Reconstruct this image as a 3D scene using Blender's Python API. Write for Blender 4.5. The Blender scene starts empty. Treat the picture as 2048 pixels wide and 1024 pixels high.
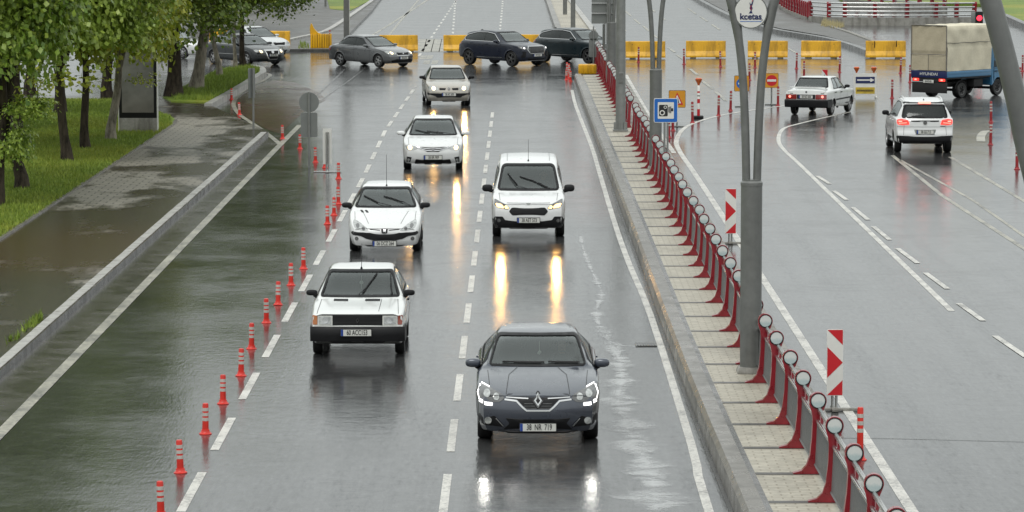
import bpy, bmesh, math, random
import numpy as np
from mathutils import Vector, Matrix
from mathutils.bvhtree import BVHTree
from mathutils.geometry import delaunay_2d_cdt

# ------------------------------------------------------------------ camera, sky, sun, exposure
scene = bpy.context.scene
C = scene.collection
CAM_H, FPX, VPU, VPV = 7.9, 7500.0, 1035.0, -206.0
PITCH = math.atan((512 - VPV) / FPX)
YAW = math.atan((VPU - 1024) / FPX * math.cos(PITCH))
cam_data = bpy.data.cameras.new('camera')
cam_data.sensor_width = 36.0
cam_data.lens = 36.0 * FPX / 2048.0
cam_data.clip_start, cam_data.clip_end = 1.0, 6000.0
cam = bpy.data.objects.new('camera', cam_data)
cam.location = (0, 0, CAM_H)
cam.rotation_euler = (math.pi / 2 - PITCH, 0, YAW)
C.objects.link(cam)
scene.camera = cam

SUN_EL, SUN_AZ = math.radians(58), math.radians(200)
world = bpy.data.worlds.new('World')
scene.world = world
world.use_nodes = True
wn, wl = world.node_tree.nodes, world.node_tree.links
wn.clear()
w_out = wn.new('ShaderNodeOutputWorld')
w_bg = wn.new('ShaderNodeBackground')
w_sky = wn.new('ShaderNodeTexSky')
w_sky.sky_type = 'NISHITA'
w_sky.sun_disc = False
w_sky.sun_elevation = SUN_EL
w_sky.sun_rotation = SUN_AZ
w_sky.dust_density = 4.0
w_hsv = wn.new('ShaderNodeHueSaturation')
w_hsv.inputs['Saturation'].default_value = 0.12
# cloud deck: even grey overcast with soft mottling
w_tc = wn.new('ShaderNodeTexCoord')
w_no = wn.new('ShaderNodeTexNoise')
w_no.inputs['Scale'].default_value = 2.2
w_no.inputs['Detail'].default_value = 5
w_cr = wn.new('ShaderNodeValToRGB')
w_cr.color_ramp.elements[0].position, w_cr.color_ramp.elements[0].color = 0.3, (7.25, 7.6, 7.6, 1)
w_cr.color_ramp.elements[1].position, w_cr.color_ramp.elements[1].color = 0.7, (9.4, 9.85, 9.85, 1)
w_mx = wn.new('ShaderNodeMix')
w_mx.data_type = 'RGBA'
w_mx.inputs['Factor'].default_value = 0.8
wl.new(w_tc.outputs['Generated'], w_no.inputs['Vector'])
wl.new(w_no.outputs['Fac'], w_cr.inputs['Fac'])
wl.new(w_sky.outputs['Color'], w_hsv.inputs['Color'])
wl.new(w_hsv.outputs['Color'], w_mx.inputs['A'])
wl.new(w_cr.outputs['Color'], w_mx.inputs['B'])
# the low sky is dimmer, as under a rain cloud (darkest at the horizon)
w_sep = wn.new('ShaderNodeSeparateXYZ')
w_el = wn.new('ShaderNodeValToRGB')
_e = w_el.color_ramp.elements
_e[0].position, _e[0].color = 0.0, (0.47, 0.48, 0.475, 1)
_e[1].position, _e[1].color = 1.0, (1.06, 1.07, 1.06, 1)
for _p, _v in ((0.03, 0.55), (0.06, 0.70), (0.095, 0.79), (0.145, 0.84), (0.40, 0.98)):
    _q = _e.new(_p)
    _q.color = (_v, _v * 1.01, _v, 1)
w_ml = wn.new('ShaderNodeMix')
w_ml.data_type, w_ml.blend_type = 'RGBA', 'MULTIPLY'
w_ml.inputs['Factor'].default_value = 1
wl.new(w_tc.outputs['Generated'], w_sep.inputs[0])
wl.new(w_sep.outputs['Z'], w_el.inputs['Fac'])
wl.new(w_mx.outputs['Result'], w_ml.inputs['A'])
wl.new(w_el.outputs['Color'], w_ml.inputs['B'])
wl.new(w_ml.outputs['Result'], w_bg.inputs['Color'])
w_bg.inputs['Strength'].default_value = 0.10
wl.new(w_bg.outputs['Background'], w_out.inputs['Surface'])

sun_d = bpy.data.lights.new('sun', 'SUN')
sun_d.energy = 0.7
sun_d.angle = math.radians(25)
sun_d.color = (1.0, 0.97, 0.93)
sun = bpy.data.objects.new('sun', sun_d)
sun.rotation_euler = (math.pi / 2 - SUN_EL, 0, math.pi - SUN_AZ)
sun.location = (0, 60, 60)
C.objects.link(sun)

scene.view_settings.view_transform = 'Standard'
scene.view_settings.look = 'None'
scene.view_settings.exposure = 0.45
scene.view_settings.gamma = 1.0
scene.view_settings.use_curve_mapping = False
scene.cycles.use_denoising = True
scene.cycles.max_bounces = 8
scene.cycles.transparent_max_bounces = 16
scene.cycles.sample_clamp_indirect = 6.0
scene.cycles.caustics_reflective = False
scene.cycles.caustics_refractive = False

random.seed(7)
RNG = np.random.default_rng(11)
R = math.radians


def P(u, v, z=0.0):
    """ground point of the place that was surveyed at photo position (u, v)"""
    dx, dy = (u - 1024) / FPX, (512 - v) / FPX
    d = Vector((dx, dy, -1.0))
    d = cam.rotation_euler.to_matrix() @ d
    t = (z - CAM_H) / d.z
    return Vector((d.x * t, d.y * t, z))


# ------------------------------------------------------------------ materials
MATS = {}


def nodes_of(m):
    return m.node_tree.nodes, m.node_tree.links


def mat(name, col, rough=0.5, metal=0.0, coat=0.0, noise=0.0, nscale=8.0, bump=0.0, bscale=40.0, emit=None, estr=0.0, spec=None):
    if name in MATS:
        return MATS[name]
    m = bpy.data.materials.new(name)
    m.use_nodes = True
    n, l = nodes_of(m)
    b = n['Principled BSDF']
    b.inputs['Base Color'].default_value = (*col, 1)
    b.inputs['Roughness'].default_value = rough
    b.inputs['Metallic'].default_value = metal
    b.inputs['Coat Weight'].default_value = coat
    b.inputs['Coat Roughness'].default_value = 0.06
    if spec is not None:
        b.inputs['Specular IOR Level'].default_value = spec
    if emit:
        b.inputs['Emission Color'].default_value = (*emit, 1)
        b.inputs['Emission Strength'].default_value = estr
    if noise > 0 or bump > 0:
        tc = n.new('ShaderNodeTexCoord')
    if noise > 0:
        no = n.new('ShaderNodeTexNoise')
        no.inputs['Scale'].default_value = nscale
        no.inputs['Detail'].default_value = 6
        no.inputs['Roughness'].default_value = 0.65
        mr = n.new('ShaderNodeMapRange')
        mr.inputs['From Min'].default_value, mr.inputs['From Max'].default_value = 0.3, 0.7
        mr.inputs['To Min'].default_value, mr.inputs['To Max'].default_value = 1 - noise, 1 + noise
        mx = n.new('ShaderNodeMix')
        mx.data_type = 'RGBA'
        mx.blend_type = 'MULTIPLY'
        mx.inputs['Factor'].default_value = 1
        mx.inputs['A'].default_value = (*col, 1)
        l.new(tc.outputs['Object'], no.inputs['Vector'])
        l.new(no.outputs['Fac'], mr.inputs['Value'])
        l.new(mr.outputs['Result'], mx.inputs['B'])
        l.new(mx.outputs['Result'], b.inputs['Base Color'])
        mr2 = n.new('ShaderNodeMapRange')
        mr2.inputs['From Min'].default_value, mr2.inputs['From Max'].default_value = 0.3, 0.7
        mr2.inputs['To Min'].default_value, mr2.inputs['To Max'].default_value = max(0.02, rough * 0.75), min(1, rough * 1.25)
        l.new(no.outputs['Fac'], mr2.inputs['Value'])
        l.new(mr2.outputs['Result'], b.inputs['Roughness'])
    if bump > 0:
        nb = n.new('ShaderNodeTexNoise')
        nb.inputs['Scale'].default_value = bscale
        nb.inputs['Detail'].default_value = 4
        bp = n.new('ShaderNodeBump')
        bp.inputs['Strength'].default_value = bump
        bp.inputs['Distance'].default_value = 0.02
        l.new(tc.outputs['Object'], nb.inputs['Vector'])
        l.new(nb.outputs['Fac'], bp.inputs['Height'])
        l.new(bp.outputs['Normal'], b.inputs['Normal'])
    MATS[name] = m
    return m


class NT:
    """small wrapper for writing node trees"""

    def __init__(self, name):
        self.m = bpy.data.materials.new(name)
        self.m.use_nodes = True
        self.n, self.l = nodes_of(self.m)
        self.b = self.n['Principled BSDF']
        self.tc = self.n.new('ShaderNodeTexCoord')
        MATS[name] = self.m

    def put(self, sock, v):
        if hasattr(v, 'is_output') or isinstance(v, bpy.types.NodeSocket):
            self.l.new(v, sock)
        elif isinstance(v, (tuple, list)) and sock.type == 'RGBA' and len(v) == 3:
            sock.default_value = (*v, 1)
        else:
            sock.default_value = v

    def mapping(self, scale=(1, 1, 1), loc=(0, 0, 0), vec=None):
        k = self.n.new('ShaderNodeMapping')
        k.inputs['Scale'].default_value = scale
        k.inputs['Location'].default_value = loc
        self.l.new(vec or self.tc.outputs['Object'], k.inputs['Vector'])
        return k.outputs['Vector']

    def noise(self, scale, detail=4, rough=0.6, vec=None, dist=0.0):
        k = self.n.new('ShaderNodeTexNoise')
        k.inputs['Scale'].default_value = scale
        k.inputs['Detail'].default_value = detail
        k.inputs['Roughness'].default_value = rough
        k.inputs['Distortion'].default_value = dist
        self.l.new(vec or self.tc.outputs['Object'], k.inputs['Vector'])
        return k.outputs['Fac']

    def rng(self, v, a, b, c=0.0, d=1.0, smooth=False):
        k = self.n.new('ShaderNodeMapRange')
        if smooth:
            k.interpolation_type = 'SMOOTHSTEP'
        self.put(k.inputs['Value'], v)
        for i, x in zip(('From Min', 'From Max', 'To Min', 'To Max'), (a, b, c, d)):
            k.inputs[i].default_value = x
        return k.outputs['Result']

    def math(self, op, a, b=0.0):
        k = self.n.new('ShaderNodeMath')
        k.operation = op
        self.put(k.inputs[0], a)
        self.put(k.inputs[1], b)
        return k.outputs[0]

    def mix(self, f, a, b, blend='MIX'):
        k = self.n.new('ShaderNodeMix')
        k.data_type = 'RGBA'
        k.blend_type = blend
        self.put(k.inputs['Factor'], f)
        self.put(k.inputs['A'], a)
        self.put(k.inputs['B'], b)
        return k.outputs['Result']

    def sep(self):
        k = self.n.new('ShaderNodeSeparateXYZ')
        self.l.new(self.tc.outputs['Object'], k.inputs[0])
        return k.outputs

    def bump(self, h, strength, dist=0.02, normal=None):
        k = self.n.new('ShaderNodeBump')
        k.inputs['Strength'].default_value = strength
        k.inputs['Distance'].default_value = dist
        self.put(k.inputs['Height'], h)
        if normal is not None:
            self.l.new(normal, k.inputs['Normal'])
        return k.outputs['Normal']

    def set(self, **kw):
        for k, v in kw.items():
            self.put(self.b.inputs[k.replace('_', ' ')], v)


def wet_road():
    t = NT('wet_asphalt')
    x, y, _ = t.sep()
    grain = t.noise(60, 3, 0.7)
    patch = t.noise(0.35, 6, 0.62)
    streak = t.noise(1.0, 5, 0.6, vec=t.mapping((1.6, 0.05, 1)))
    fine = t.noise(2.3, 5, 0.65)
    col = t.mix(t.rng(patch, 0.35, 0.65), (0.020, 0.021, 0.023), (0.040, 0.041, 0.042))
    col = t.mix(t.rng(streak, 0.35, 0.7, 0, 0.6), col, (0.055, 0.055, 0.054))
    col = t.mix(t.rng(grain, 0.3, 0.75, 0, 0.45), col, (0.085, 0.083, 0.080))
    # reddish tint mixed in beside the median and in the junction mouth
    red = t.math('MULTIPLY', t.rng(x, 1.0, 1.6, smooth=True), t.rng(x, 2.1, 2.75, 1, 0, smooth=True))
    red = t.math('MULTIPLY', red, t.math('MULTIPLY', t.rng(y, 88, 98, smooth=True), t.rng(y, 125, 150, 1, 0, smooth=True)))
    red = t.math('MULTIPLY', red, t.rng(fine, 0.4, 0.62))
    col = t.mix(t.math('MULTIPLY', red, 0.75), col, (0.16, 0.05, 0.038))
    pud = t.math('ADD', t.math('MULTIPLY', patch, 0.6), t.math('MULTIPLY', fine, 0.4))
    ro = t.rng(pud, 0.36, 0.62, 0.055, 0.185)
    h1 = t.noise(1.0, 2, 0.6, vec=t.mapping((26, 3.2, 1)))
    h2 = t.noise(1.1, 3, 0.55, vec=t.mapping((1, 0.6, 1)))
    spl = t.noise(1.0, 4, 0.75, vec=t.mapping((13, 1.9, 1)))
    col = t.mix(t.rng(spl, 0.58, 0.74, 0, 0.30), col, (0.20, 0.20, 0.20))
    nrm = t.bump(h2, 0.06, 0.02)
    h3 = t.noise(3.6, 5, 0.62)
    nrm = t.bump(h3, 0.7, 0.005, nrm)
    nrm = t.bump(spl, 0.25, 0.006, nrm)
    nrm = t.bump(h1, 0.30, 0.006, nrm)
    sp = t.math('ADD', t.math('MULTIPLY', streak, 0.26), t.math('ADD', t.math('MULTIPLY', patch, 0.20), t.math('ADD', t.math('MULTIPLY', fine, 0.22), t.math('MULTIPLY', spl, 0.32))))
    t.set(Base_Color=col, Roughness=ro, Normal=nrm)
    t.put(t.b.inputs['Specular IOR Level'], t.rng(sp, 0.40, 0.59, 0.12, 0.74))
    t.b.inputs['IOR'].default_value = 1.42
    return t.m


def paint_mat():
    t = NT('road_paint')
    w = t.noise(14, 6, 0.75)
    w2 = t.noise(1.2, 4, 0.6)
    f = t.math('ADD', t.math('MULTIPLY', w, 0.65), t.math('MULTIPLY', w2, 0.35))
    col = t.mix(t.rng(f, 0.40, 0.53), (0.16, 0.155, 0.145), (0.62, 0.60, 0.55))
    t.set(Base_Color=col, Roughness=t.rng(w, 0.3, 0.7, 0.25, 0.5), Normal=t.bump(w, 0.3, 0.006))
    return t.m


def old_paint_mat():
    t = NT('worn_road_paint')
    w = t.noise(10, 6, 0.75)
    w2 = t.noise(0.8, 4, 0.6)
    f = t.math('ADD', t.math('MULTIPLY', w, 0.6), t.math('MULTIPLY', w2, 0.4))
    col = t.mix(t.rng(f, 0.42, 0.56), (0.10, 0.098, 0.09), (0.40, 0.38, 0.31))
    t.set(Base_Color=col, Roughness=t.rng(w, 0.3, 0.7, 0.25, 0.5), Normal=t.bump(w, 0.3, 0.006))
    return t.m


def paver_mat(name, c1, c2, mortar, sx, sy, wet, msize=0.012, offset=0.5, brown=None):
    t = NT(name)
    k = t.n.new('ShaderNodeTexBrick')
    k.inputs['Scale'].default_value = 1.0
    k.inputs['Brick Width'].default_value = sx
    k.inputs['Row Height'].default_value = sy
    k.inputs['Mortar Size'].default_value = msize
    k.inputs['Color1'].default_value = (*c1, 1)
    k.inputs['Color2'].default_value = (*c2, 1)
    k.inputs['Mortar'].default_value = (*mortar, 1)
    k.inputs['Bias'].default_value = 0.0
    k.offset = offset
    t.l.new(t.tc.outputs['Object'], k.inputs['Vector'])
    pud = t.noise(0.42, 6, 0.66, vec=t.mapping((1.0, 0.5, 1)))
    fine = t.noise(7, 5, 0.7)
    col = t.mix(t.rng(fine, 0.3, 0.7, 0, 0.7), k.outputs['Color'], (0.55, 0.55, 0.55), 'MULTIPLY')
    xx, yy, _ = t.sep()
    if brown:
        dry = t.math('MULTIPLY', t.rng(yy, 90, 97, smooth=True), t.rng(yy, 128, 140, 1, 0, smooth=True))
        dry = t.math('MULTIPLY', dry, t.rng(xx, -10.4, -9.2, 1, 0.25, smooth=True))
        pud = t.math('SUBTRACT', t.math('ADD', pud, 0.16), t.math('MULTIPLY', dry, 0.20))
    dark = t.rng(pud, 0.48, 0.56)
    col = t.mix(t.math('MULTIPLY', dark, wet), col, (0.19, 0.165, 0.135), 'MULTIPLY')
    if brown:
        x, y, _ = t.sep()
        bm_ = t.math('MULTIPLY', t.rng(y, brown[0], brown[0] + 6, smooth=True), t.rng(y, brown[1] - 8, brown[1], 1, 0, smooth=True))
        bm_ = t.math('MULTIPLY', bm_, t.rng(fine, 0.25, 0.6))
        col = t.mix(t.math('MULTIPLY', bm_, 0.7), col, (0.075, 0.040, 0.016))
    t.set(Base_Color=col, Roughness=t.rng(pud, 0.46, 0.60, 0.55, 0.55 - 0.31 * wet), Normal=t.bump(k.outputs['Fac'], 0.6, -0.008))
    return t.m


def grass_mat(name, tip):
    t = NT(name)
    big = t.noise(0.30, 5, 0.6)
    fine = t.noise(9, 6, 0.75)
    flow = t.noise(0.22, 5, 0.62, vec=t.mapping((0.7, 0.45, 1), (3, 5, 0)))
    c = t.mix(t.rng(big, 0.3, 0.7), (0.13, 0.215, 0.022), (0.23, 0.31, 0.034))
    c = t.mix(t.rng(fine, 0.35, 0.7, 0, 0.7), c, (0.03, 0.05, 0.010))
    y = t.math('MULTIPLY', t.rng(flow, 0.50, 0.62), t.rng(fine, 0.40, 0.62))
    c = t.mix(t.math('MULTIPLY', y, 0.75), c, (0.42, 0.34, 0.04))
    if tip:
        g = t.n.new('ShaderNodeNewGeometry')
        c = t.mix(0.55, c, t.mix(g.outputs['Random Per Island'], (0.08, 0.155, 0.016), (0.37, 0.46, 0.07)))
    t.set(Base_Color=c, Roughness=0.6, Normal=t.bump(fine, 0.8, 0.05))
    t.b.inputs['Specular IOR Level'].default_value = 0.3
    return t.m


def leaf_mat(name, ca, cb, cc):
    t = NT(name)
    g = t.n.new('ShaderNodeNewGeometry')
    k = t.n.new('ShaderNodeValToRGB')
    e = k.color_ramp.elements
    e[0].position, e[0].color = 0.0, (*ca, 1)
    e[1].position, e[1].color = 1.0, (*cc, 1)
    m_ = e.new(0.55)
    m_.color = (*cb, 1)
    t.l.new(g.outputs['Random Per Island'], k.inputs['Fac'])
    big = t.noise(0.9, 3, 0.5)
    col = t.mix(t.rng(big, 0.35, 0.68, 0, 0.6), k.outputs['Color'], cc)
    t.set(Base_Color=col, Roughness=0.38)
    tr = t.n.new('ShaderNodeBsdfTranslucent')
    t.l.new(col, tr.inputs['Color'])
    ms = t.n.new('ShaderNodeMixShader')
    ms.inputs[0].default_value = 0.35
    t.l.new(t.b.outputs[0], ms.inputs[1])
    t.l.new(tr.outputs[0], ms.inputs[2])
    t.l.new(ms.outputs[0], t.n['Material Output'].inputs['Surface'])
    return t.m


def bark_mat(name, c1, c2):
    t = NT(name)
    a = t.noise(9, 6, 0.7, vec=t.mapping((1, 1, 0.25)))
    b_ = t.noise(2.2, 4, 0.6)
    c = t.mix(t.rng(a, 0.36, 0.62), c1, c2)
    c = t.mix(t.rng(b_, 0.45, 0.7, 0, 0.6), c, (c2[0] * 1.2, c2[1] * 1.2, c2[2] * 1.15))
    t.set(Base_Color=c, Roughness=0.8, Normal=t.bump(a, 0.9, 0.03))
    t.b.inputs['Specular IOR Level'].default_value = 0.15
    return t.m


def concrete_mat(name, c1, c2, rough=0.55, streak=True):
    t = NT(name)
    a = t.noise(1.6, 6, 0.7)
    f = t.noise(25, 4, 0.7)
    s = t.noise(3.5, 5, 0.65, vec=t.mapping((1, 1, 0.15)))
    c = t.mix(t.rng(a, 0.35, 0.65), c1, c2)
    c = t.mix(t.rng(f, 0.35, 0.7, 0, 0.4), c, (0.6, 0.6, 0.58), 'MULTIPLY')
    if streak:
        c = t.mix(t.rng(s, 0.48, 0.66, 0, 0.6), c, (0.35, 0.33, 0.30), 'MULTIPLY')
    t.set(Base_Color=c, Roughness=t.rng(a, 0.35, 0.65, rough * 0.6, rough * 1.2), Normal=t.bump(f, 0.3, 0.01))
    return t.m


def glass_mat(name, tint, boost=1.0, film=0.02):
    m = bpy.data.materials.new(name)
    m.use_nodes = True
    n, l = nodes_of(m)
    n.clear()
    o = n.new('ShaderNodeOutputMaterial')
    tr = n.new('ShaderNodeBsdfTransparent')
    tr.inputs['Color'].default_value = (*tint, 1)
    gl = n.new('ShaderNodeBsdfGlossy')
    gl.inputs['Roughness'].default_value = 0.05
    gl.inputs['Color'].default_value = (0.9, 0.95, 0.95, 1)
    tc = n.new('ShaderNodeTexCoord')
    no = n.new('ShaderNodeTexNoise')
    no.inputs['Scale'].default_value = 45
    no.inputs['Detail'].default_value = 2
    bp = n.new('ShaderNodeBump')
    bp.inputs['Strength'].default_value = 0.25
    bp.inputs['Distance'].default_value = 0.004
    l.new(tc.outputs['Object'], no.inputs['Vector'])
    l.new(no.outputs['Fac'], bp.inputs['Height'])
    l.new(bp.outputs['Normal'], gl.inputs['Normal'])
    fr = n.new('ShaderNodeFresnel')
    fr.inputs['IOR'].default_value = 1.5
    mu = n.new('ShaderNodeMath')
    mu.operation = 'MULTIPLY'
    mu.use_clamp = True
    mu.inputs[1].default_value = boost
    ms = n.new('ShaderNodeMixShader')
    l.new(fr.outputs[0], mu.inputs[0])
    l.new(mu.outputs[0], ms.inputs[0])
    l.new(tr.outputs[0], ms.inputs[1])
    l.new(gl.outputs[0], ms.inputs[2])
    df = n.new('ShaderNodeBsdfDiffuse')
    df.inputs['Color'].default_value = (0.42, 0.46, 0.44, 1)
    m2 = n.new('ShaderNodeMixShader')
    m2.inputs[0].default_value = film
    l.new(ms.outputs[0], m2.inputs[1])
    l.new(df.outputs[0], m2.inputs[2])
    l.new(m2.outputs[0], o.inputs['Surface'])
    MATS[name] = m
    return m


def car_paint(name, col, metal=0.0, rough=0.28, dirt=0.25, coat=1.0):
    t = NT(name)
    x, y, z = t.sep()
    a = t.noise(5, 5, 0.7)
    drops = t.noise(70, 3, 0.6)
    low = t.rng(z, 0.15, 0.75, 1, 0)
    f = t.math('MULTIPLY', t.math('MULTIPLY', low, t.rng(a, 0.3, 0.65)), dirt)
    c = t.mix(f, col, (0.10, 0.09, 0.075))
    t.set(Base_Color=c, Metallic=metal, Roughness=t.rng(a, 0.3, 0.7, rough * 0.8, rough * 1.25),
          Coat_Normal=t.bump(drops, 0.10, 0.003))
    t.b.inputs['Coat Weight'].default_value = coat
    t.b.inputs['Coat Roughness'].default_value = 0.08
    return t.m


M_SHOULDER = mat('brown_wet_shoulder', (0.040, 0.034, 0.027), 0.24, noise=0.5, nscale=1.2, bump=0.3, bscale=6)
M_KERB_S = concrete_mat('stained_shaded_kerb_side', (0.15, 0.122, 0.092), (0.075, 0.06, 0.044), 0.6)  # brown stain, with the shade of the side face put into the colour
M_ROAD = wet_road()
M_PAINT = paint_mat()
M_PAINT_OLD = old_paint_mat()
M_SIDEWALK = paver_mat('wet_sidewalk_pavers', (0.30, 0.275, 0.225), (0.25, 0.23, 0.19), (0.09, 0.085, 0.07), 0.42, 0.42, 0.95, 0.02, brown=(74, 92))
M_MEDIAN = paver_mat('cream_median_pavers', (0.55, 0.51, 0.42), (0.47, 0.435, 0.355), (0.36, 0.32, 0.25), 0.26, 0.14, 0.25, 0.012)
M_FARWALK = paver_mat('grey_far_pavers', (0.16, 0.155, 0.145), (0.13, 0.125, 0.115), (0.07, 0.065, 0.06), 0.4, 0.2, 0.7, 0.015)
M_GRASS = grass_mat('lawn_soil_grass', False)
M_BLADE = grass_mat('grass_blades', True)
M_LEAF = leaf_mat('plane_tree_leaf', (0.055, 0.125, 0.014), (0.16, 0.28, 0.028), (0.42, 0.51, 0.10))
M_LEAF_Y = leaf_mat('young_yellow_leaf', (0.11, 0.17, 0.016), (0.26, 0.33, 0.028), (0.50, 0.50, 0.07))
M_LEAF_D = leaf_mat('dark_tree_leaf', (0.048, 0.095, 0.014), (0.115, 0.19, 0.020), (0.29, 0.36, 0.06))
M_BARK = bark_mat('grey_brown_bark', (0.014, 0.011, 0.008), (0.062, 0.049, 0.036))
M_BARK_P = bark_mat('pale_plane_bark', (0.09, 0.078, 0.06), (0.30, 0.27, 0.22))
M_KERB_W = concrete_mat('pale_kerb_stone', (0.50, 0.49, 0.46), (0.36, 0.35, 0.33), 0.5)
M_KERB_G = concrete_mat('grey_median_kerb', (0.24, 0.225, 0.20), (0.15, 0.14, 0.125), 0.35)
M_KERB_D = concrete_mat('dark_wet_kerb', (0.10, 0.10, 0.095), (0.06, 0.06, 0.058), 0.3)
M_WALL = concrete_mat('stained_concrete', (0.34, 0.33, 0.30), (0.22, 0.21, 0.19), 0.7)
M_MORTAR = concrete_mat('mortar_strip', (0.20, 0.205, 0.205), (0.10, 0.098, 0.09), 0.3)
M_STRIPE = mat('dark_paver_row', (0.060, 0.055, 0.048), 0.35, noise=0.4, nscale=10)
M_GUTTER = mat('dark_gutter', (0.03, 0.028, 0.026), 0.25, noise=0.4, nscale=3)
M_GALV = mat('galvanised_steel', (0.23, 0.235, 0.225), 0.42, metal=0.35, noise=0.16, nscale=5)
M_GALV_D = mat('grey_painted_steel', (0.155, 0.158, 0.15), 0.42, metal=0.2, noise=0.18, nscale=4)
M_CHROME = mat('polished_tube', (0.55, 0.55, 0.54), 0.22, metal=0.9, noise=0.08)
M_BALUSTER = mat('grey_baluster', (0.17, 0.175, 0.175), 0.45, metal=0.3, noise=0.15)
M_RED = mat('railing_red', (0.24, 0.007, 0.016), 0.32, coat=0.4, noise=0.18, nscale=6)
M_RED_DEL = mat('delineator_red', (0.62, 0.030, 0.018), 0.35, noise=0.15, nscale=10)
M_RED_OLD = mat('faded_delineator_red', (0.30, 0.018, 0.022), 0.4, noise=0.25, nscale=9)
M_BAND = mat('reflective_band', (0.50, 0.48, 0.44), 0.35, noise=0.12)
M_WHITE_SIGN = mat('sign_white', (0.70, 0.69, 0.65), 0.35, noise=0.06, nscale=3)
M_RED_SIGN = mat('sign_red', (0.52, 0.012, 0.020), 0.35, noise=0.06, nscale=3)
M_BLUE_SIGN = mat('sign_blue', (0.012, 0.125, 0.46), 0.35, noise=0.06, nscale=3)
M_NAVY_SIGN = mat('sign_navy', (0.010, 0.018, 0.085), 0.4)
M_YEL_SIGN = mat('sign_amber', (0.62, 0.27, 0.015), 0.4, noise=0.06, nscale=3)
M_YEL_DIRTY = mat('dirty_yellow_panel', (0.50, 0.35, 0.035), 0.5, noise=0.25, nscale=6)
M_BLACK_SIGN = mat('sign_black', (0.012, 0.012, 0.013), 0.4)
M_SIGN_BACK = mat('sign_back_grey', (0.205, 0.215, 0.205), 0.42, metal=0.3, noise=0.1, nscale=3)
M_YELLOW = concrete_mat('yellow_barrier_paint', (0.80, 0.43, 0.006), (0.70, 0.36, 0.006), 0.5)
M_RUBBER = mat('tyre_rubber', (0.014, 0.014, 0.014), 0.55, noise=0.2)
M_BLACKP = mat('black_plastic', (0.010, 0.010, 0.011), 0.5, noise=0.15, spec=0.25)
M_DRY = mat('dry_straw', (0.42, 0.36, 0.19), 0.8, noise=0.3)
M_INTERIOR = mat('dark_cabin', (0.022, 0.022, 0.023), 0.8)
M_SEAT = mat('seat_cloth', (0.042, 0.042, 0.044), 0.85)
M_RIM = mat('alloy_rim', (0.42, 0.42, 0.42), 0.3, metal=0.7, noise=0.1)
M_RIM_D = mat('dark_alloy_rim', (0.12, 0.12, 0.12), 0.35, metal=0.6)
M_TRIM = mat('chrome_trim', (0.62, 0.62, 0.62), 0.15, metal=0.95)
M_SEAM = mat('panel_gap', (0.02, 0.02, 0.02), 0.7)
M_LAMP = mat('clear_lamp_glass', (0.42, 0.43, 0.42), 0.12, metal=0.35, coat=1.0, noise=0.5, nscale=14)
M_LAMP_DK = mat('dark_lamp_glass', (0.10, 0.10, 0.10), 0.12, coat=1.0, noise=0.4, nscale=14)
M_LAMP_Y = mat('lit_dipped_lamp', (0.8, 0.6, 0.3), 0.2, emit=(1.0, 0.64, 0.24), estr=1.8)
M_LAMP_W = mat('lit_headlamp', (0.8, 0.75, 0.6), 0.2, emit=(1.0, 0.74, 0.40), estr=1.7)
M_DRL = mat('lit_running_light', (0.9, 0.9, 0.9), 0.2, emit=(1.0, 0.98, 0.95), estr=1.9)
M_AMBER = mat('amber_lens', (0.40, 0.115, 0.010), 0.18, coat=1.0)
M_AMBER_R = mat('red_amber_lens', (0.24, 0.032, 0.010), 0.18, coat=1.0)
M_TAIL = mat('red_tail_lens', (0.22, 0.010, 0.010), 0.18, coat=1.0)
M_TAIL_ON = mat('lit_tail_lens', (0.6, 0.02, 0.02), 0.2, emit=(1.0, 0.055, 0.035), estr=1.1)
M_TAIL_HOT = mat('hot_tail_lamp', (0.7, 0.1, 0.08), 0.2, emit=(1.0, 0.20, 0.15), estr=2.2)
M_SIGNAL_RED = mat('signal_red_lit', (0.8, 0.02, 0.02), 0.2, emit=(1.0, 0.03, 0.06), estr=2.0)
M_BEACON = mat('orange_beacon', (0.55, 0.10, 0.012), 0.2, coat=0.8)
M_PLATE = mat('number_plate', (0.62, 0.62, 0.58), 0.35, noise=0.08)
M_PLATE_B = mat('plate_blue_band', (0.012, 0.05, 0.26), 0.35)
M_INK = mat('plate_ink', (0.012, 0.012, 0.012), 0.5)
M_TARP = concrete_mat('canvas_tarpaulin', (0.74, 0.68, 0.52), (0.64, 0.585, 0.45), 0.8, streak=False)
M_TARP_D = concrete_mat('canvas_rear_flap', (0.52, 0.455, 0.325), (0.44, 0.385, 0.275), 0.8, streak=False)
M_GLASS = glass_mat('tinted_windscreen', (0.46, 0.53, 0.50), 1.7, 0.07)
M_GLASS_D = glass_mat('dark_side_glass', (0.10, 0.11, 0.11), 1.0)
M_SKIN = mat('skin', (0.42, 0.24, 0.17), 0.5)
M_SHIRT = mat('dark_shirt', (0.04, 0.045, 0.06), 0.8)
M_HAIR = mat('black_hair', (0.012, 0.010, 0.009), 0.6)

# ------------------------------------------------------------------ mesh helpers


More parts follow.
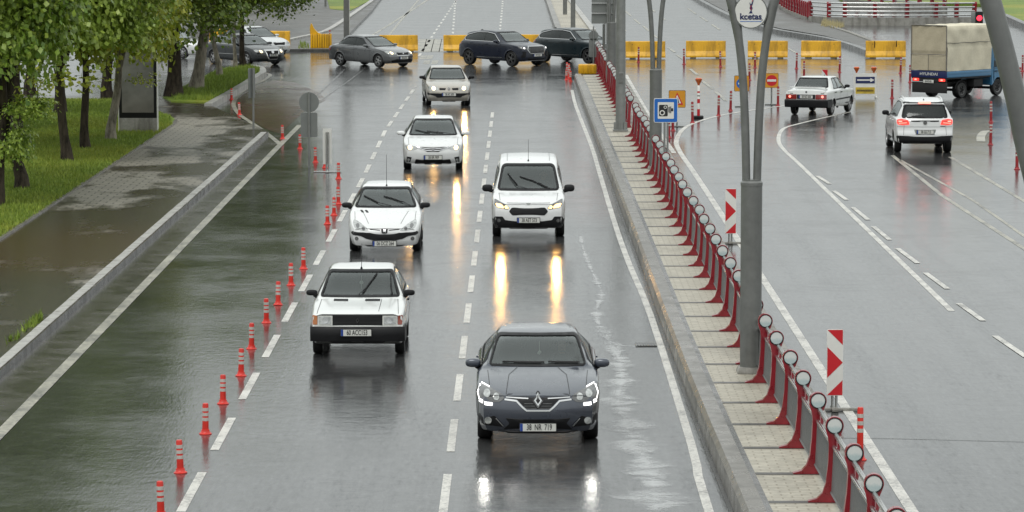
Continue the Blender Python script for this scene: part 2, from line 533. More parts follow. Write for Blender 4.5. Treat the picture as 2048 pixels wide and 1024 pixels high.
class MB:
    def __init__(self):
        self.bm = bmesh.new()

    def _mi(self, faces, mi):
        for f in faces:
            f.material_index = mi

    def box(self, c, s, rot=None, mi=0, bevel=0.0, taper=None):
        r = bmesh.ops.create_cube(self.bm, size=1.0)
        vs = r['verts']
        for v in vs:
            k = 1.0
            if taper and v.co.z > 0:
                k = taper
            v.co = Vector((v.co.x * s[0] * k, v.co.y * s[1] * k, v.co.z * s[2]))
        fs = list({f for v in vs for f in v.link_faces})
        self._mi(fs, mi)
        if bevel > 0:
            es = list({e for v in vs for e in v.link_edges})
            rr = bmesh.ops.bevel(self.bm, geom=es, offset=bevel, segments=2, affect='EDGES', profile=0.6)
            vs = list({v for f in rr['faces'] for v in f.verts} | {v for v in vs if v.is_valid})
            self._mi([f for f in rr['faces']], mi)
        M = Matrix.Translation(Vector(c))
        if rot is not None:
            M = M @ rot.to_4x4()
        for v in vs:
            v.co = M @ v.co
        return self

    def tube(self, pts, rad, n=10, mi=0, cap=True):
        pts = [Vector(p) for p in pts]
        if not isinstance(rad, (list, tuple)):
            rad = [rad] * len(pts)
        rings = []
        up = None
        for i, p in enumerate(pts):
            a = pts[max(i - 1, 0)]
            b = pts[min(i + 1, len(pts) - 1)]
            d = (b - a).normalized()
            if up is None:
                up = Vector((1, 0, 0)) if abs(d.x) < 0.9 else Vector((0, 1, 0))
            x = (up - d * up.dot(d)).normalized()
            up = x
            y = d.cross(x)
            rings.append([self.bm.verts.new(p + (x * math.cos(2 * math.pi * k / n) + y * math.sin(2 * math.pi * k / n)) * rad[i]) for k in range(n)])
        for a, b in zip(rings, rings[1:]):
            for k in range(n):
                f = self.bm.faces.new((a[k], a[(k + 1) % n], b[(k + 1) % n], b[k]))
                f.material_index = mi
        if cap:
            for rg in (rings[0][::-1], rings[-1]):
                f = self.bm.faces.new(rg)
                f.material_index = mi
        return self

    def lathe(self, prof, c=(0, 0, 0), axis='Z', n=20, mi=0, closed=False):
        rings = []
        for r_, h in prof:
            ring = []
            for k in range(n):
                a = 2 * math.pi * k / n
                x, y, z = r_ * math.cos(a), r_ * math.sin(a), h
                if axis == 'X':
                    x, y, z = h, x, y
                elif axis == 'Y':
                    x, y, z = x, h, y
                ring.append(self.bm.verts.new((x + c[0], y + c[1], z + c[2])))
            rings.append(ring)
        pairs = list(zip(rings, rings[1:]))
        if closed:
            pairs.append((rings[-1], rings[0]))
        for a, b in pairs:
            for k in range(n):
                f = self.bm.faces.new((a[k], a[(k + 1) % n], b[(k + 1) % n], b[k]))
                f.material_index = mi
        if not closed:
            for rg, pr in ((rings[0][::-1], prof[0]), (rings[-1], prof[-1])):
                if pr[0] > 1e-4:
                    f = self.bm.faces.new(rg)
                    f.material_index = mi
        return self

    def prism(self, poly, d0, d1, plane='XZ', mi=0):
        """extrude a 2-D outline between two depths"""
        def v3(p, d):
            if plane == 'XZ':
                return (p[0], d, p[1])
            if plane == 'YZ':
                return (d, p[0], p[1])
            return (p[0], p[1], d)
        a = [self.bm.verts.new(v3(p, d0)) for p in poly]
        b = [self.bm.verts.new(v3(p, d1)) for p in poly]
        n = len(poly)
        fs = [self.bm.faces.new(a), self.bm.faces.new(b[::-1])]
        for k in range(n):
            fs.append(self.bm.faces.new((a[k], b[k], b[(k + 1) % n], a[(k + 1) % n])))
        self._mi(fs, mi)
        return self

    def blob(self, c, s, mi=0, sub=2, p=1.0):
        r = bmesh.ops.create_icosphere(self.bm, subdivisions=sub, radius=1.0)
        for v in r['verts']:
            q = v.co
            if p != 1.0:
                q = Vector([math.copysign(abs(t) ** p, t) for t in q])
            v.co = Vector((q.x * s[0] + c[0], q.y * s[1] + c[1], q.z * s[2] + c[2]))
        self._mi({f for v in r['verts'] for f in v.link_faces}, mi)
        return self

    def xf(self, M):
        for v in self.bm.verts:
            v.co = M @ v.co
        return self

    def build(self, name, mats, parent=None, loc=None, sharp=38, smooth=True, recalc=True):
        bm = self.bm
        if recalc:
            bmesh.ops.recalc_face_normals(bm, faces=bm.faces[:])
        if smooth:
            for f in bm.faces:
                f.smooth = True
            lim = math.radians(sharp)
            for e in bm.edges:
                if len(e.link_faces) == 2 and e.calc_face_angle(0) > lim:
                    e.smooth = False
        me = bpy.data.meshes.new(name)
        bm.to_mesh(me)
        bm.free()
        for m in (mats if isinstance(mats, (list, tuple)) else [mats]):
            me.materials.append(m)
        return link(name, me, parent, loc)


def link(name, me, parent=None, loc=None):
    o = bpy.data.objects.new(name, me)
    C.objects.link(o)
    if parent is not None:
        o.parent = parent
    if loc is not None:
        o.location = loc
    return o


def tag(o, label=None, cat=None, group=None, kind=None):
    if label:
        o['label'] = label
    if cat:
        o['category'] = cat
    if group:
        o['group'] = group
    if kind:
        o['kind'] = kind
    return o


def empty(name, loc=(0, 0, 0), rz=0.0):
    o = bpy.data.objects.new(name, None)
    C.objects.link(o)
    o.location = loc
    o.rotation_euler = (0, 0, rz)
    return o


def copy_tree(o, parent=None):
    c = o.copy()
    C.objects.link(c)
    if parent is not None:
        c.parent = parent
    for ch in list(o.children):
        copy_tree(ch, c)
    return c


def text_mesh(name, s, size, material, parent, M, sx=1.0, align='CENTER', depth=0.002, bold=0.0):
    cu = bpy.data.curves.new(name, 'FONT')
    cu.body = s
    cu.size = size
    cu.align_x = align
    cu.align_y = 'CENTER'
    cu.extrude = depth
    cu.offset = bold
    cu.resolution_u = 3
    ob = bpy.data.objects.new(name, cu)
    C.objects.link(ob)
    dg = bpy.context.evaluated_depsgraph_get()
    me = bpy.data.meshes.new_from_object(ob.evaluated_get(dg))
    bpy.data.objects.remove(ob)
    bpy.data.curves.remove(cu)
    me.transform(M @ Matrix.Diagonal((sx, 1, 1, 1)))
    me.materials.clear()
    me.materials.append(material)
    me.name = name
    return link(name, me, parent)


# text that faces -Y (towards the camera side) when standing upright
FACE_FRONT = Matrix(((1, 0, 0, 0), (0, 0, -1, 0), (0, 1, 0, 0), (0, 0, 0, 1)))
ORD = ['first', 'second', 'third', 'fourth', 'fifth', 'sixth', 'seventh', 'eighth', 'ninth', 'tenth', 'eleventh', 'twelfth',
       'thirteenth', 'fourteenth', 'fifteenth', 'sixteenth', 'seventeenth', 'eighteenth', 'nineteenth', 'twentieth']


def lerp_keys(keys, x):
    """monotone cubic through key points (no overshoot)"""
    xs = np.array([k[0] for k in keys], float)
    ys = np.array([k[1] for k in keys], float)
    x = np.clip(np.asarray(x, float), xs[0], xs[-1])
    if len(xs) == 1:
        return np.full_like(x, ys[0])
    h = np.diff(xs)
    d = np.diff(ys) / h
    m = np.zeros_like(ys)
    m[0], m[-1] = d[0], d[-1]
    for i in range(1, len(xs) - 1):
        if d[i - 1] * d[i] > 0:
            w1, w2 = 2 * h[i] + h[i - 1], h[i] + 2 * h[i - 1]
            m[i] = (w1 + w2) / (w1 / d[i - 1] + w2 / d[i])
    i = np.clip(np.searchsorted(xs, x) - 1, 0, len(xs) - 2)
    t = (x - xs[i]) / h[i]
    return ((1 + 2 * t) * (1 - t) ** 2 * ys[i] + t * (1 - t) ** 2 * h[i] * m[i] + t * t * (3 - 2 * t) * ys[i + 1] + t * t * (t - 1) * h[i] * m[i + 1])


def rounded(poly, r, seg=4):
    """round the corners of a 2-D outline"""
    out = []
    n = len(poly)
    for i in range(n):
        p0, p1, p2 = Vector(poly[i - 1]), Vector(poly[i]), Vector(poly[(i + 1) % n])
        rr = r[i] if isinstance(r, (list, tuple)) else r
        a, b = (p0 - p1), (p2 - p1)
        ra, rb = min(rr, a.length * 0.45), min(rr, b.length * 0.45)
        q0, q2 = p1 + a.normalized() * ra, p1 + b.normalized() * rb
        for k in range(seg + 1):
            t = k / seg
            out.append(tuple(q0 * (1 - t) ** 2 + p1 * 2 * t * (1 - t) + q2 * t * t))
    return out


def area2(poly):
    return sum(poly[i - 1][0] * poly[i][1] - poly[i][0] * poly[i - 1][1] for i in range(len(poly))) / 2


def inset(poly, d):
    if area2(poly) < 0:
        poly = poly[::-1]
    out = []
    n = len(poly)
    for i in range(n):
        a, p, b = Vector(poly[i - 1]), Vector(poly[i]), Vector(poly[(i + 1) % n])
        e1, e2 = (p - a), (b - p)
        n1 = Vector((-e1.y, e1.x)).normalized() if e1.length > 1e-7 else Vector((0, 0))
        n2 = Vector((-e2.y, e2.x)).normalized() if e2.length > 1e-7 else n1
        if n1.length < 0.5:
            n1 = n2
        nn = (n1 + n2)
        nn = nn.normalized() if nn.length > 1e-6 else n1
        k = d / max(0.4, nn.dot(n1))
        out.append(tuple(p + nn * k))
    return out


def inside(poly, x, y):
    """vectorised point in polygon"""
    x, y = np.asarray(x), np.asarray(y)
    res = np.zeros(x.shape, bool)
    n = len(poly)
    j = n - 1
    for i in range(n):
        xi, yi = poly[i]
        xj, yj = poly[j]
        if yi != yj:
            c = ((yi > y) != (yj > y)) & (x < (xj - xi) * (y - yi) / (yj - yi) + xi)
            res ^= c
        j = i
    return res

# ------------------------------------------------------------------ vehicles


def catmull(pts, k):
    """refine a polyline (n,2) with Catmull-Rom, k pieces per segment"""
    pts = np.asarray(pts, float)
    p = np.vstack([2 * pts[0] - pts[1], pts, 2 * pts[-1] - pts[-2]])
    out = []
    for i in range(len(pts) - 1):
        p0, p1, p2, p3 = p[i], p[i + 1], p[i + 2], p[i + 3]
        for q in range(k):
            t = q / k
            out.append(0.5 * (2 * p1 + (p2 - p0) * t + (2 * p0 - 5 * p1 + 4 * p2 - p3) * t * t + (3 * p1 - p0 - 3 * p2 + p3) * t ** 3))
    out.append(pts[-1])
    return np.array(out)


def dense(poly, step=0.13):
    out = []
    for i, p in enumerate(poly):
        a, b = Vector(p), Vector(poly[(i + 1) % len(poly)])
        k = max(1, int((b - a).length / step))
        out += [tuple(a.lerp(b, q / k)) for q in range(k)]
    return out


class Car:
    """a hollow lofted body shell; everything else is laid on its surface"""

    def __init__(self, name, label, paint, sp, res=0.05, k=3):
        self.sp, self.paint = sp, paint
        self.L = sp['L']
        self.root = empty(name)
        tag(self.root, label, sp.get('cat', 'car'), sp.get('group'))
        self.cuts = []
        L = self.L
        S = list(np.linspace(0, L, int(L / res) + 1))
        for e in (0.012, 0.03, 0.07, L - 0.012, L - 0.03, L - 0.07):
            S.append(e)
        S = np.array(sorted(set(np.round(S, 4))))
        self.S = S
        rings = [self.half(s, k) for s in S]
        m = len(rings[0]) - 1
        bm = bmesh.new()
        V = []
        for s, h in zip(S, rings):
            row = [self.place(x, s, z) for x, z in h]
            row += [self.place(-x, s, z) for x, z in h[m - 1:0:-1]]
            V.append([bm.verts.new(c) for c in row])
        n = len(V[0])
        for a, b in zip(V, V[1:]):
            for q in range(n):
                bm.faces.new((a[q], a[(q + 1) % n], b[(q + 1) % n], b[q]))
        for vi, s in ((0, 0.0), (-1, L)):
            row, h = V[vi], rings[vi]
            cols = 14
            prev = None
            for j in range(1, m):
                r_, l_ = row[j], row[n - j]
                x, z = h[j]
                cur = [r_] + [bm.verts.new(self.place(x * (1 - 2 * q / cols), s, z)) for q in range(1, cols)] + [l_]
                if prev:
                    for q in range(cols):
                        bm.faces.new((prev[q], prev[q + 1], cur[q + 1], cur[q]))
                else:
                    for q in range(cols):
                        if q == cols // 2:
                            pass
                    bm.faces.new([row[0]] + cur[::-1] if False else cur + [row[0]])
                prev = cur
            bm.faces.new(prev + [row[m]])
        bmesh.ops.recalc_face_normals(bm, faces=bm.faces[:])
        bm.normal_update()
        mid = Vector((0, L / 2, 0.7))
        if sum((f.calc_center_median() - mid).dot(f.normal) * f.calc_area() for f in bm.faces) < 0:
            bmesh.ops.reverse_faces(bm, faces=bm.faces[:])
            bm.normal_update()
        self.bm = bm
        self.bvh = BVHTree.FromBMesh(bm)

    def val(self, key, s):
        v = self.sp[key]
        return float(lerp_keys(v, s)) if isinstance(v, (list, tuple)) else float(v)

    def half(self, s, k):
        T, be, W, Wr, B = (self.val(q, s) for q in ('T', 'belt', 'W', 'Wr', 'B'))
        g = T - be
        z1 = B + 0.12
        hz = be - 0.08 - z1
        low = [(0, B), (0.5 * W, B), (0.86 * W, B), (0.94 * W, B + 0.025), (0.978 * W, z1), (0.995 * W, z1 + hz * 0.4),
               (W, z1 + hz * 0.75), (0.992 * W, be - 0.06), (0.975 * W, be - 0.02), (0.95 * W, be)]
        s0, s1 = self.sp['cab']
        c = min(1, max(0, (s - s0) / 0.16)) * min(1, max(0, (s1 - s) / 0.16))
        c = c * c * (3 - 2 * c)
        xs0 = 0.935 * W
        rs = min(self.sp.get('roofr', 0.10), 0.42 * g)
        cab = []
        for t in (0.03, 0.25, 0.5, 0.75, 1.0):
            x = xs0 + (Wr - xs0) * t + 0.02 * math.sin(math.pi * t)
            cab.append((x, be + 0.01 + (g - rs - 0.01) * t))
        cab += [(Wr - 0.015, T - rs * 0.58), (Wr - 0.055, T - rs * 0.28), (Wr - 0.15, T - rs * 0.12), (Wr * 0.5, T - 0.008), (0, T)]
        hx = [0.93, 0.87, 0.80, 0.72, 0.62, 0.52, 0.42, 0.3, 0.16, 0]
        ex = self.sp.get('crown', 2.4)
        hood = [(q * W, be + g * (1 - (q / 0.95) ** ex)) for q in hx]
        top = [(a[0] * c + b[0] * (1 - c), a[1] * c + b[1] * (1 - c)) for a, b in zip(cab, hood)]
        return catmull(low + top, k)

    def place(self, x, s, z):
        sp = self.sp
        y = s
        zf, zr = sp.get('zone', (0.9, 0.7))
        W0 = 0.85
        if s < zf:
            w = (1 - s / zf) ** 1.6
            y += w * (sp.get('bow', 0.2) * min(1.2, abs(x) / W0) ** sp.get('bowp', 2.6) + float(lerp_keys(sp['nose'], z)))
        if s > self.L - zr:
            w = (1 - (self.L - s) / zr) ** 1.6
            y -= w * (sp.get('rbow', 0.12) * min(1.2, abs(x) / W0) ** 2.6 + float(lerp_keys(sp['tail'], z)))
        return Vector((x, y, z))

    # -- projection onto the shell
    def hit(self, face, a, b, off=0.0, ref=None, lim=0.62):
        if face == 'front':
            o, d = Vector((a, -4, b)), Vector((0, 1, 0))
        elif face == 'rear':
            o, d = Vector((a, self.L + 4, b)), Vector((0, -1, 0))
        elif face == 'right':
            o, d = Vector((4, a, b)), Vector((-1, 0, 0))
        elif face == 'left':
            o, d = Vector((-4, a, b)), Vector((1, 0, 0))
        else:
            o, d = Vector((a, b, 6)), Vector((0, 0, -1))
        p, n, i, t = self.bvh.ray_cast(o, d)
        if ref is not None and (p is None or abs((p - ref).dot(d)) > lim):
            q = o + d * (ref - o).dot(d)
            p, n, i, t = self.bvh.find_nearest(q)
        elif p is None:
            p, n, i, t = self.bvh.find_nearest(o + d * 4)
        if n.dot(d) > 0:
            n = -n
        return p + n * off, n

    def out(self, mb, name, mats, parent=None, **kw):
        mb.xf(Matrix.Translation((0, -self.L / 2, 0)))
        return mb.build(name, mats, parent or self.root, **kw)

    def patch(self, name, poly, face, material, parent=None, off=0.006, thick=0.012, step=0.045, cut=False, build=True, mb=None, mi=0):
        if area2(poly) < 0:
            poly = poly[::-1]
        vs = [Vector(p) for p in poly]
        nb = len(vs)
        xs, ys = [p[0] for p in poly], [p[1] for p in poly]
        gx, gy = np.meshgrid(np.arange(min(xs) + step / 2, max(xs), step), np.arange(min(ys) + step / 2, max(ys), step))
        ok = inside(inset(poly, step * 0.25), gx.ravel(), gy.ravel())
        vs += [Vector(p) for p in np.stack([gx.ravel(), gy.ravel()], 1)[ok]]
        r = delaunay_2d_cdt(vs, [(i, (i + 1) % nb) for i in range(nb)], [list(range(nb))], 1, 1e-5)
        mb = mb or MB()
        bm = mb.bm
        pv, nv = [], []
        for v in r[0]:
            p, n = self.hit(face, v.x, v.y, off)
            pv.append(bm.verts.new(p))
            nv.append(n)
        fs = []
        for f in r[2]:
            try:
                ff = bm.faces.new([pv[i] for i in f])
                ff.material_index = mi
                fs.append(ff)
            except ValueError:
                pass
        if thick > 0:
            cnt = {}
            for f in r[2]:
                for i in range(len(f)):
                    e = tuple(sorted((f[i], f[(i + 1) % len(f)])))
                    cnt[e] = cnt.get(e, 0) + 1
            low = {}
            for (a, b), c_ in cnt.items():
                if c_ == 1:
                    for q in (a, b):
                        if q not in low:
                            low[q] = bm.verts.new(pv[q].co - nv[q] * thick)
                    try:
                        bm.faces.new((pv[a], pv[b], low[b], low[a])).material_index = mi
                    except ValueError:
                        pass
        if cut:
            self.cut(poly, face)
        if build:
            return self.out(mb, name, material, parent)
        return mb

    def ring(self, name, outer, inner, face, material, parent=None, off=0.006, sub=2, build=True, mb=None):
        mb = mb or MB()
        n = len(outer)
        rows = []
        cx_, cy_ = sum(p[0] for p in inner) / n, sum(p[1] for p in inner) / n
        ref = self.hit(face, cx_, cy_)[0]
        for q in range(sub + 1):
            t = q / sub
            rows.append([mb.bm.verts.new(self.hit(face, a[0] * (1 - t) + b[0] * t, a[1] * (1 - t) + b[1] * t, off if 0 < q < sub or sub == 1 else off * 0.5, ref)[0])
                         for a, b in zip(outer, inner)])
        for a, b in zip(rows, rows[1:]):
            for i in range(n):
                mb.bm.faces.new((a[i], a[(i + 1) % n], b[(i + 1) % n], b[i]))
        return self.out(mb, name, material, parent) if build else mb

    def line(self, pts, face, width=0.008, off=0.003, mb=None, rad=None, step=0.06):
        """a thin strip (or tube) following the shell along a 2-D polyline"""
        mb = mb or MB()
        d = []
        for a, b in zip(pts, pts[1:]):
            a, b = Vector(a), Vector(b)
            k = max(1, int((b - a).length / step))
            d += [a.lerp(b, i / k) for i in range(k)]
        d.append(Vector(pts[-1]))
        if rad:
            mb.tube([self.hit(face, p.x, p.y, off)[0] for p in d], rad, n=6)
            return mb
        rows = []
        for i, p in enumerate(d):
            t = (d[min(i + 1, len(d) - 1)] - d[max(i - 1, 0)]).normalized()
            nn = Vector((-t.y, t.x)) * width / 2
            rows.append([mb.bm.verts.new(self.hit(face, q.x, q.y, off)[0]) for q in (p + nn, p - nn)])
        for a, b in zip(rows, rows[1:]):
            mb.bm.faces.new((a[0], a[1], b[1], b[0]))
        return mb

    def cut(self, poly, face):
        self.cuts.append((poly, face))

    def window(self, name, poly, face, material=None, frame=0.03, frame_mat=None, r=0.05):
        """open the shell, glaze the opening, and cover its edge with a rubber frame"""
        poly = dense(rounded(poly, r))
        if area2(poly) < 0:
            poly = poly[::-1]
        g = self.patch(name, poly, face, material or M_GLASS, off=-0.004, thick=0, cut=True)
        self.ring('window_frame', inset(poly, -frame * 0.55), inset(poly, frame * 0.75), face, frame_mat or M_BLACKP, g, off=0.012)
        return g

    def sides(self, name, poly, **kw):
        return [self.window(name, poly, f, **kw) for f in ('left', 'right')]

    def wheels(self, r=0.31, w=0.2, front=0.85, base=2.6, rim=None, spokes=5, track=None):
        self.wr, self.wf, self.wb = r, front, base
        L = self.L
        under = MB()
        for s in (front, front + base):
            W = self.val('W', s)
            xo = (track or (W - 0.02))
            for sg in (-1, 1):
                R_ = r + 0.045
                self.cuts.append(((s, r, R_), 'arch%d' % sg))
                # lip of the arch
                lips = MB()
                rows = []
                for q in range(25):
                    a = math.radians(-12 + q * 204 / 24)
                    row = []
                    for rr in (R_ - 0.012, R_ + 0.012, R_ + 0.035):
                        aa, bb = s + rr * math.cos(a), r + rr * math.sin(a)
                        if bb < self.val('B', s) + 0.05:
                            row.append(None)
                            continue
                        p, n = self.hit('right' if sg > 0 else 'left', aa, bb, 0.008 if rr != R_ + 0.035 else 0.001)
                        row.append(lips.bm.verts.new(p))
                    rows.append(row)
                for a, b in zip(rows, rows[1:]):
                    for q in range(2):
                        qd = (a[q], a[q + 1], b[q + 1], b[q])
                        if all(qd):
                            lips.bm.faces.new(qd)
                self.out(lips, 'arch_trim', self.sp.get('arch_mat') or self.paint)
                # dark liner inside the arch
                arc = [(s + (R_ + 0.03) * math.cos(math.radians(a)), r + (R_ + 0.03) * math.sin(math.radians(a))) for a in range(-30, 211, 12)]
                xi, xe = sg * 0.46, sg * (W - 0.04)
                A = [under.bm.verts.new((xi, p[0], max(p[1], self.val('B', s) + 0.01))) for p in arc]
                Bv = [under.bm.verts.new((xe, p[0], max(p[1], self.val('B', s) + 0.01))) for p in arc]
                under.bm.faces.new(A)
                for i in range(len(arc) - 1):
                    under.bm.faces.new((A[i], A[i + 1], Bv[i + 1], Bv[i]))
                # wheel
                x0, x1 = xo - w, xo
                t = MB()
                t.lathe([(r * 0.60, x0), (r * 0.93, x0), (r * 0.985, x0 + 0.02), (r, x0 + 0.05), (r, x1 - 0.05), (r * 0.985, x1 - 0.02), (r * 0.93, x1), (r * 0.68, x1 - 0.004), (r * 0.66, x1 - 0.03)],
                        axis='X', n=30, closed=True)
                rm = MB()
                rm.lathe([(r * 0.67, x0 + 0.02), (r * 0.67, x1 - 0.012), (r * 0.63, x1 - 0.008), (r * 0.60, x1 - 0.035)], axis='X', n=24, closed=True)
                rm.lathe([(r * 0.62, x1 - 0.09), (0.0001, x1 - 0.09)], axis='X', n=20, mi=1)
                for q in range(spokes):
                    a = 2 * math.pi * (q + 0.25) / spokes
                    M = Matrix.Rotation(a, 4, 'X')
                    for dy in ((-0.02, 0.02) if spokes == 5 else (0.0,)):
                        b_ = MB()
                        b_.box((x1 - 0.035, dy, r * 0.34), (0.03, 0.028 if spokes == 5 else 0.045, r * 0.60), bevel=0.006)
                        b_.xf(M)
                        tmp = bpy.data.meshes.new('t')
                        b_.bm.to_mesh(tmp)
                        b_.bm.free()
                        rm.bm.from_mesh(tmp)
                        bpy.data.meshes.remove(tmp)
                rm.lathe([(0.06, x1 - 0.05), (0.06, x1 - 0.02), (0.045, x1 - 0.012)], axis='X', n=12)
                mv = Matrix.Translation((0, s, r))
                if sg < 0:
                    mv = mv @ Matrix.Diagonal((-1, 1, 1, 1))
                t.xf(mv)
                rm.xf(mv)
                wo = self.out(t, 'wheel', M_RUBBER)
                self.out(rm, 'rim', [rim or M_RIM, M_BLACKP], wo)
        under.box((0, L / 2, self.val('B', L / 2) + 0.10), (1.25, L - 1.0, 0.14))
        under.box((0, front, r), (1.2, 0.09, 0.09))
        under.box((0, front + base, r), (1.2, 0.09, 0.09))
        self.out(under, 'underbody', M_INTERIOR, sharp=60)

    def cabin(self, dash_s, dash_z, rows, seat_z=0.55, tall=0.62, hw=0.36, wheel_side=1):
        """dark cabin: dashboard, steering wheel and seats"""
        W = self.val('W', dash_s)
        m = MB().box((0, dash_s + 0.28, dash_z - 0.16), (W * 1.68, 0.55, 0.26), bevel=0.06)
        self.out(m, 'dashboard', M_INTERIOR)
        sw = MB()
        pts = [(hw * wheel_side + 0.18 * math.cos(a), 0.10 * math.sin(a), 0.17 * math.sin(a)) for a in np.linspace(0, 2 * math.pi, 22)]
        sw.tube(pts, 0.014, n=6, cap=False)
        sw.box((hw * wheel_side, 0, 0), (0.3, 0.02, 0.05))
        sw.xf(Matrix.Translation((0, dash_s + 0.66, dash_z - 0.02)))
        self.out(sw, 'steering_wheel', M_BLACKP)
        for i, s in enumerate(rows):
            for x in ((-hw, hw) if i == 0 else (-0.42, 0.0, 0.42)):
                m = MB()
                wd = 0.50 if i == 0 else 0.44
                if i == 0:
                    m.box((x, s - 0.22, seat_z - 0.12), (wd, 0.5, 0.16), bevel=0.05)
                m.box((x, s + 0.08, seat_z + tall * 0.45), (wd, 0.13, tall), rot=Matrix.Rotation(R(-14), 3, 'X'), bevel=0.055, taper=0.84)
                m.box((x, s + 0.19, seat_z + tall * 0.98 + 0.10), (0.25, 0.10, 0.17), rot=Matrix.Rotation(R(-8), 3, 'X'), bevel=0.04)
                self.out(m, 'seat', M_SEAT)

    def mirrors(self, x, s, z, size=(0.115, 0.075, 0.075), material=None):
        for sg in (-1, 1):
            m = MB().blob((sg * x, s, z), size, sub=3, p=0.72)
            xb = self.hit('right' if sg > 0 else 'left', s + 0.03, z - 0.06)[0].x
            m.tube([(sg * (x - 0.04), s + 0.01, z - size[2] * 0.7), (xb - sg * 0.01, s + 0.04, z - 0.08)], [0.035, 0.045], n=8, mi=1)
            o = self.out(m, 'mirror', [material or M_BLACKP, M_BLACKP])

    def plate(self, text, z, face='front', x=0.0, w=0.52, h=0.11, frame=0.012, lift=0.012):
        p = self.hit(face, x, z)[0]
        for dz in (-h * 0.45, h * 0.45):
            q = self.hit(face, x, z + dz)[0]
            if (q.y < p.y) == (face == 'front'):
                p = Vector((p.x, q.y, p.z))
        sg = -1 if face == 'front' else 1
        y = p.y + sg * lift
        m = MB()
        m.box((x, y, z), (w + frame * 2, 0.016, h + frame * 2), mi=1)
        m.box((x, y + sg * 0.007, z), (w, 0.008, h), mi=0)
        m.box((x + sg * w * 0.46, y + sg * 0.010, z), (w * 0.075, 0.006, h * 0.98), mi=2)
        pl = self.out(m, 'number_plate', [M_PLATE, M_BLACKP, M_PLATE_B], sharp=20)
        M = Matrix.Translation((x - sg * w * 0.035, y + sg * 0.0135 - self.L / 2, z))
        if face == 'rear':
            M = M @ Matrix.Rotation(math.pi, 4, 'Z')
        text_mesh('plate_lettering', text, h * 1.12, M_INK, pl, M @ FACE_FRONT, sx=0.60, depth=0.0012, bold=0.0016)
        return pl

    def wiper(self, pts, blade, face='front'):
        m = self.line(pts, face, off=0.022, rad=0.008)
        self.line(blade, face, off=0.014, rad=0.013, mb=m)
        return self.out(m, 'wiper', M_BLACKP)

    def antenna(self, s, lean, h):
        p = self.hit('top', 0, s)[0]
        m = MB().tube([p, p + Vector((0, lean, h))], [0.006, 0.004], n=5)
        m.lathe([(0.022, -0.005), (0.018, 0.02), (0.008, 0.04)], c=p, n=8)
        self.out(m, 'antenna', M_BLACKP)

    def seams(self, side=(), front=(), rear=(), top=(), handles=(), handle_mat=None, width=0.009):
        m = MB()
        for ln in side:
            self.line(ln, 'left', width, mb=m)
            self.line(ln, 'right', width, mb=m)
        for f, lst in (('front', front), ('rear', rear), ('top', top)):
            for ln in lst:
                self.line(ln, f, width, mb=m)
        self.out(m, 'panel_gaps', M_SEAM)
        for s, z in handles:
            for f, sg in (('left', -1), ('right', 1)):
                p = self.hit(f, s, z)[0]
                h = MB().box((p.x + sg * 0.012, s, z), (0.03, 0.19, 0.032), bevel=0.01)
                self.out(h, 'door_handle', handle_mat or self.paint)

    def finish(self):
        bm = self.bm
        bm.faces.ensure_lookup_table()
        cen = np.array([f.calc_center_median() for f in bm.faces])
        nor = np.array([f.normal for f in bm.faces])
        kill = np.zeros(len(cen), bool)
        for poly, face in self.cuts:
            if face.startswith('arch'):
                sg = int(face[4:])
                s, zc, rr = poly
                kill |= (cen[:, 0] * sg > 0.44) & ((cen[:, 1] - s) ** 2 + (cen[:, 2] - zc) ** 2 < rr * rr)
            elif face == 'front':
                kill |= inside(poly, cen[:, 0], cen[:, 2]) & (nor[:, 1] < -0.05) & (cen[:, 1] < self.L * 0.62)
            elif face == 'rear':
                kill |= inside(poly, cen[:, 0], cen[:, 2]) & (nor[:, 1] > 0.12) & (cen[:, 1] > self.L * 0.5)
            else:
                sg = 1 if face == 'right' else -1
                kill |= inside(poly, cen[:, 1], cen[:, 2]) & (nor[:, 0] * sg > 0.25) & (cen[:, 0] * sg > 0)
        bmesh.ops.delete(bm, geom=[f for f, q in zip(bm.faces[:], kill) if q], context='FACES')
        # inner lining
        inner = bm.copy()
        inner.normal_update()
        nrm = {v: v.normal.copy() for v in inner.verts}
        for v in inner.verts:
            v.co -= nrm[v] * 0.022
        bmesh.ops.reverse_faces(inner, faces=inner.faces[:])
        mb = MB()
        mb.bm.free()
        mb.bm = inner
        self.out(mb, 'cabin_lining', M_INTERIOR, recalc=False)
        mb = MB()
        mb.bm.free()
        mb.bm = bm
        self.out(mb, 'body', self.paint, recalc=False, sharp=32)
        return self

    def stand(self, world_pt, anchor, a):
        """put local point anchor=(x, s) on world_pt with heading a (0 = front towards the camera)"""
        loc = Matrix.Rotation(a, 3, 'Z') @ Vector((anchor[0], anchor[1] - self.L / 2, 0))
        self.root.location = (world_pt.x - loc.x, world_pt.y - loc.y, 0)
        self.root.rotation_euler = (0, 0, a)
        return self


def beams(car, pts, power, col=(1.0, .72, .34), r=.07):
    """dipped beams of the lit head lamps: a spot in each lamp, aimed down the road"""
    for x, z in pts:
        for sg in (-1, 1):
            p = car.hit('front', sg * x, z, .05)[0]
            d = bpy.data.lights.new('headlight_beam', 'SPOT')
            d.energy, d.color, d.shadow_soft_size = power, col, r
            d.spot_size, d.spot_blend = R(34), .5
            o = bpy.data.objects.new('headlight_beam', d)
            C.objects.link(o)
            o.parent = car.root
            o.location = (p.x, p.y - car.L / 2 - .04, p.z)
            o.rotation_euler = (R(90 - 14), 0, R(180))


def circ(x, z, r, n=18, ry=None):
    return [(x + r * math.cos(2 * math.pi * i / n), z + (ry or r) * math.sin(2 * math.pi * i / n)) for i in range(n)]


def mir(poly):
    return [(-x, z) for x, z in poly][::-1]


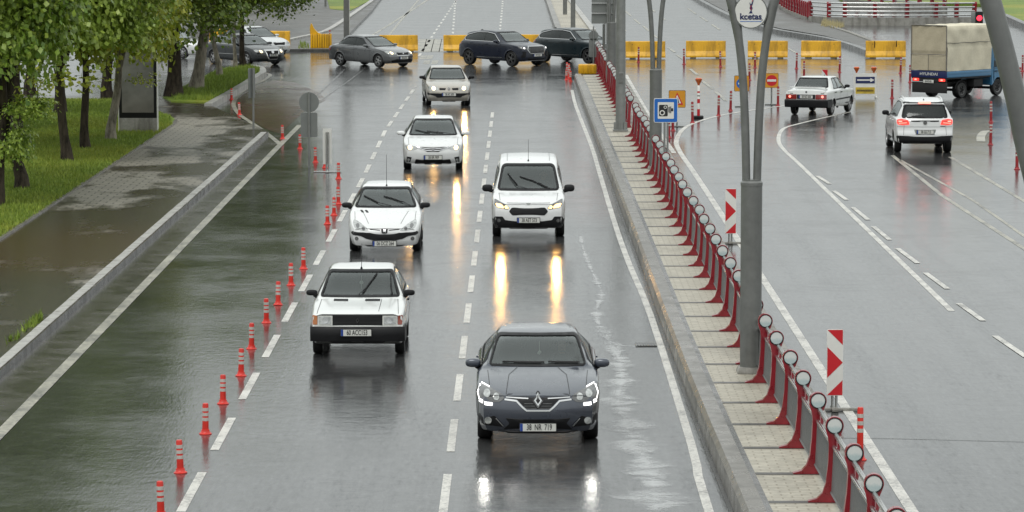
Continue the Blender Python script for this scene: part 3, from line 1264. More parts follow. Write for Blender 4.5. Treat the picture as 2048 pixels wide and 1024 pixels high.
P_WHITE = car_paint('white_car_paint', (0.72, 0.725, 0.72), rough=0.3)
P_WHITE_OLD = car_paint('old_white_car_paint', (0.69, 0.70, 0.68), rough=0.35, dirt=0.5)
P_GREY_D = car_paint('graphite_car_paint', (0.052, 0.060, 0.080), metal=0.35, rough=0.3, dirt=0.2)
P_BEIGE = car_paint('champagne_car_paint', (0.42, 0.39, 0.34), metal=0.35, rough=0.32, dirt=0.35)
P_GREY = car_paint('steel_grey_car_paint', (0.135, 0.140, 0.145), metal=0.45, rough=0.3, dirt=0.3)
P_NAVY = car_paint('navy_car_paint', (0.008, 0.012, 0.026), rough=0.3, dirt=0.06, coat=0.45)
P_TEAL = car_paint('deep_green_car_paint', (0.007, 0.016, 0.020), rough=0.3, dirt=0.06, coat=0.45)
P_BLACK = car_paint('black_car_paint', (0.008, 0.012, 0.014), rough=0.3, dirt=0.08, coat=0.5)
P_SILVER = car_paint('silver_car_paint', (0.56, 0.57, 0.57), metal=0.3, rough=0.3, dirt=0.25)
P_BLUE = car_paint('blue_truck_paint', (0.028, 0.16, 0.31), rough=0.35, dirt=0.35)


def lamp_pair(car, poly, glass, inner=(), inner_mat=None, off=0.007, inner_face='front', name='headlight', r=0.03):
    for sg in (1, -1):
        p = poly if sg > 0 else mir(poly)
        o = car.patch(name, rounded(p, r), inner_face, glass, off=off)
        for q in inner:
            q_ = q if sg > 0 else mir(q)
            car.patch('bulb', q_, inner_face, inner_mat, o, off=off + 0.006, thick=0.008, step=0.03)


def car_hatch_grey():
    sp = dict(L=4.36, cat='car', cab=(1.26, 99), B=[(0, .20), (.5, .17), (3.9, .18), (4.36, .26)],
              T=[(0, .735), (.10, .77), (.35, .835), (.8, .925), (1.2, .99), (1.32, 1.02), (2.08, 1.395), (2.5, 1.447), (3.2, 1.43), (3.9, 1.355), (4.17, 1.08), (4.30, 1.0), (4.36, .95)],
              belt=[(0, .705), (.15, .755), (.5, .83), (1.1, .925), (1.35, .95), (2.2, .955), (3.3, .99), (4.0, 1.0), (4.36, .92)],
              W=[(0, .79), (.25, .855), (.7, .895), (1.3, .905), (3.5, .905), (4.1, .865), (4.36, .80)], Wr=[(1.2, .80), (1.6, .725), (2.05, .635), (3.0, .595), (3.9, .54)],
              nose=[(.2, .09), (.34, .02), (.5, 0), (.62, .02), (.72, .06), (.9, .12)], tail=[(.3, 0), (.7, .02), (.95, .08)], bow=.24)
    c = Car('hatchback_car', 'dark grey hatchback with lit white daytime lamps, nearest car to the camera', P_GREY_D, sp, res=0.04)
    c.window('windscreen', [(-.715, 1.015), (.715, 1.015), (.585, 1.392), (-.585, 1.392)], 'front', r=.06, frame=.022)
    c.sides('side_window', [(1.50, .985), (2.22, 1.33), (2.75, 1.372), (3.3, 1.352), (3.78, 1.24), (3.62, 1.06)], material=M_GLASS_D, frame=.02)
    c.window('rear_window', [(-.58, 1.08), (.58, 1.08), (.47, 1.31), (-.47, 1.31)], 'rear', material=M_GLASS_D)
    c.wheels(.325, .21, .90, 2.67, spokes=5)
    c.cabin(1.35, .98, (2.35, 3.25), hw=.37)
    c.mirrors(.955, 1.62, 1.02, (.115, .08, .068), P_GREY_D)
    # upper grille with the chrome line running down into a V
    c.patch('grille', rounded([(-.46, .70), (-.30, .675), (-.21, .585), (-.16, .545), (.16, .545), (.21, .585), (.30, .675), (.46, .70), (.44, .745), (-.44, .745)], .02), 'front', M_BLACKP)
    m = c.line([(-.48, .672), (-.31, .655), (-.225, .57), (-.165, .522), (.165, .522), (.225, .57), (.31, .655), (.48, .672)], 'front', .024, .012)
    c.line([(-.46, .705), (-.14, .69)], 'front', .016, .012, mb=m)
    c.line([(.46, .705), (.14, .69)], 'front', .016, .012, mb=m)
    c.out(m, 'chrome_strip', M_TRIM)
    o = [(0, .765), (.078, .66), (0, .555), (-.078, .66)]
    i = [(0, .705), (.034, .66), (0, .615), (-.034, .66)]
    e = c.patch('badge_backing', rounded([(0, .79), (.10, .66), (0, .53), (-.10, .66)], .03), 'front', M_BLACKP, off=.012)
    c.ring('diamond_badge', o, i, 'front', M_TRIM, e, off=.026)
    # head lamps with C-shaped lit outline
    hl = [(.48, .685), (.52, .74), (.66, .79), (.82, .845), (.855, .76), (.84, .665), (.66, .625), (.55, .635)]
    for sg in (1, -1):
        f = (lambda p: p) if sg > 0 else mir
        h = c.patch('headlight', rounded(f(hl), .02), 'front', M_LAMP_DK, off=.008)
        c.patch('projector', circ(sg * .60, .70, .045), 'front', M_LAMP, h, off=.014, thick=.006)
        c.patch('projector', circ(sg * .735, .735, .048), 'front', M_LAMP, h, off=.014, thick=.006)
        d = c.line(f([(.655, .597), (.75, .600), (.835, .635)]), 'front', .046, .016)
        c.line(f([(.835, .640), (.862, .73), (.832, .83)]), 'front', .014, .016, mb=d)
        c.line(f([(.82, .845), (.70, .805)]), 'front', .010, .016, mb=d)
        c.out(d, 'running_light', M_DRL, h)
        c.patch('fog_light_recess', rounded(f([(.50, .275), (.62, .43), (.86, .435), (.875, .33), (.78, .285)]), .02), 'front', M_BLACKP)
        c.patch('fog_light', circ(sg * .715, .36, .05), 'front', M_LAMP, off=.018)
        c.out(c.line(f([(.50, .29), (.60, .40)]), 'front', .014, .016), 'chrome_strip', M_TRIM)
    c.patch('lower_grille', rounded([(-.47, .41), (-.41, .33), (-.50, .235), (.50, .235), (.41, .33), (.47, .41)], .02), 'front', M_BLACKP)
    c.out(c.line([(-.58, .215), (-.42, .200), (.42, .200), (.58, .215)], 'front', .022, .012), 'bumper_lip', M_TRIM)
    c.plate('38  NR  719', .277)
    c.seams(side=[[(1.45, .22), (1.42, .7), (1.52, .95)], [(2.55, .24), (2.55, .98)], [(3.35, .35), (3.45, .98)], [(1.2, .78), (3.9, .86)]],
            top=[[(-.70, .42), (-.735, 1.22)], [(.70, .42), (.735, 1.22)], [(-.46, .14), (-.42, .9), (-.30, 1.25)], [(.46, .14), (.42, .9), (.30, 1.25)]],
            handles=[(2.38, .90), (3.25, .92)])
    c.wiper([(.05, 1.03), (-.35, 1.035)], [(.10, 1.045), (-.52, 1.05)])
    c.wiper([(.60, 1.03), (.25, 1.035)], [(.62, 1.045), (.16, 1.05)])
    m = MB().box((0, 2.14, 1.315), (.24, .05, .07), bevel=.02)
    c.out(m, 'inside_mirror', M_BLACKP)
    m = MB().box((.03, 1.95, 1.13), (.045, .02, .06), rot=Matrix.Rotation(.6, 3, 'Y'), bevel=.008).tube([(.03, 2.05, 1.29), (.03, 1.95, 1.16)], .004, n=4)
    c.out(m, 'hanging_charm', M_PLATE)
    m = MB()
    for z in (.62, .585, .555):
        c.line([(-.2, z), (.2, z)], 'front', .006, .010, mb=m)
    c.out(m, 'grille_bars', M_LAMP_DK)
    return c.finish()


def car_boxy_saloon():
    sp = dict(L=4.10, cab=(1.17, 3.48), B=[(0, .28), (.5, .2), (4.1, .28)],
              T=[(0, .755), (.10, .785), (.5, .835), (1.15, .925), (1.24, .955), (1.87, 1.335), (2.1, 1.385), (2.6, 1.405), (3.05, 1.37), (3.45, 1.03), (3.6, .98), (4.0, .95), (4.1, .91)],
              belt=[(0, .735), (.15, .765), (.6, .815), (1.15, .885), (1.4, .90), (3.3, .925), (4.1, .88)],
              W=[(0, .775), (.3, .80), (.9, .815), (3.3, .815), (4.1, .77)], Wr=[(1.1, .73), (1.5, .655), (1.9, .585), (3.0, .56)],
              nose=[(.25, .06), (.36, .0), (.53, 0), (.56, .05), (.74, .07), (.9, .1)], tail=[(.3, 0), (.9, .05)], bow=.06, bowp=3, roofr=.07, crown=3.2, zone=(.5, .5))
    c = Car('saloon_car', 'white boxy old saloon with square lamps and black bumper, beside the red posts', P_WHITE_OLD, sp, res=0.042)
    c.window('windscreen', [(-.685, .945), (.685, .945), (.545, 1.335), (-.545, 1.335)], 'front', r=.035, frame=.028)
    c.sides('side_window', [(1.50, .955), (1.98, 1.30), (2.5, 1.335), (2.95, 1.30), (3.22, .96)], material=M_GLASS, frame=.022, r=.03)
    c.window('rear_window', [(-.60, 1.02), (.60, 1.02), (.50, 1.31), (-.50, 1.31)], 'rear')
    c.wheels(.285, .165, .76, 2.48, rim=M_RIM_D, spokes=7)
    c.cabin(1.25, .90, (2.15, 2.95), seat_z=.5, hw=.34)
    c.mirrors(.855, 1.48, .985, (.10, .05, .052), M_BLACKP)
    c.patch('grille', [(-.43, .565), (.43, .565), (.43, .738), (-.43, .738)], 'front', M_BLACKP, off=.008)
    m = MB()
    for z in np.linspace(.59, .715, 6):
        c.line([(-.42, z), (.42, z)], 'front', .006, .018, mb=m)
    c.out(m, 'grille_bars', M_INTERIOR)
    c.ring('diamond_badge', [(0, .70), (.032, .65), (0, .60), (-.032, .65)], [(0, .672), (.014, .65), (0, .628), (-.014, .65)], 'front', M_RIM_D, off=.024)
    for sg in (1, -1):
        f = (lambda p: p) if sg > 0 else mir
        h = c.patch('headlight', rounded(f([(.43, .57), (.675, .57), (.675, .735), (.43, .735)]), .012), 'front', M_PLATE, off=.014)
        g = c.patch('lens', rounded(f([(.45, .585), (.66, .585), (.66, .715), (.45, .715)]), .012), 'front', M_LAMP, h, off=.022)
        c.patch('reflector', circ(sg * .55, .65, .055, 14), 'front', M_TRIM, h, off=.030)
        c.patch('turn_signal', rounded(f([(.69, .575), (.765, .575), (.765, .73), (.69, .73)]), .015), 'front', M_AMBER if sg < 0 else M_AMBER_R, off=.014)
    # wrap-round black bumper
    b = MB()
    outl = []
    for x in np.linspace(-.815, .815, 25):
        outl.append((x, .0 + .10 * (abs(x) / .81) ** 6 - .07))
    rows = []
    for z, o_ in ((.285, .10), (.30, .02), (.40, .0), (.50, .0), (.545, .03), (.55, .10)):
        rows.append([b.bm.verts.new((x, y + o_, z)) for x, y in [(-.83, .62)] + outl + [(.83, .62)]])
    for a_, b_ in zip(rows, rows[1:]):
        for q in range(len(a_) - 1):
            b.bm.faces.new((a_[q], a_[q + 1], b_[q + 1], b_[q]))
    c.out(b, 'front_bumper', M_BLACKP)
    c.bumper_front = -.07
    p = c.plate('60 ACC153', .455, x=-.02, lift=.085)
    c.seams(side=[[(1.33, .25), (1.33, .88)], [(2.32, .25), (2.32, .92), (2.30, 1.30)], [(3.1, .6), (3.2, .92)], [(.3, .70), (3.9, .74)]],
            top=[[(-.70, .16), (-.665, 1.16)], [(.70, .16), (.665, 1.16)], [(.36, .2), (.385, 1.1)]], handles=[(2.16, .80), (2.98, .82)], handle_mat=M_BLACKP)
    m = c.line([(-.45, .90), (-.20, .90)], 'front', .022, .006)
    c.line([(.10, .90), (.36, .90)], 'front', .022, .006, mb=m)
    c.out(m, 'bonnet_vents', M_BLACKP)
    c.wiper([(-.02, .955), (.10, 1.06), (.27, 1.27)], [(.05, .99), (.16, 1.14), (.28, 1.29)])
    c.wiper([(.55, .955), (.52, 1.30)], [(.56, .97), (.53, 1.12)])
    m = MB().box((0, 2.0, 1.255), (.22, .04, .06), bevel=.015)
    c.out(m, 'inside_mirror', M_BLACKP)
    m = MB().lathe([(.001, -.008), (.035, -.008), (.035, .008), (.001, .008)], axis='Y', n=10).xf(Matrix.Translation((0, 1.9, 1.12)))
    m.tube([(0, 1.97, 1.23), (0, 1.9, 1.15)], .004, n=4).tube([(0, 1.9, 1.09), (0, 1.9, 1.0)], .006, n=4)
    c.out(m, 'hanging_charm', M_PLATE)
    c.antenna(1.95, .25, .42)
    return c.finish()


def car_van():
    sp = dict(L=4.16, cat='van', cab=(.90, 99), B=[(0, .24), (.5, .2), (4.16, .3)],
              T=[(0, .80), (.08, .85), (.35, .935), (.85, 1.03), (.95, 1.07), (1.72, 1.585), (1.95, 1.67), (2.5, 1.755), (3.3, 1.77), (3.95, 1.74), (4.1, 1.69), (4.16, 1.60)],
              belt=[(0, .77), (.15, .82), (.5, .90), (1.0, .985), (1.5, 1.02), (4.16, 1.05)],
              W=[(0, .77), (.3, .83), (.8, .86), (3.9, .86), (4.16, .82)], Wr=[(.9, .80), (1.3, .75), (1.7, .69), (3.0, .695), (4.16, .68)],
              nose=[(.2, .06), (.4, 0), (.6, .01), (.8, .07), (1.0, .15)], tail=[(.3, 0), (1.7, .06)], bow=.22, roofr=.12, zone=(.9, .25))
    c = Car('panel_van', 'small white delivery van with lit amber lamps and black lower bumper', P_WHITE, sp, res=0.042)
    c.window('windscreen', [(-.715, 1.06), (.715, 1.06), (.60, 1.60), (-.60, 1.60)], 'front', r=.09, frame=.04)
    c.sides('side_window', [(1.28, 1.08), (1.82, 1.50), (2.45, 1.52), (2.45, 1.08)], material=M_GLASS_D, frame=.02, r=.04)
    c.wheels(.31, .19, .82, 2.49, spokes=7, rim=M_RIM_D)
    c.cabin(1.05, 1.04, (2.2,), seat_z=.62, tall=.7)
    m = MB().box((0, 2.65, 1.05), (1.35, .03, 1.1))
    c.out(m, 'bulkhead', M_INTERIOR)
    c.mirrors(.965, 1.33, 1.075, (.125, .08, .085), M_BLACKP)
    c.patch('grille', rounded([(-.455, .625), (-.375, .535), (.375, .535), (.455, .625), (.385, .715), (-.385, .715)], .03), 'front', M_BLACKP, off=.008)
    m = MB()
    for z in (.565, .60, .635, .67):
        c.line([(-.37, z), (.37, z)], 'front', .007, .018, mb=m)
    c.out(m, 'grille_bars', M_INTERIOR)
    c.patch('oval_badge', circ(0, .795, .05, 16, .022), 'front', M_SIGN_BACK, off=.010)
    hl = [(.43, .70), (.50, .665), (.72, .705), (.79, .76), (.795, .885), (.76, .88), (.55, .79)]
    lamp_pair(c, hl, M_LAMP_DK, [rounded([(.45, .695), (.53, .68), (.56, .735), (.52, .765)], .02), rounded([(.56, .69), (.73, .715), (.765, .80), (.60, .775)], .03)], M_LAMP_Y)
    low = rounded([(-.85, .225), (.85, .225), (.86, .43), (.80, .435), (.775, .50), (.60, .505), (.545, .425), (.30, .40), (-.30, .40), (-.545, .425), (-.60, .505), (-.775, .50), (-.80, .435), (-.86, .43)], .02)
    c.patch('lower_bumper', low, 'front', M_BLACKP, off=.012)
    for sg in (1, -1):
        c.patch('fog_light', circ(sg * .68, .41, .04), 'front', M_LAMP_DK, off=.02)
    c.plate('38 AET 573', .425, lift=.03)
    c.seams(side=[[(1.18, .3), (1.16, .95)], [(2.58, .35), (2.58, 1.5)], [(.9, .72), (4.0, .76)], [(2.6, 1.06), (4.1, 1.08)]],
            top=[[(-.66, .35), (-.69, .88)], [(.66, .35), (.69, .88)], [(-.5, 2.0), (-.5, 4.0)], [(.5, 2.0), (.5, 4.0)]],
            front=[[(-.5, .815), (.5, .815)]], handles=[(2.4, .93)], handle_mat=M_BLACKP)
    c.wiper([(-.04, 1.075), (-.28, 1.13), (-.46, 1.33)], [(-.26, 1.16), (-.48, 1.40)])
    c.wiper([(.50, 1.075), (.24, 1.20)], [(.44, 1.09), (.12, 1.24), (-.20, 1.335)])
    m = MB().box((0, 1.82, 1.50), (.24, .05, .07), bevel=.02)
    c.out(m, 'inside_mirror', M_BLACKP)
    c.antenna(1.95, -.12, .52)
    return c.finish()


def car_small_hatch():
    sp = dict(L=3.84, cab=(1.08, 99), B=[(0, .17), (.5, .17), (3.84, .26)],
              T=[(0, .56), (.08, .61), (.4, .74), (.8, .85), (1.05, .915), (1.14, .95), (1.9, 1.33), (2.25, 1.405), (2.8, 1.42), (3.4, 1.36), (3.66, 1.05), (3.8, .92), (3.84, .88)],
              belt=[(0, .53), (.12, .57), (.5, .70), (1.0, .845), (1.3, .885), (3.4, .95), (3.84, .86)],
              W=[(0, .70), (.2, .76), (.6, .805), (1.2, .825), (3.0, .825), (3.6, .80), (3.84, .74)], Wr=[(1.0, .75), (1.45, .67), (1.9, .58), (3.4, .54)],
              nose=[(.15, .05), (.3, 0), (.45, .0), (.55, .04), (.8, .14)], tail=[(.3, 0), (.9, .06)], bow=.26)
    c = Car('compact_car', 'white compact hatchback with smiling black grille, behind the boxy saloon', P_WHITE, sp, res=0.045)
    c.window('windscreen', [(-.685, .945), (.685, .945), (.525, 1.325), (-.525, 1.325)], 'front', r=.06, frame=.032)
    c.sides('side_window', [(1.45, .93), (2.02, 1.28), (2.5, 1.325), (3.0, 1.295), (3.25, 1.02)], material=M_GLASS_D, frame=.02)
    c.window('rear_window', [(-.55, 1.05), (.55, 1.05), (.45, 1.30), (-.45, 1.30)], 'rear', material=M_GLASS_D)
    c.wheels(.29, .18, .76, 2.44, spokes=7)
    c.cabin(1.15, .92, (2.1, 2.85), seat_z=.52)
    c.mirrors(.885, 1.45, .965, (.115, .07, .062), M_BLACKP)
    c.patch('grille', rounded([(-.72, .485), (-.745, .44), (-.70, .405), (-.52, .385), (-.40, .325), (-.25, .295), (.25, .295), (.40, .325), (.52, .385), (.70, .405), (.745, .44), (.72, .485), (.40, .46), (-.40, .46)], .02), 'front', M_BLACKP, off=.012)
    e = c.patch('badge_backing', rounded([(-.075, .55), (-.06, .45), (.06, .45), (.075, .55)], .02), 'front', M_BLACKP, off=.016)
    c.patch('animal_badge', rounded([(-.03, .53), (-.02, .50), (-.035, .47), (.0, .485), (.03, .465), (.025, .50), (.04, .535), (.0, .525)], .006), 'front', M_TRIM, e, off=.026)
    lamp_pair(c, [(.335, .505), (.40, .565), (.54, .655), (.69, .725), (.715, .66), (.69, .575), (.62, .525), (.45, .50)], M_LAMP, [circ(.47, .545, .036), circ(.60, .60, .042)], M_LAMP_DK)
    for sg in (1, -1):
        c.patch('fog_light', circ(sg * .62, .325, .042), 'front', M_LAMP_DK, off=.010)
    m = c.line([(-.33, .535), (-.10, .515)], 'front', .018, .006)
    c.line([(.33, .535), (.10, .515)], 'front', .018, .006, mb=m)
    c.out(m, 'bonnet_edge', M_SEAM)
    m = c.patch('bonnet_vent', rounded([(-.575, .885), (-.53, .845), (-.475, .845), (-.52, .885)], .01), 'front', M_BLACKP, off=.006)
    c.patch('bonnet_vent', rounded([(-.47, .885), (-.425, .845), (-.37, .845), (-.415, .885)], .01), 'front', M_BLACKP, off=.006)
    c.plate('06 DCZ 264', .222)
    c.seams(side=[[(1.3, .25), (1.28, .85)], [(2.5, .25), (2.55, .95)], [(1.0, .62), (3.4, .66)]],
            top=[[(-.66, .30), (-.69, 1.0)], [(.66, .30), (.69, 1.0)], [(-.36, .25), (-.52, .95)], [(.36, .25), (.52, .95)]], handles=[(2.32, .86)])
    c.wiper([(.12, .955), (-.18, 1.02), (-.33, 1.09)], [(-.18, 1.03), (-.50, 1.16)])
    c.wiper([(.55, .96), (.35, 1.05)], [(.38, 1.03), (.16, 1.10), (-.05, 1.15)])
    m = MB()
    for i in range(7):
        m.box((-.24 + i * .075, 1.42, .945), (.045, .02, .025))
    c.out(m, 'dashboard_papers', M_PLATE)
    c.antenna(2.0, -.12, .72)
    return c.finish()


def saloon_spec(L=4.62, H=1.46, W=.885, **kw):
    q = H / 1.46
    sp = dict(L=L, cab=(1.16, L - .5), B=[(0, .2), (.5, .18), (L, .28)],
              T=[(0, .70), (.08, .735), (.35, .82), (.8, .895), (1.12, .945), (1.22, .975), (2.0, 1.365 * q), (2.35, 1.44 * q), (2.8, H), (3.3, 1.425 * q), (L - .62, 1.13), (L - .48, 1.06), (L - .15, 1.02), (L, .95)],
              belt=[(0, .67), (.12, .70), (.5, .79), (1.1, .89), (1.4, .91), (3.5, .965), (L - .4, .98), (L, .90)],
              W=[(0, W - .13), (.25, W - .06), (.7, W - .012), (1.3, W), (L - 1.0, W), (L - .35, W - .05), (L, W - .12)],
              Wr=[(1.1, .79), (1.55, .705), (2.0, .61), (3.2, .58), (L - .6, .56)],
              nose=[(.2, .07), (.35, 0), (.5, 0), (.66, .05), (.9, .14)], tail=[(.3, 0), (.75, .0), (1.0, .07)], bow=.24)
    sp.update(kw)
    return sp


def car_white_saloon():
    c = Car('saloon_car', 'white modern saloon with chrome bar grille and white mirrors, lamps lit', P_WHITE, saloon_spec(), res=0.05, k=2)
    c.window('windscreen', [(-.70, .965), (.70, .965), (.545, 1.375), (-.545, 1.375)], 'front', r=.06)
    c.sides('side_window', [(1.55, .965), (2.15, 1.31), (2.8, 1.365), (3.4, 1.31), (3.85, 1.06), (3.6, 1.0)], material=M_GLASS_D, frame=.02)
    c.window('rear_window', [(-.60, 1.12), (.60, 1.12), (.50, 1.38), (-.50, 1.38)], 'rear')
    c.wheels(.32, .2, .94, 2.70, spokes=5)
    c.cabin(1.25, .95, (2.35, 3.2))
    c.mirrors(.955, 1.56, 1.0, (.12, .075, .06), P_WHITE)
    c.patch('grille', rounded([(-.42, .665), (-.16, .545), (.16, .545), (.42, .665), (.38, .685), (-.38, .685)], .02), 'front', M_BLACKP, off=.010)
    m = MB()
    for a, b in ((.655, .585), (.675, .635)):
        c.line([(-.46, a + .01), (-.2, b), (0, b - .012), (.2, b), (.46, a + .01)], 'front', .018, .02, mb=m)
    c.out(m, 'chrome_strip', M_TRIM)
    c.ring('oval_badge', circ(0, .62, .07, 16, .048), circ(0, .62, .052, 16, .034), 'front', M_TRIM, off=.032)
    lamp_pair(c, [(.42, .665), (.50, .60), (.66, .585), (.76, .60), (.80, .72), (.72, .745), (.55, .70)], M_LAMP, [circ(.665, .655, .062)], M_LAMP_W)
    c.patch('lower_grille', rounded([(-.50, .33), (-.54, .20), (.54, .20), (.50, .33)], .03), 'front', M_BLACKP, off=.008)
    for sg in (1, -1):
        f = (lambda p: p) if sg > 0 else mir
        c.patch('fog_light_recess', rounded(f([(.615, .385), (.755, .405), (.77, .235), (.66, .25)]), .02), 'front', M_BLACKP, off=.008)
        c.patch('fog_light', circ(sg * .70, .31, .035), 'front', M_LAMP, off=.016)
    c.out(c.line([(-.5, .185), (.5, .185)], 'front', .02, .012), 'bumper_lip', P_WHITE)
    c.plate('38 BR 909', .385)
    c.seams(side=[[(1.4, .25), (1.38, .9)], [(2.55, .25), (2.55, .97)], [(3.5, .4), (3.6, .98)]], top=[[(-.70, .3), (-.73, 1.1)], [(.70, .3), (.73, 1.1)]], handles=[(2.38, .86), (3.35, .88)])
    c.wiper([(.05, .985), (-.25, 1.03)], [(-.1, 1.0), (-.52, 1.09)])
    c.wiper([(.5, .985), (.1, 1.03)], [(.3, 1.0), (-.18, 1.06)])
    return c.finish()


def car_beige_saloon():
    sp = saloon_spec(4.36, 1.45, .87, cab=(1.08, 3.98), T=[(0, .74), (.08, .78), (.4, .87), (.8, .93), (1.05, .965), (1.15, .995), (1.92, 1.37), (2.3, 1.44), (2.8, 1.455), (3.4, 1.40), (3.85, 1.12), (4.05, 1.04), (4.3, 1.0), (4.36, .93)],
                     belt=[(0, .71), (.12, .745), (.5, .83), (1.1, .91), (1.4, .93), (3.5, .965), (4.36, .90)])
    c = Car('saloon_car', 'beige saloon with two grille slots and bright lamps, far back in the lane', P_BEIGE, sp, res=0.055, k=2)
    c.window('windscreen', [(-.685, .985), (.685, .985), (.555, 1.365), (-.555, 1.365)], 'front', r=.06)
    c.sides('side_window', [(1.5, .975), (2.1, 1.31), (2.8, 1.355), (3.3, 1.30), (3.7, 1.03)], material=M_GLASS_D, frame=.02)
    c.window('rear_window', [(-.60, 1.10), (.60, 1.10), (.50, 1.36), (-.50, 1.36)], 'rear')
    c.wheels(.31, .2, .82, 2.64, spokes=7)
    c.cabin(1.2, .95, (2.25, 3.05))
    c.mirrors(.945, 1.5, 1.04, (.115, .07, .06), M_BLACKP)
    for sg in (1, -1):
        f = (lambda p: p) if sg > 0 else mir
        c.patch('grille', rounded(f([(.11, .69), (.36, .70), (.36, .615), (.14, .615)]), .02), 'front', M_BLACKP, off=.010)
    c.ring('diamond_badge', [(0, .74), (.06, .665), (0, .59), (-.06, .665)], [(0, .695), (.025, .665), (0, .635), (-.025, .665)], 'front', M_TRIM, off=.028)
    lamp_pair(c, [(.38, .70), (.40, .61), (.60, .585), (.76, .62), (.78, .73), (.68, .775), (.48, .745)], M_LAMP, [circ(.57, .675, .075)], M_LAMP_W)
    c.patch('bumper_strip', rounded([(-.80, .52), (-.79, .43), (-.52, .40), (-.44, .335), (.44, .335), (.52, .40), (.79, .43), (.80, .52)], .02), 'front', M_BLACKP, off=.012)
    c.plate('38 AC 600', .455, lift=.02)
    c.seams(side=[[(1.3, .25), (1.3, .9)], [(2.4, .25), (2.4, .96)]], handles=[(2.2, .86), (3.1, .88)])
    return c.finish()


def car_grey_saloon():
    c = Car('saloon_car', 'steel grey saloon crossing the junction sideways with its lamps on', P_GREY, saloon_spec(4.44, 1.466, .874), res=0.05, k=2)
    c.window('windscreen', [(-.70, .965), (.70, .965), (.545, 1.375), (-.545, 1.375)], 'front', r=.06)
    c.sides('side_window', [(1.58, .96), (2.12, 1.30), (2.6, 1.36), (3.15, 1.345), (3.72, 1.08), (3.6, .99)], material=M_GLASS_D, frame=.022)
    c.window('rear_window', [(-.60, 1.12), (.60, 1.12), (.50, 1.38), (-.50, 1.38)], 'rear')
    c.wheels(.315, .2, .85, 2.65, spokes=5)
    c.cabin(1.25, .95, (2.35, 3.2))
    c.mirrors(.945, 1.60, 1.0, (.115, .075, .06), P_GREY)
    c.patch('grille', rounded([(-.36, .70), (-.32, .585), (.32, .585), (.36, .70)], .02), 'front', M_BLACKP, off=.010)
    c.out(c.line([(-.40, .60), (-.34, .555), (.34, .555), (.40, .60)], 'front', .025, .014), 'chrome_strip', M_TRIM)
    c.patch('round_badge', circ(0, .65, .035, 10), 'front', M_TRIM, off=.02)
    lamp_pair(c, [(.40, .70), (.42, .62), (.62, .60), (.78, .63), (.81, .745), (.72, .765), (.55, .735)], M_LAMP, [circ(.60, .675, .055)], M_LAMP_W)
    c.patch('lower_grille', rounded([(-.68, .33), (-.60, .24), (.60, .24), (.68, .33), (.40, .40), (-.40, .40)], .02), 'front', M_BLACKP, off=.008)
    c.out(c.line([(-.66, .22), (.66, .22)], 'front', .03, .014), 'bumper_lip', M_TRIM)
    c.plate('38 LR 105', .45)
    for sg in (1, -1):
        f = (lambda p: p) if sg > 0 else mir
        c.patch('tail_light', rounded(f([(.55, .82), (.76, .84), (.77, .70), (.58, .68)]), .02), 'rear', M_TAIL)
    for f in ('left', 'right'):
        c.patch('tail_light', rounded([(4.12, .88), (4.30, .87), (4.32, .72), (4.2, .70)], .02), f, M_TAIL)
    c.seams(side=[[(1.42, .25), (1.40, .9)], [(2.5, .25), (2.52, .97), (2.55, 1.33)], [(3.35, .4), (3.5, .98)], [(1.3, .77), (4.2, .83)]],
            top=[[(-.70, .3), (-.73, 1.1)], [(.70, .3), (.73, 1.1)]], handles=[(2.35, .86), (3.25, .88)])
    m = MB()
    for f in ('left', 'right'):
        c.line([(1.52, .945), (3.74, 1.01)], f, .016, .01, mb=m)
    c.out(m, 'window_trim', M_TRIM)
    return c.finish()


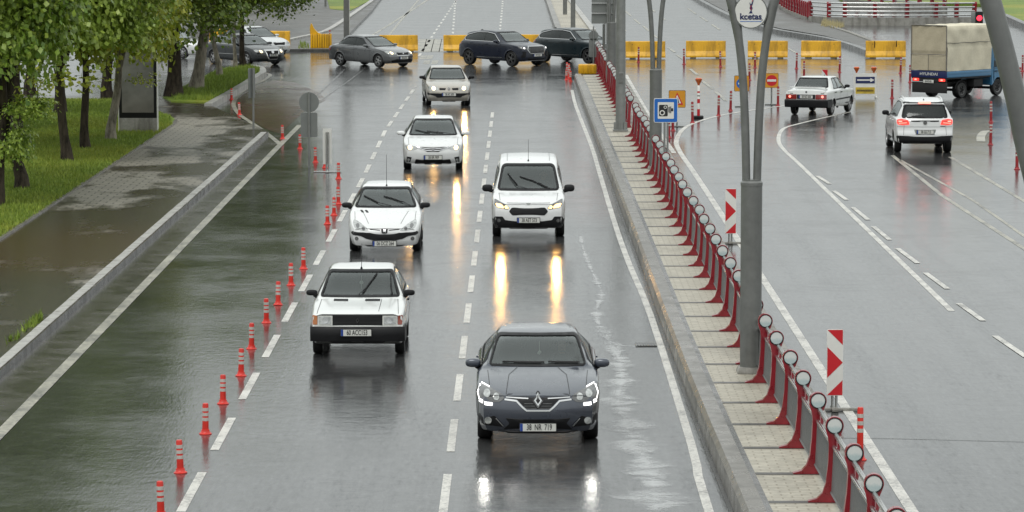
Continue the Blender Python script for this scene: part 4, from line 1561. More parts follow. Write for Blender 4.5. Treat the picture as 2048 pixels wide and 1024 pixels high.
def car_suv(label, paint):
    L = 4.60
    sp = dict(L=L, cat='suv', cab=(1.24, 99), B=[(0, .27), (.5, .23), (L, .36)],
              T=[(0, .93), (.08, .97), (.4, 1.03), (.95, 1.09), (1.2, 1.12), (1.3, 1.15), (2.0, 1.555), (2.4, 1.635), (2.9, 1.66), (3.6, 1.61), (4.15, 1.52), (4.42, 1.17), (4.55, 1.08), (L, 1.0)],
              belt=[(0, .90), (.12, .93), (.5, .985), (1.2, 1.06), (1.5, 1.08), (3.6, 1.13), (4.2, 1.14), (L, .97)],
              W=[(0, .80), (.25, .87), (.7, .93), (1.3, .945), (3.7, .945), (4.3, .90), (L, .83)],
              Wr=[(1.2, .84), (1.65, .75), (2.1, .665), (3.2, .63), (4.2, .585)],
              nose=[(.25, .09), (.45, 0), (.75, .01), (.95, .06), (1.1, .12)], tail=[(.3, .06), (.6, 0), (1.2, .05)], bow=.22)
    c = Car('suv_car', label, paint, sp, res=0.05, k=2)
    c.window('windscreen', [(-.755, 1.14), (.755, 1.14), (.60, 1.565), (-.60, 1.565)], 'front', r=.06)
    c.sides('side_window', [(1.68, 1.145), (2.2, 1.475), (2.7, 1.54), (3.4, 1.53), (4.0, 1.40), (4.1, 1.28), (3.95, 1.18)], material=M_GLASS_D, frame=.02)
    m = MB()
    pl = rounded([(1.62, 1.125), (2.18, 1.495), (2.7, 1.562), (3.4, 1.552), (4.03, 1.415), (4.15, 1.28), (3.97, 1.155)], .06)
    for f in ('left', 'right'):
        c.line(pl + [pl[0]], f, .022, .014, mb=m)
        c.line([(1.40, .40), (3.15, .40)], f, .03, .012, mb=m)
    c.out(m, 'window_trim', M_TRIM)
    c.window('rear_window', [(-.60, 1.20), (.60, 1.20), (.50, 1.45), (-.50, 1.45)], 'rear', material=M_GLASS_D)
    c.wheels(.365, .23, .85, 2.89, spokes=5, rim=M_RIM_D)
    c.cabin(1.35, 1.12, (2.4, 3.3), seat_z=.72)
    c.mirrors(1.02, 1.78, 1.16, (.12, .08, .07), paint)
    g = c.patch('grille', rounded([(-.47, .92), (-.53, .79), (-.40, .64), (.40, .64), (.53, .79), (.47, .92)], .03), 'front', M_RIM_D, off=.010)
    m = MB()
    for z in np.linspace(.67, .90, 8):
        c.line([(-.45, z), (.45, z)], 'front', .010, .020, mb=m)
    c.out(m, 'grille_bars', M_BLACKP)
    fr = rounded([(-.49, .945), (-.56, .79), (-.42, .615), (.42, .615), (.56, .79), (.49, .945)], .03)
    c.out(c.line(fr + [fr[0]], 'front', .028, .018), 'chrome_strip', M_TRIM)
    lamp_pair(c, [(.58, .90), (.60, .80), (.78, .81), (.85, .87), (.86, .95), (.72, .94)], M_LAMP_DK, [circ(.70, .87, .035)], M_DRL)
    for sg in (1, -1):
        f = (lambda p: p) if sg > 0 else mir
        c.patch('bumper_intake', rounded(f([(.62, .70), (.78, .72), (.82, .42), (.66, .45)]), .03), 'front', M_BLACKP, off=.008)
    c.patch('lower_grille', rounded([(-.55, .42), (-.5, .31), (.5, .31), (.55, .42)], .02), 'front', M_BLACKP, off=.008)
    c.out(c.line([(-.62, .29), (.62, .29)], 'front', .035, .016), 'bumper_lip', M_TRIM)
    c.plate('34 TG 022', .53)
    for f in ('left', 'right'):
        c.patch('tail_light', rounded([(4.28, 1.06), (4.44, 1.02), (4.44, .96), (4.2, 1.0)], .02), f, M_TAIL)
    c.seams(side=[[(1.5, .3), (1.5, 1.05)], [(2.7, .3), (2.72, 1.12), (2.75, 1.5)], [(3.6, .6), (3.85, 1.13)], [(1.3, .92), (4.2, .98)]], handles=[(2.5, 1.02), (3.5, 1.05)],
            top=[[(-.70, .35), (-.76, 1.15)], [(.70, .35), (.76, 1.15)]])
    m = MB().blob((0, 3.75, c.hit('top', 0, 3.75)[0].z + .02), (.03, .09, .04), sub=2)
    c.out(m, 'roof_fin', M_BLACKP)
    return c.finish()


def car_dark_saloon():
    c = Car('saloon_car', 'black saloon with broad chrome shield grille, behind the thin tree trunks', P_BLACK, saloon_spec(4.76, 1.47, .91), res=0.06, k=2)
    c.window('windscreen', [(-.71, .965), (.71, .965), (.56, 1.375), (-.56, 1.375)], 'front', r=.06)
    c.sides('side_window', [(1.58, .965), (2.15, 1.31), (2.7, 1.37), (3.4, 1.33), (3.95, 1.06), (3.7, 1.0)], material=M_GLASS, frame=.02)
    c.window('rear_window', [(-.60, 1.12), (.60, 1.12), (.50, 1.38), (-.50, 1.38)], 'rear')
    c.wheels(.32, .2, .92, 2.71, spokes=5)
    c.cabin(1.25, .95, (2.35, 3.25))
    c.mirrors(.97, 1.58, 1.0, (.115, .075, .06), P_BLACK)
    fr = rounded([(-.40, .72), (-.30, .44), (-.22, .30), (.22, .30), (.30, .44), (.40, .72)], .03)
    c.patch('grille', fr, 'front', M_BLACKP, off=.010)
    c.out(c.line(fr + [fr[0]], 'front', .05, .02), 'chrome_strip', M_TRIM)
    c.patch('round_badge', circ(0, .64, .075, 16), 'front', M_TRIM, off=.03)
    lamp_pair(c, [(.43, .70), (.45, .61), (.66, .60), (.80, .64), (.82, .745), (.70, .75)], M_LAMP, [circ(.58, .665, .06)], M_LAMP_W)
    c.plate('38 VK 731', .50, lift=.03)
    m = MB()
    for f in ('left', 'right'):
        c.line([(1.5, .94), (3.95, 1.01)], f, .018, .012, mb=m)
        c.line([(1.45, .52), (3.3, .52)], f, .02, .012, mb=m)
    c.out(m, 'window_trim', M_TRIM)
    c.seams(side=[[(1.42, .25), (1.40, .9)], [(2.55, .25), (2.57, .97)]], handles=[(2.4, .86), (3.35, .88)])
    return c.finish()


def car_silver_saloon():
    c = Car('saloon_car', 'silver saloon half hidden behind the black saloon at the junction', P_SILVER, saloon_spec(4.54, 1.47, .88), res=0.06, k=2)
    c.window('windscreen', [(-.70, .965), (.70, .965), (.545, 1.375), (-.545, 1.375)], 'front', r=.06)
    c.sides('side_window', [(1.58, .965), (2.15, 1.31), (2.7, 1.37), (3.3, 1.33), (3.85, 1.06)], material=M_GLASS_D, frame=.02)
    c.window('rear_window', [(-.60, 1.12), (.60, 1.12), (.50, 1.38), (-.50, 1.38)], 'rear')
    c.wheels(.31, .2, .92, 2.6, spokes=7)
    c.cabin(1.25, .95, (2.35, 3.2))
    c.mirrors(.95, 1.56, 1.0, (.115, .075, .06), P_SILVER)
    c.patch('grille', rounded([(-.36, .70), (-.30, .57), (.30, .57), (.36, .70)], .02), 'front', M_BLACKP, off=.010)
    lamp_pair(c, [(.42, .69), (.48, .60), (.68, .60), (.79, .66), (.80, .77), (.70, .75)], M_LAMP, [circ(.62, .68, .05)], M_LAMP_DK)
    c.patch('lower_grille', rounded([(-.48, .33), (-.40, .22), (.40, .22), (.48, .33)], .02), 'front', M_BLACKP, off=.008)
    c.plate('38 DN 412', .43)
    c.seams(side=[[(1.42, .25), (1.40, .9)], [(2.5, .25), (2.52, .97)]])
    return c.finish()


def car_hidden_white():
    c = Car('saloon_car', 'white car mostly hidden by leaves behind the thick dark trunk', P_WHITE, saloon_spec(4.4, 1.46, .87), res=0.08, k=2)
    c.window('windscreen', [(-.70, .965), (.70, .965), (.545, 1.375), (-.545, 1.375)], 'front', r=.06)
    c.sides('side_window', [(1.58, .965), (2.15, 1.31), (2.7, 1.37), (3.3, 1.33), (3.8, 1.06)], material=M_GLASS_D, frame=.02)
    c.wheels(.31, .2, .88, 2.6, spokes=7)
    return c.finish()


def car_old_rear():
    L = 4.05
    sp = dict(L=L, cab=(1.13, 3.46), B=[(0, .30), (.5, .24), (L, .34)],
              T=[(0, .80), (.1, .84), (.6, .87), (1.1, .93), (1.2, .96), (1.75, 1.32), (2.0, 1.375), (2.6, 1.39), (2.98, 1.355), (3.42, 1.03), (3.55, .985), (3.95, .955), (L, .92)],
              belt=[(0, .78), (.15, .815), (.6, .84), (1.2, .885), (3.3, .91), (L, .88)],
              W=[(0, .76), (.3, .795), (.9, .81), (3.3, .81), (L, .775)], Wr=[(1.1, .66), (1.9, .58), (3.0, .575)],
              nose=[(.3, .05), (.5, 0), (.8, .05)], tail=[(.35, .05), (.5, .0), (.7, .02), (.95, .06)], bow=.06, rbow=.05, roofr=.07, crown=3.2, zone=(.5, .4))
    c = Car('saloon_car', 'old white saloon seen from behind with red tail lamps, turning at the signs', P_WHITE_OLD, sp, res=0.045, k=3)
    c.window('windscreen', [(-.67, .955), (.67, .955), (.55, 1.32), (-.55, 1.32)], 'front', r=.035)
    c.sides('side_window', [(1.50, .945), (1.90, 1.29), (2.33, 1.325), (2.33, .945)], frame=.02, r=.03)
    c.sides('side_window', [(2.42, .945), (2.42, 1.325), (2.78, 1.30), (3.02, .945)], frame=.02, r=.03)
    c.window('rear_window', [(-.62, 1.005), (.62, 1.005), (.52, 1.325), (-.52, 1.325)], 'rear', r=.035)
    c.wheels(.29, .17, .72, 2.42, spokes=7, track=.76)
    c.cabin(1.25, .90, (2.1, 2.85), seat_z=.5, tall=.52, hw=.34)
    c.mirrors(.87, 1.55, .985, (.10, .05, .055), M_BLACKP)
    for sg in (1, -1):
        f = (lambda p: p) if sg > 0 else mir
        h = c.patch('tail_light', rounded(f([(.355, .60), (.355, .775), (.765, .775), (.765, .60)]), .02), 'rear', M_TAIL, off=.012)
        c.patch('bulb', circ(sg * .61, .695, .045, 12), 'rear', M_TAIL_HOT, h, off=.02)
    c.patch('plate_panel', rounded([(-.345, .605), (-.345, .77), (.345, .77), (.345, .605)], .01), 'rear', M_BLACKP, off=.008)
    c.plate('38 ND 604', .69, 'rear', lift=.02)
    # black bumper
    b = MB()
    rows = []
    for z, o_ in ((.30, -.06), (.33, .03), (.44, .05), (.55, .05), (.59, .0)):
        row = [(-.825, L - .62)] + [(x, L + .02 + o_ - .10 * (abs(x) / .81) ** 7) for x in np.linspace(-.815, .815, 21)] + [(.825, L - .62)]
        rows.append([b.bm.verts.new((x, y, z)) for x, y in row])
    for a_, b_ in zip(rows, rows[1:]):
        for q in range(len(a_) - 1):
            b.bm.faces.new((a_[q], a_[q + 1], b_[q + 1], b_[q]))
    c.out(b, 'rear_bumper', M_BLACKP)
    # boot spoiler
    sp_ = MB()
    sp_.tube([(-.70, L - .28, .955), (-.66, L - .16, 1.02), (-.5, L - .10, 1.03), (.5, L - .10, 1.03), (.66, L - .16, 1.02), (.70, L - .28, .955)], .018, n=6)
    c.out(sp_, 'spoiler', P_WHITE_OLD)
    c.patch('round_badge', circ(0, .86, .035, 10), 'rear', M_BLACKP, off=.01)
    m = c.patch('badge', [(-.66, .80), (-.54, .80), (-.54, .82), (-.66, .82)], 'rear', M_BLACKP, off=.006)
    c.patch('badge', [(.50, .80), (.62, .80), (.62, .82), (.50, .82)], 'rear', M_BLACKP, off=.006)
    m = MB()
    for f in ('left', 'right'):
        c.line([(.95, .55), (2.85, .55)], f, .05, .012, mb=m)
    c.out(m, 'rubbing_strip', M_BLACKP)
    m = MB()
    for f in ('left', 'right'):
        c.line([(.95, .32), (2.85, .32)], f, .13, .01, mb=m)
    c.out(m, 'sill', M_BLACKP)
    c.seams(side=[[(1.30, .3), (1.30, .88)], [(2.28, .3), (2.30, .92)], [(2.98, .5), (3.12, .92)]], handles=[(2.14, .80), (2.9, .82)], handle_mat=M_BLACKP, rear=[[(-.66, .80), (-.66, .95)], [(.66, .80), (.66, .95)]])
    return c.finish()


def car_suv_rear():
    L = 4.43
    sp = dict(L=L, cat='suv', cab=(1.18, 99), B=[(0, .26), (.5, .22), (L, .34)],
              T=[(0, .88), (.08, .93), (.4, 1.0), (.95, 1.07), (1.15, 1.11), (1.25, 1.14), (1.95, 1.58), (2.3, 1.655), (2.9, 1.685), (3.6, 1.655), (4.05, 1.59), (4.28, 1.24), (4.38, 1.12), (L, 1.02)],
              belt=[(0, .85), (.12, .89), (.5, .95), (1.2, 1.04), (3.6, 1.09), (4.1, 1.10), (L, .99)],
              W=[(0, .78), (.25, .85), (.7, .895), (1.3, .905), (3.7, .905), (4.2, .885), (L, .84)],
              Wr=[(1.2, .74), (2.1, .65), (3.2, .64), (4.1, .61)],
              nose=[(.25, .09), (.45, 0), (.75, .01), (.95, .06), (1.1, .12)], tail=[(.3, .08), (.42, .0), (.62, .0), (.72, .04), (1.0, .06), (1.2, .1)], bow=.22, rbow=.14, zone=(.9, .5))
    c = Car('suv_car', 'white suv seen from behind with bright red brake lamps lit', P_WHITE, sp, res=0.045, k=3)
    c.window('windscreen', [(-.72, 1.13), (.72, 1.13), (.60, 1.58), (-.60, 1.58)], 'front', r=.06)
    c.sides('side_window', [(1.55, 1.10), (2.1, 1.50), (2.6, 1.56), (3.3, 1.55), (3.85, 1.44), (3.95, 1.16)], material=M_GLASS_D, frame=.02)
    c.window('rear_window', [(-.70, 1.115), (.70, 1.115), (.615, 1.50), (-.615, 1.50)], 'rear', material=M_GLASS_D, r=.06, frame=.035)
    c.wheels(.345, .22, .87, 2.60, spokes=5)
    c.cabin(1.35, 1.1, (2.35, 3.2), seat_z=.7)
    c.mirrors(.985, 1.65, 1.13, (.11, .07, .075), M_BLACKP)
    c.patch('spoiler', rounded([(-.64, 1.53), (.64, 1.53), (.60, 1.575), (-.60, 1.575)], .02), 'rear', M_BLACKP, off=.03)
    c.patch('brake_light', rounded([(-.19, 1.52), (.19, 1.52), (.18, 1.575), (-.18, 1.575)], .015), 'rear', M_TAIL_HOT, off=.045)
    for sg in (1, -1):
        f = (lambda p: p) if sg > 0 else mir
        h = c.patch('tail_light', rounded(f([(.475, .905), (.52, 1.045), (.72, 1.075), (.85, 1.045), (.84, .915), (.70, .89)]), .03), 'rear', M_TAIL_ON, off=.012)
        c.patch('bulb', rounded(f([(.70, .985), (.80, .985), (.80, 1.01), (.70, 1.01)]), .008), 'rear', M_TAIL_HOT, h, off=.022)
        c.patch('bulb', rounded(f([(.56, .95), (.80, .93), (.80, .95), (.56, .97)]), .006), 'rear', M_TAIL_HOT, h, off=.022)
        c.patch('tail_divider', rounded(f([(.52, .985), (.69, .985), (.69, 1.005), (.52, 1.005)]), .006), 'rear', M_TAIL, h, off=.022)
    c.patch('round_badge', circ(0, .965, .06, 16), 'rear', M_RIM_D, off=.016)
    c.patch('badge', [(-.62, .845), (-.47, .845), (-.47, .865), (-.62, .865)], 'rear', M_RIM_D, off=.006)
    c.patch('plate_recess', rounded([(-.34, .755), (.34, .755), (.29, .60), (-.29, .60)], .02), 'rear', M_SIGN_BACK, off=.004)
    c.plate('38 GS 713', .68, 'rear', lift=.008)
    c.patch('lower_bumper', rounded([(-.86, .565), (-.60, .56), (.60, .56), (.86, .565), (.84, .28), (-.84, .28)], .03), 'rear', M_BLACKP, off=.012)
    m = MB()
    for f in ('left', 'right'):
        c.line([(1.35, .36), (3.05, .36)], f, .16, .012, mb=m)
    c.out(m, 'sill', M_BLACKP)
    m = MB()
    for sg in (-1, 1):
        pts = []
        for s in np.linspace(1.75, 3.9, 9):
            p = c.hit('top', sg * .575, s)[0]
            pts.append(p + Vector((0, 0, .045 if 1.8 < s < 3.85 else 0)))
        m.tube(pts, .016, n=6)
    c.out(m, 'roof_rails', P_WHITE)
    c.seams(side=[[(1.4, .3), (1.4, 1.0)], [(2.6, .3), (2.62, 1.08)], [(3.5, .6), (3.7, 1.09)]], rear=[[(-.66, .58), (-.64, .88)], [(.66, .58), (.64, .88)], [(-.84, .835), (.84, .835)]], handles=[(2.42, .98), (3.35, 1.0)])
    c.wiper([(0, 1.12), (.3, 1.14)], [(.05, 1.14), (.42, 1.15)], 'rear')
    m = MB().blob((0, 3.8, c.hit('top', 0, 3.8)[0].z + .015), (.02, .05, .025))
    c.out(m, 'roof_fin', M_BLACKP)
    return c.finish()

# ------------------------------------------------------------------ the setting


def sheet(name, pts, z, material, kind='structure', parent=None):
    bm = bmesh.new()
    f = bm.faces.new([bm.verts.new((p[0], p[1], z)) for p in pts])
    if f.normal.z < 0:
        f.normal_flip()
    bmesh.ops.triangulate(bm, faces=bm.faces[:])
    me = bpy.data.meshes.new(name)
    bm.to_mesh(me)
    bm.free()
    me.materials.append(material)
    o = link(name, me, parent)
    if kind:
        o['kind'] = kind
    return o


def slab(name, pts, z0, z1, material, kind='structure', side_mat=None):
    """raised ground with real sides"""
    pts = [tuple(p[:2]) for p in pts]
    if area2(pts) < 0:
        pts = pts[::-1]
    bm = bmesh.new()
    a = [bm.verts.new((p[0], p[1], z1)) for p in pts]
    b = [bm.verts.new((p[0], p[1], z0)) for p in pts]
    f = bm.faces.new(a)
    n = len(pts)
    for i in range(n):
        q = bm.faces.new((b[i], b[(i + 1) % n], a[(i + 1) % n], a[i]))
        q.material_index = 1
    bmesh.ops.triangulate(bm, faces=[f])
    me = bpy.data.meshes.new(name)
    bm.to_mesh(me)
    bm.free()
    me.materials.append(material)
    me.materials.append(side_mat or material)
    o = link(name, me)
    if kind:
        o['kind'] = kind
    return o


def ribbon(pts, width, z, mb=None, mi=0, z1=None, smi=None, dash=None, phase=0.0, smooth=0):
    """flat strip (or kerb, when z1 is given) along a ground path"""
    pts = [Vector((p[0], p[1])) for p in pts]
    if smooth:
        c = catmull([tuple(p) for p in pts], smooth)
        pts = [Vector(p) for p in c]
    mb = mb or MB()
    bm = mb.bm
    if dash:
        on, off = dash
        segs, cur, acc, pos = [], None, 0, -phase
        total = sum((b - a).length for a, b in zip(pts, pts[1:]))

        def at(d):
            for a, b in zip(pts, pts[1:]):
                L_ = (b - a).length
                if d <= L_:
                    return a.lerp(b, d / L_)
                d -= L_
            return pts[-1].copy()
        d = -phase
        while d < total:
            s0, s1 = max(0, d), min(total, d + on)
            if s1 - s0 > 0.2:
                ribbon([at(s0), at((s0 + s1) / 2), at(s1)], width, z, mb, mi, z1)
            d += on + off
        return mb
    L_, R_ = [], []
    for i, p in enumerate(pts):
        t = (pts[min(i + 1, len(pts) - 1)] - pts[max(i - 1, 0)]).normalized()
        n = Vector((-t.y, t.x)) * width / 2
        L_.append(p + n)
        R_.append(p - n)
    zt = z if z1 is None else z1
    TL = [bm.verts.new((p.x, p.y, zt)) for p in L_]
    TR = [bm.verts.new((p.x, p.y, zt)) for p in R_]
    for i in range(len(pts) - 1):
        bm.faces.new((TL[i], TR[i], TR[i + 1], TL[i + 1])).material_index = mi
    if z1 is not None:
        BL = [bm.verts.new((p.x, p.y, z)) for p in L_]
        BR = [bm.verts.new((p.x, p.y, z)) for p in R_]
        for i in range(len(pts) - 1):
            bm.faces.new((BL[i], TL[i], TL[i + 1], BL[i + 1])).material_index = mi if smi is None else smi
            bm.faces.new((TR[i], BR[i], BR[i + 1], TR[i + 1])).material_index = mi if smi is None else smi
        bm.faces.new((BL[0], BR[0], TR[0], TL[0])).material_index = mi
        bm.faces.new((TL[-1], TR[-1], BR[-1], BL[-1])).material_index = mi
    return mb


def PP(lst, z=0.0):
    return [P(u, v, z) for u, v in lst]


def extend(a, b, y):
    """point on the line a-b at world depth y"""
    t = (y - a.y) / (b.y - a.y)
    return a.lerp(b, t)


# ground: one sheet to the horizon
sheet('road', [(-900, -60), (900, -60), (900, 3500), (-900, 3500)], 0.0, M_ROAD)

# left pavement, lawn, kerb
k0, k1 = P(0, 740, .14), P(537, 263, .14)
kn = extend(k0, k1, 25)
g0, g1 = P(0, 478, .15), P(345, 250, .15)
gn = extend(g0, g1, 25)
walk = [kn, k1, P(418, 208, .15), P(318, 192, .15), P(-300, 186, .15), (-70, 190), (-70, 25)]
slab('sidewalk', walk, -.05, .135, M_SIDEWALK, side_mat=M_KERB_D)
lawn = [gn, g0, g1, P(352, 241, .15), P(340, 232, .15), P(312, 226, .15), P(240, 200, .15), P(-200, 192, .15), (-60, 180), (-60, 25)]
slab('lawn', lawn, 0.0, .175, M_GRASS)
edge = MB()
ribbon([gn, g0, g1, P(352, 241, .15)], .10, .10, edge, z1=.185)
edge.build('lawn_edging', M_KERB_G, sharp=30)['kind'] = 'structure'
kb = MB()
d_ = (k1 - kn).normalized()
nn_ = Vector((-d_.y, d_.x, 0)) * 0.12
L_tot = (k1 - kn).length
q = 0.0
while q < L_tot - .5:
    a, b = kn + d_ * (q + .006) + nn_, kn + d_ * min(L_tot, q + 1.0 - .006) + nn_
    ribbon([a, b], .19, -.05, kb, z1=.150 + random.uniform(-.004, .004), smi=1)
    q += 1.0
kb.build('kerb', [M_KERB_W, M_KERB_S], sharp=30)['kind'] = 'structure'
sh = MB()
ribbon([kn + Vector((.40, 0, 0)), k1 + Vector((.40, 0, 0))], .80, .0035, sh)
sh.build('road_shoulder', M_SHOULDER)['kind'] = 'structure'
# tree island and its kerb
isl = [(418, 207), (470, 178), (520, 147), (527, 139), (505, 132), (440, 138), (325, 195), (342, 204)]
slab('planted_island', PP(isl, .15), -.05, .19, M_GRASS)
kb = MB()
ribbon(PP([(416, 209), (470, 179), (512, 153), (526, 144), (522, 136), (506, 131)], .2), .28, -.05, kb, z1=.24, smooth=3)
kb.build('island_kerb', M_KERB_W, sharp=30)['kind'] = 'structure'
# far left pavement
far = [(300, 99), (668, 99), (700, 66), (745, 20), (790, -40), (640, -60), (200, -60), (100, 60)]
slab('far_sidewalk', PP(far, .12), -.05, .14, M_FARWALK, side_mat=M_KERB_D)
kb = MB()
ribbon(PP([(560, 85), (600, 76), (650, 64), (690, 40), (736, 8), (775, -20)], .15), .30, .10, kb, z1=.24, smooth=3)
kb.build('far_kerb', M_KERB_W, sharp=30)['kind'] = 'structure'
slab('far_verge', PP([(660, 18), (700, 22), (738, 2), (790, -45), (640, -45)], .15), .05, .17, M_GRASS)

# median strip
MX0, MX1, MX2, MX3, MX4, MX5 = 2.68, 2.745, 2.96, 3.06, 3.98, 4.62


def off_m(y):
    """the median bends slightly towards the left with distance"""
    return float(lerp_keys([(15, .36), (49.5, .10), (54, .06), (66, 0), (80, -.02), (97, -.06), (107, -.085), (125, -.145), (170, -.25), (210, -.33)], y))

MED0, MED1 = 22.0, P(1160, 153, .2).y


def along(name, prof, y0, y1, mats, mis, kind='structure', skew=0.0):
    bm = bmesh.new()
    rows = []
    for y in np.linspace(y0, y1, 40):
        rows.append([bm.verts.new((x + off_m(y) * (1 if x < 4.3 else skew), y, z)) for x, z in prof])
    for a, b in zip(rows, rows[1:]):
        for i in range(len(prof) - 1):
            bm.faces.new((a[i], a[i + 1], b[i + 1], b[i])).material_index = mis[i]
    for r_ in (rows[0], rows[-1][::-1]):
        bm.faces.new(r_).material_index = mis[0]
    bmesh.ops.recalc_face_normals(bm, faces=bm.faces[:])
    me = bpy.data.meshes.new(name)
    bm.to_mesh(me)
    bm.free()
    for m in mats:
        me.materials.append(m)
    o = link(name, me)
    o['kind'] = kind
    return o


along('median_kerb', [(MX0, -.05), (MX0 + .01, .26), (MX1, .325), (MX2, .325), (MX2, .24), (MX2, -.05)], MED0, MED1, [M_KERB_G], [0] * 5)
along('median_paving', [(MX2 + .003, .0), (MX2 + .003, .285), (MX3, .275), (MX4, .275), (MX4, .0)], MED0, MED1, [M_MORTAR, M_MEDIAN], [0, 0, 1, 1])
along('median_far_kerb', [(MX4 + .003, -.05), (MX4 + .003, .27), (MX5 - .03, .255), (MX5, .22), (MX5 + .02, -.05)], MED0, MED1, [M_WALL], [0] * 4)
# second median beyond the junction
a0, a1 = P(1118, 62, .2), P(1096, 0, .2)
bb0, bb1 = P(1186, 62, .2), P(1139, 0, .2)
s2 = MB()
md = [a0, extend(a0, a1, 700), extend(bb0, bb1, 700), bb0]
slab('far_median_paving', md, -.05, .20, M_MEDIAN)
for a, b, nm, m_ in ((a0, a1, 'far_median_kerb', M_KERB_G), (bb0, bb1, 'far_median_kerb', M_KERB_W)):
    w = MB()
    ribbon([a, extend(a, b, 700)], .34, -.05, w, z1=.30)
    w.build(nm, m_, sharp=30)['kind'] = 'structure'
# gutter line
gt = MB()
ribbon([(MX0 - .03 + off_m(y), y) for y in np.linspace(24, MED1, 30)], .06, .004, gt)
gt.build('gutter', M_GUTTER)['kind'] = 'structure'

# right traffic island behind the barriers
isr = [(1372, -20), (1400, -2), (1455, 27), (1505, 46), (1560, 60), (1650, 75), (1700, 88), (1738, 103), (1750, 106), (1753, 92), (1740, 80), (1690, 62), (1620, 46), (1560, 22), (1540, -20)]
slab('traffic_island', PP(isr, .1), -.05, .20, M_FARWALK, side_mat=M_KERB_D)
kb = MB()
ribbon(PP([(1372, -16), (1400, 2), (1455, 31), (1505, 50), (1560, 64), (1650, 79), (1700, 92), (1738, 106)], .1), .35, -.05, kb, z1=.23, smooth=3)
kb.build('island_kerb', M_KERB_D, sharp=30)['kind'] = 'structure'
kb = MB()
ribbon(PP([(1660, 53), (1700, 66), (1748, 84)], .2), .22, .0, kb, z1=.26, dash=(1.0, .12))
kb.build('island_kerb', M_WALL, sharp=30)['kind'] = 'structure'
slab('far_lawn', PP([(1690, 6), (1960, 10), (2012, 34), (2052, 52), (2300, 150), (3000, 140), (2600, -60), (1600, -60)], .1), -.05, .18, M_GRASS)
kb = MB()
ribbon(PP([(1985, 28), (2012, 37), (2052, 55), (2300, 153)], .1), .4, -.05, kb, z1=.34)
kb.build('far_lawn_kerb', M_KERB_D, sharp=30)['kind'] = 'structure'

# ---- painted lines
ZP = .004


def dashes_by_px(us_vs, width, mb, ZP=.008, dx=0.0):
    """dashes given by their near and far ends in the survey photo"""
    for (u0, v0), (u1, v1) in us_vs:
        ribbon([P(u0, v0) + Vector((dx, 0, 0)), P(u1, v1) + Vector((dx, 0, 0))], width, ZP, mb)


pm = MB()
yv = lambda v: P(1035, v).y
ribbon([(2.60, 22)] + PP([(1418, 1024), (1383, 890), (1301, 630), (1258, 527), (1229, 445), (1198, 342), (1182, 290), (1152, 213), (1144, 180)]), .125, ZP, pm, smooth=3)
pm.build('lane_edge_line', M_PAINT)['kind'] = 'structure'
pm = MB()
yl = yv(1024)
per = (yv(670) - yv(945)) / 3
on = yv(945) - yv(1024)
xm, xl = P(885, 1024).x, P(362, 1024).x
ya = yv(945) - on
ribbon([(xm, ya - per * 3), (xm + .05, yv(222))], .115, ZP, pm, dash=(on, per - on), phase=per * .03)
ribbon([(xl, ya - per * 3), (xl - .02, yv(350)), P(770, 262), P(832, 172)], .125, ZP, pm, dash=(on, per - on), phase=0)
ribbon([P(905, 75), P(910, 12), P(925, -60)], .13, ZP, pm, dash=(3, 3))
ribbon([P(838, 112), P(905, 12), P(950, -60)], .13, ZP, pm, dash=(3, 3))
ribbon([P(1000, 60), P(1004, 20), P(1010, -60)], .13, ZP, pm, dash=(3, 3))
pm.build('lane_dashes', M_PAINT)['kind'] = 'structure'
pm = MB()
ribbon([extend(P(0, 868), P(562, 288), 25), P(0, 868), P(562, 288), P(600, 250)], .19, ZP + .003, pm)
ribbon(PP([(562, 290), (535, 268), (505, 247), (478, 228), (467, 208), (478, 190), (505, 172), (535, 156), (540, 149), (528, 146)]), .17, ZP + .002, pm, smooth=4)
ribbon(PP([(715, 80), (740, 72), (762, 60), (800, 36), (855, 0), (900, -30)]), .16, ZP, pm, smooth=2)
ribbon(PP([(772, 78), (796, 48), (825, 14), (850, -15)]), .14, ZP, pm)
pm.build('carriageway_edge_line', M_PAINT_OLD)['kind'] = 'structure'
# right carriageway
pm = MB()
xr = P(1734, 882).x
ribbon([(xr, 22), (xr, yv(600)), (xr, yv(420)), P(1386, 342), P(1360, 304), P(1353, 280), P(1372, 254), P(1420, 236), P(1480, 224), P(1580, 210)], .155, ZP, pm, smooth=4)
ribbon([P(1348, 306), P(1310, 252), P(1280, 200), P(1252, 150)], .15, ZP - .001, pm)
pm.build('right_edge_line', M_PAINT)['kind'] = 'structure'
pm = MB()
ribbon([P(1903, 622), P(1903, 622).lerp(P(1592, 322), .33), P(1903, 622).lerp(P(1592, 322), .66), P(1592, 322), P(1570, 302), P(1557, 281), P(1566, 258), P(1600, 247), P(1655, 234), P(1700, 224)], .13, ZP, pm, smooth=4)
dashes_by_px([((1945, 642), (1897, 607)), ((1875, 578), (1832, 546)), ((1817, 527), (1777, 497)), ((1762, 480), (1730, 453)), ((1720, 440), (1690, 415)), ((1678, 400), (1653, 382)), ((1645, 368), (1620, 352)), ((2030, 715), (1968, 672)), ((2110, 790), (2070, 750))], .12, pm, dx=.20)
pm.build('lane_dashes', M_PAINT)['kind'] = 'structure'
pm = MB()
ribbon([P(2150, 580), P(2048, 497), P(1885, 392), P(1785, 311)], .13, ZP, pm)
ribbon([P(2150, 545), P(2048, 472), P(1945, 400), P(1800, 320)], .10, ZP, pm)
ribbon([P(2150, 470), P(2048, 402), P(1900, 314)], .13, ZP, pm)
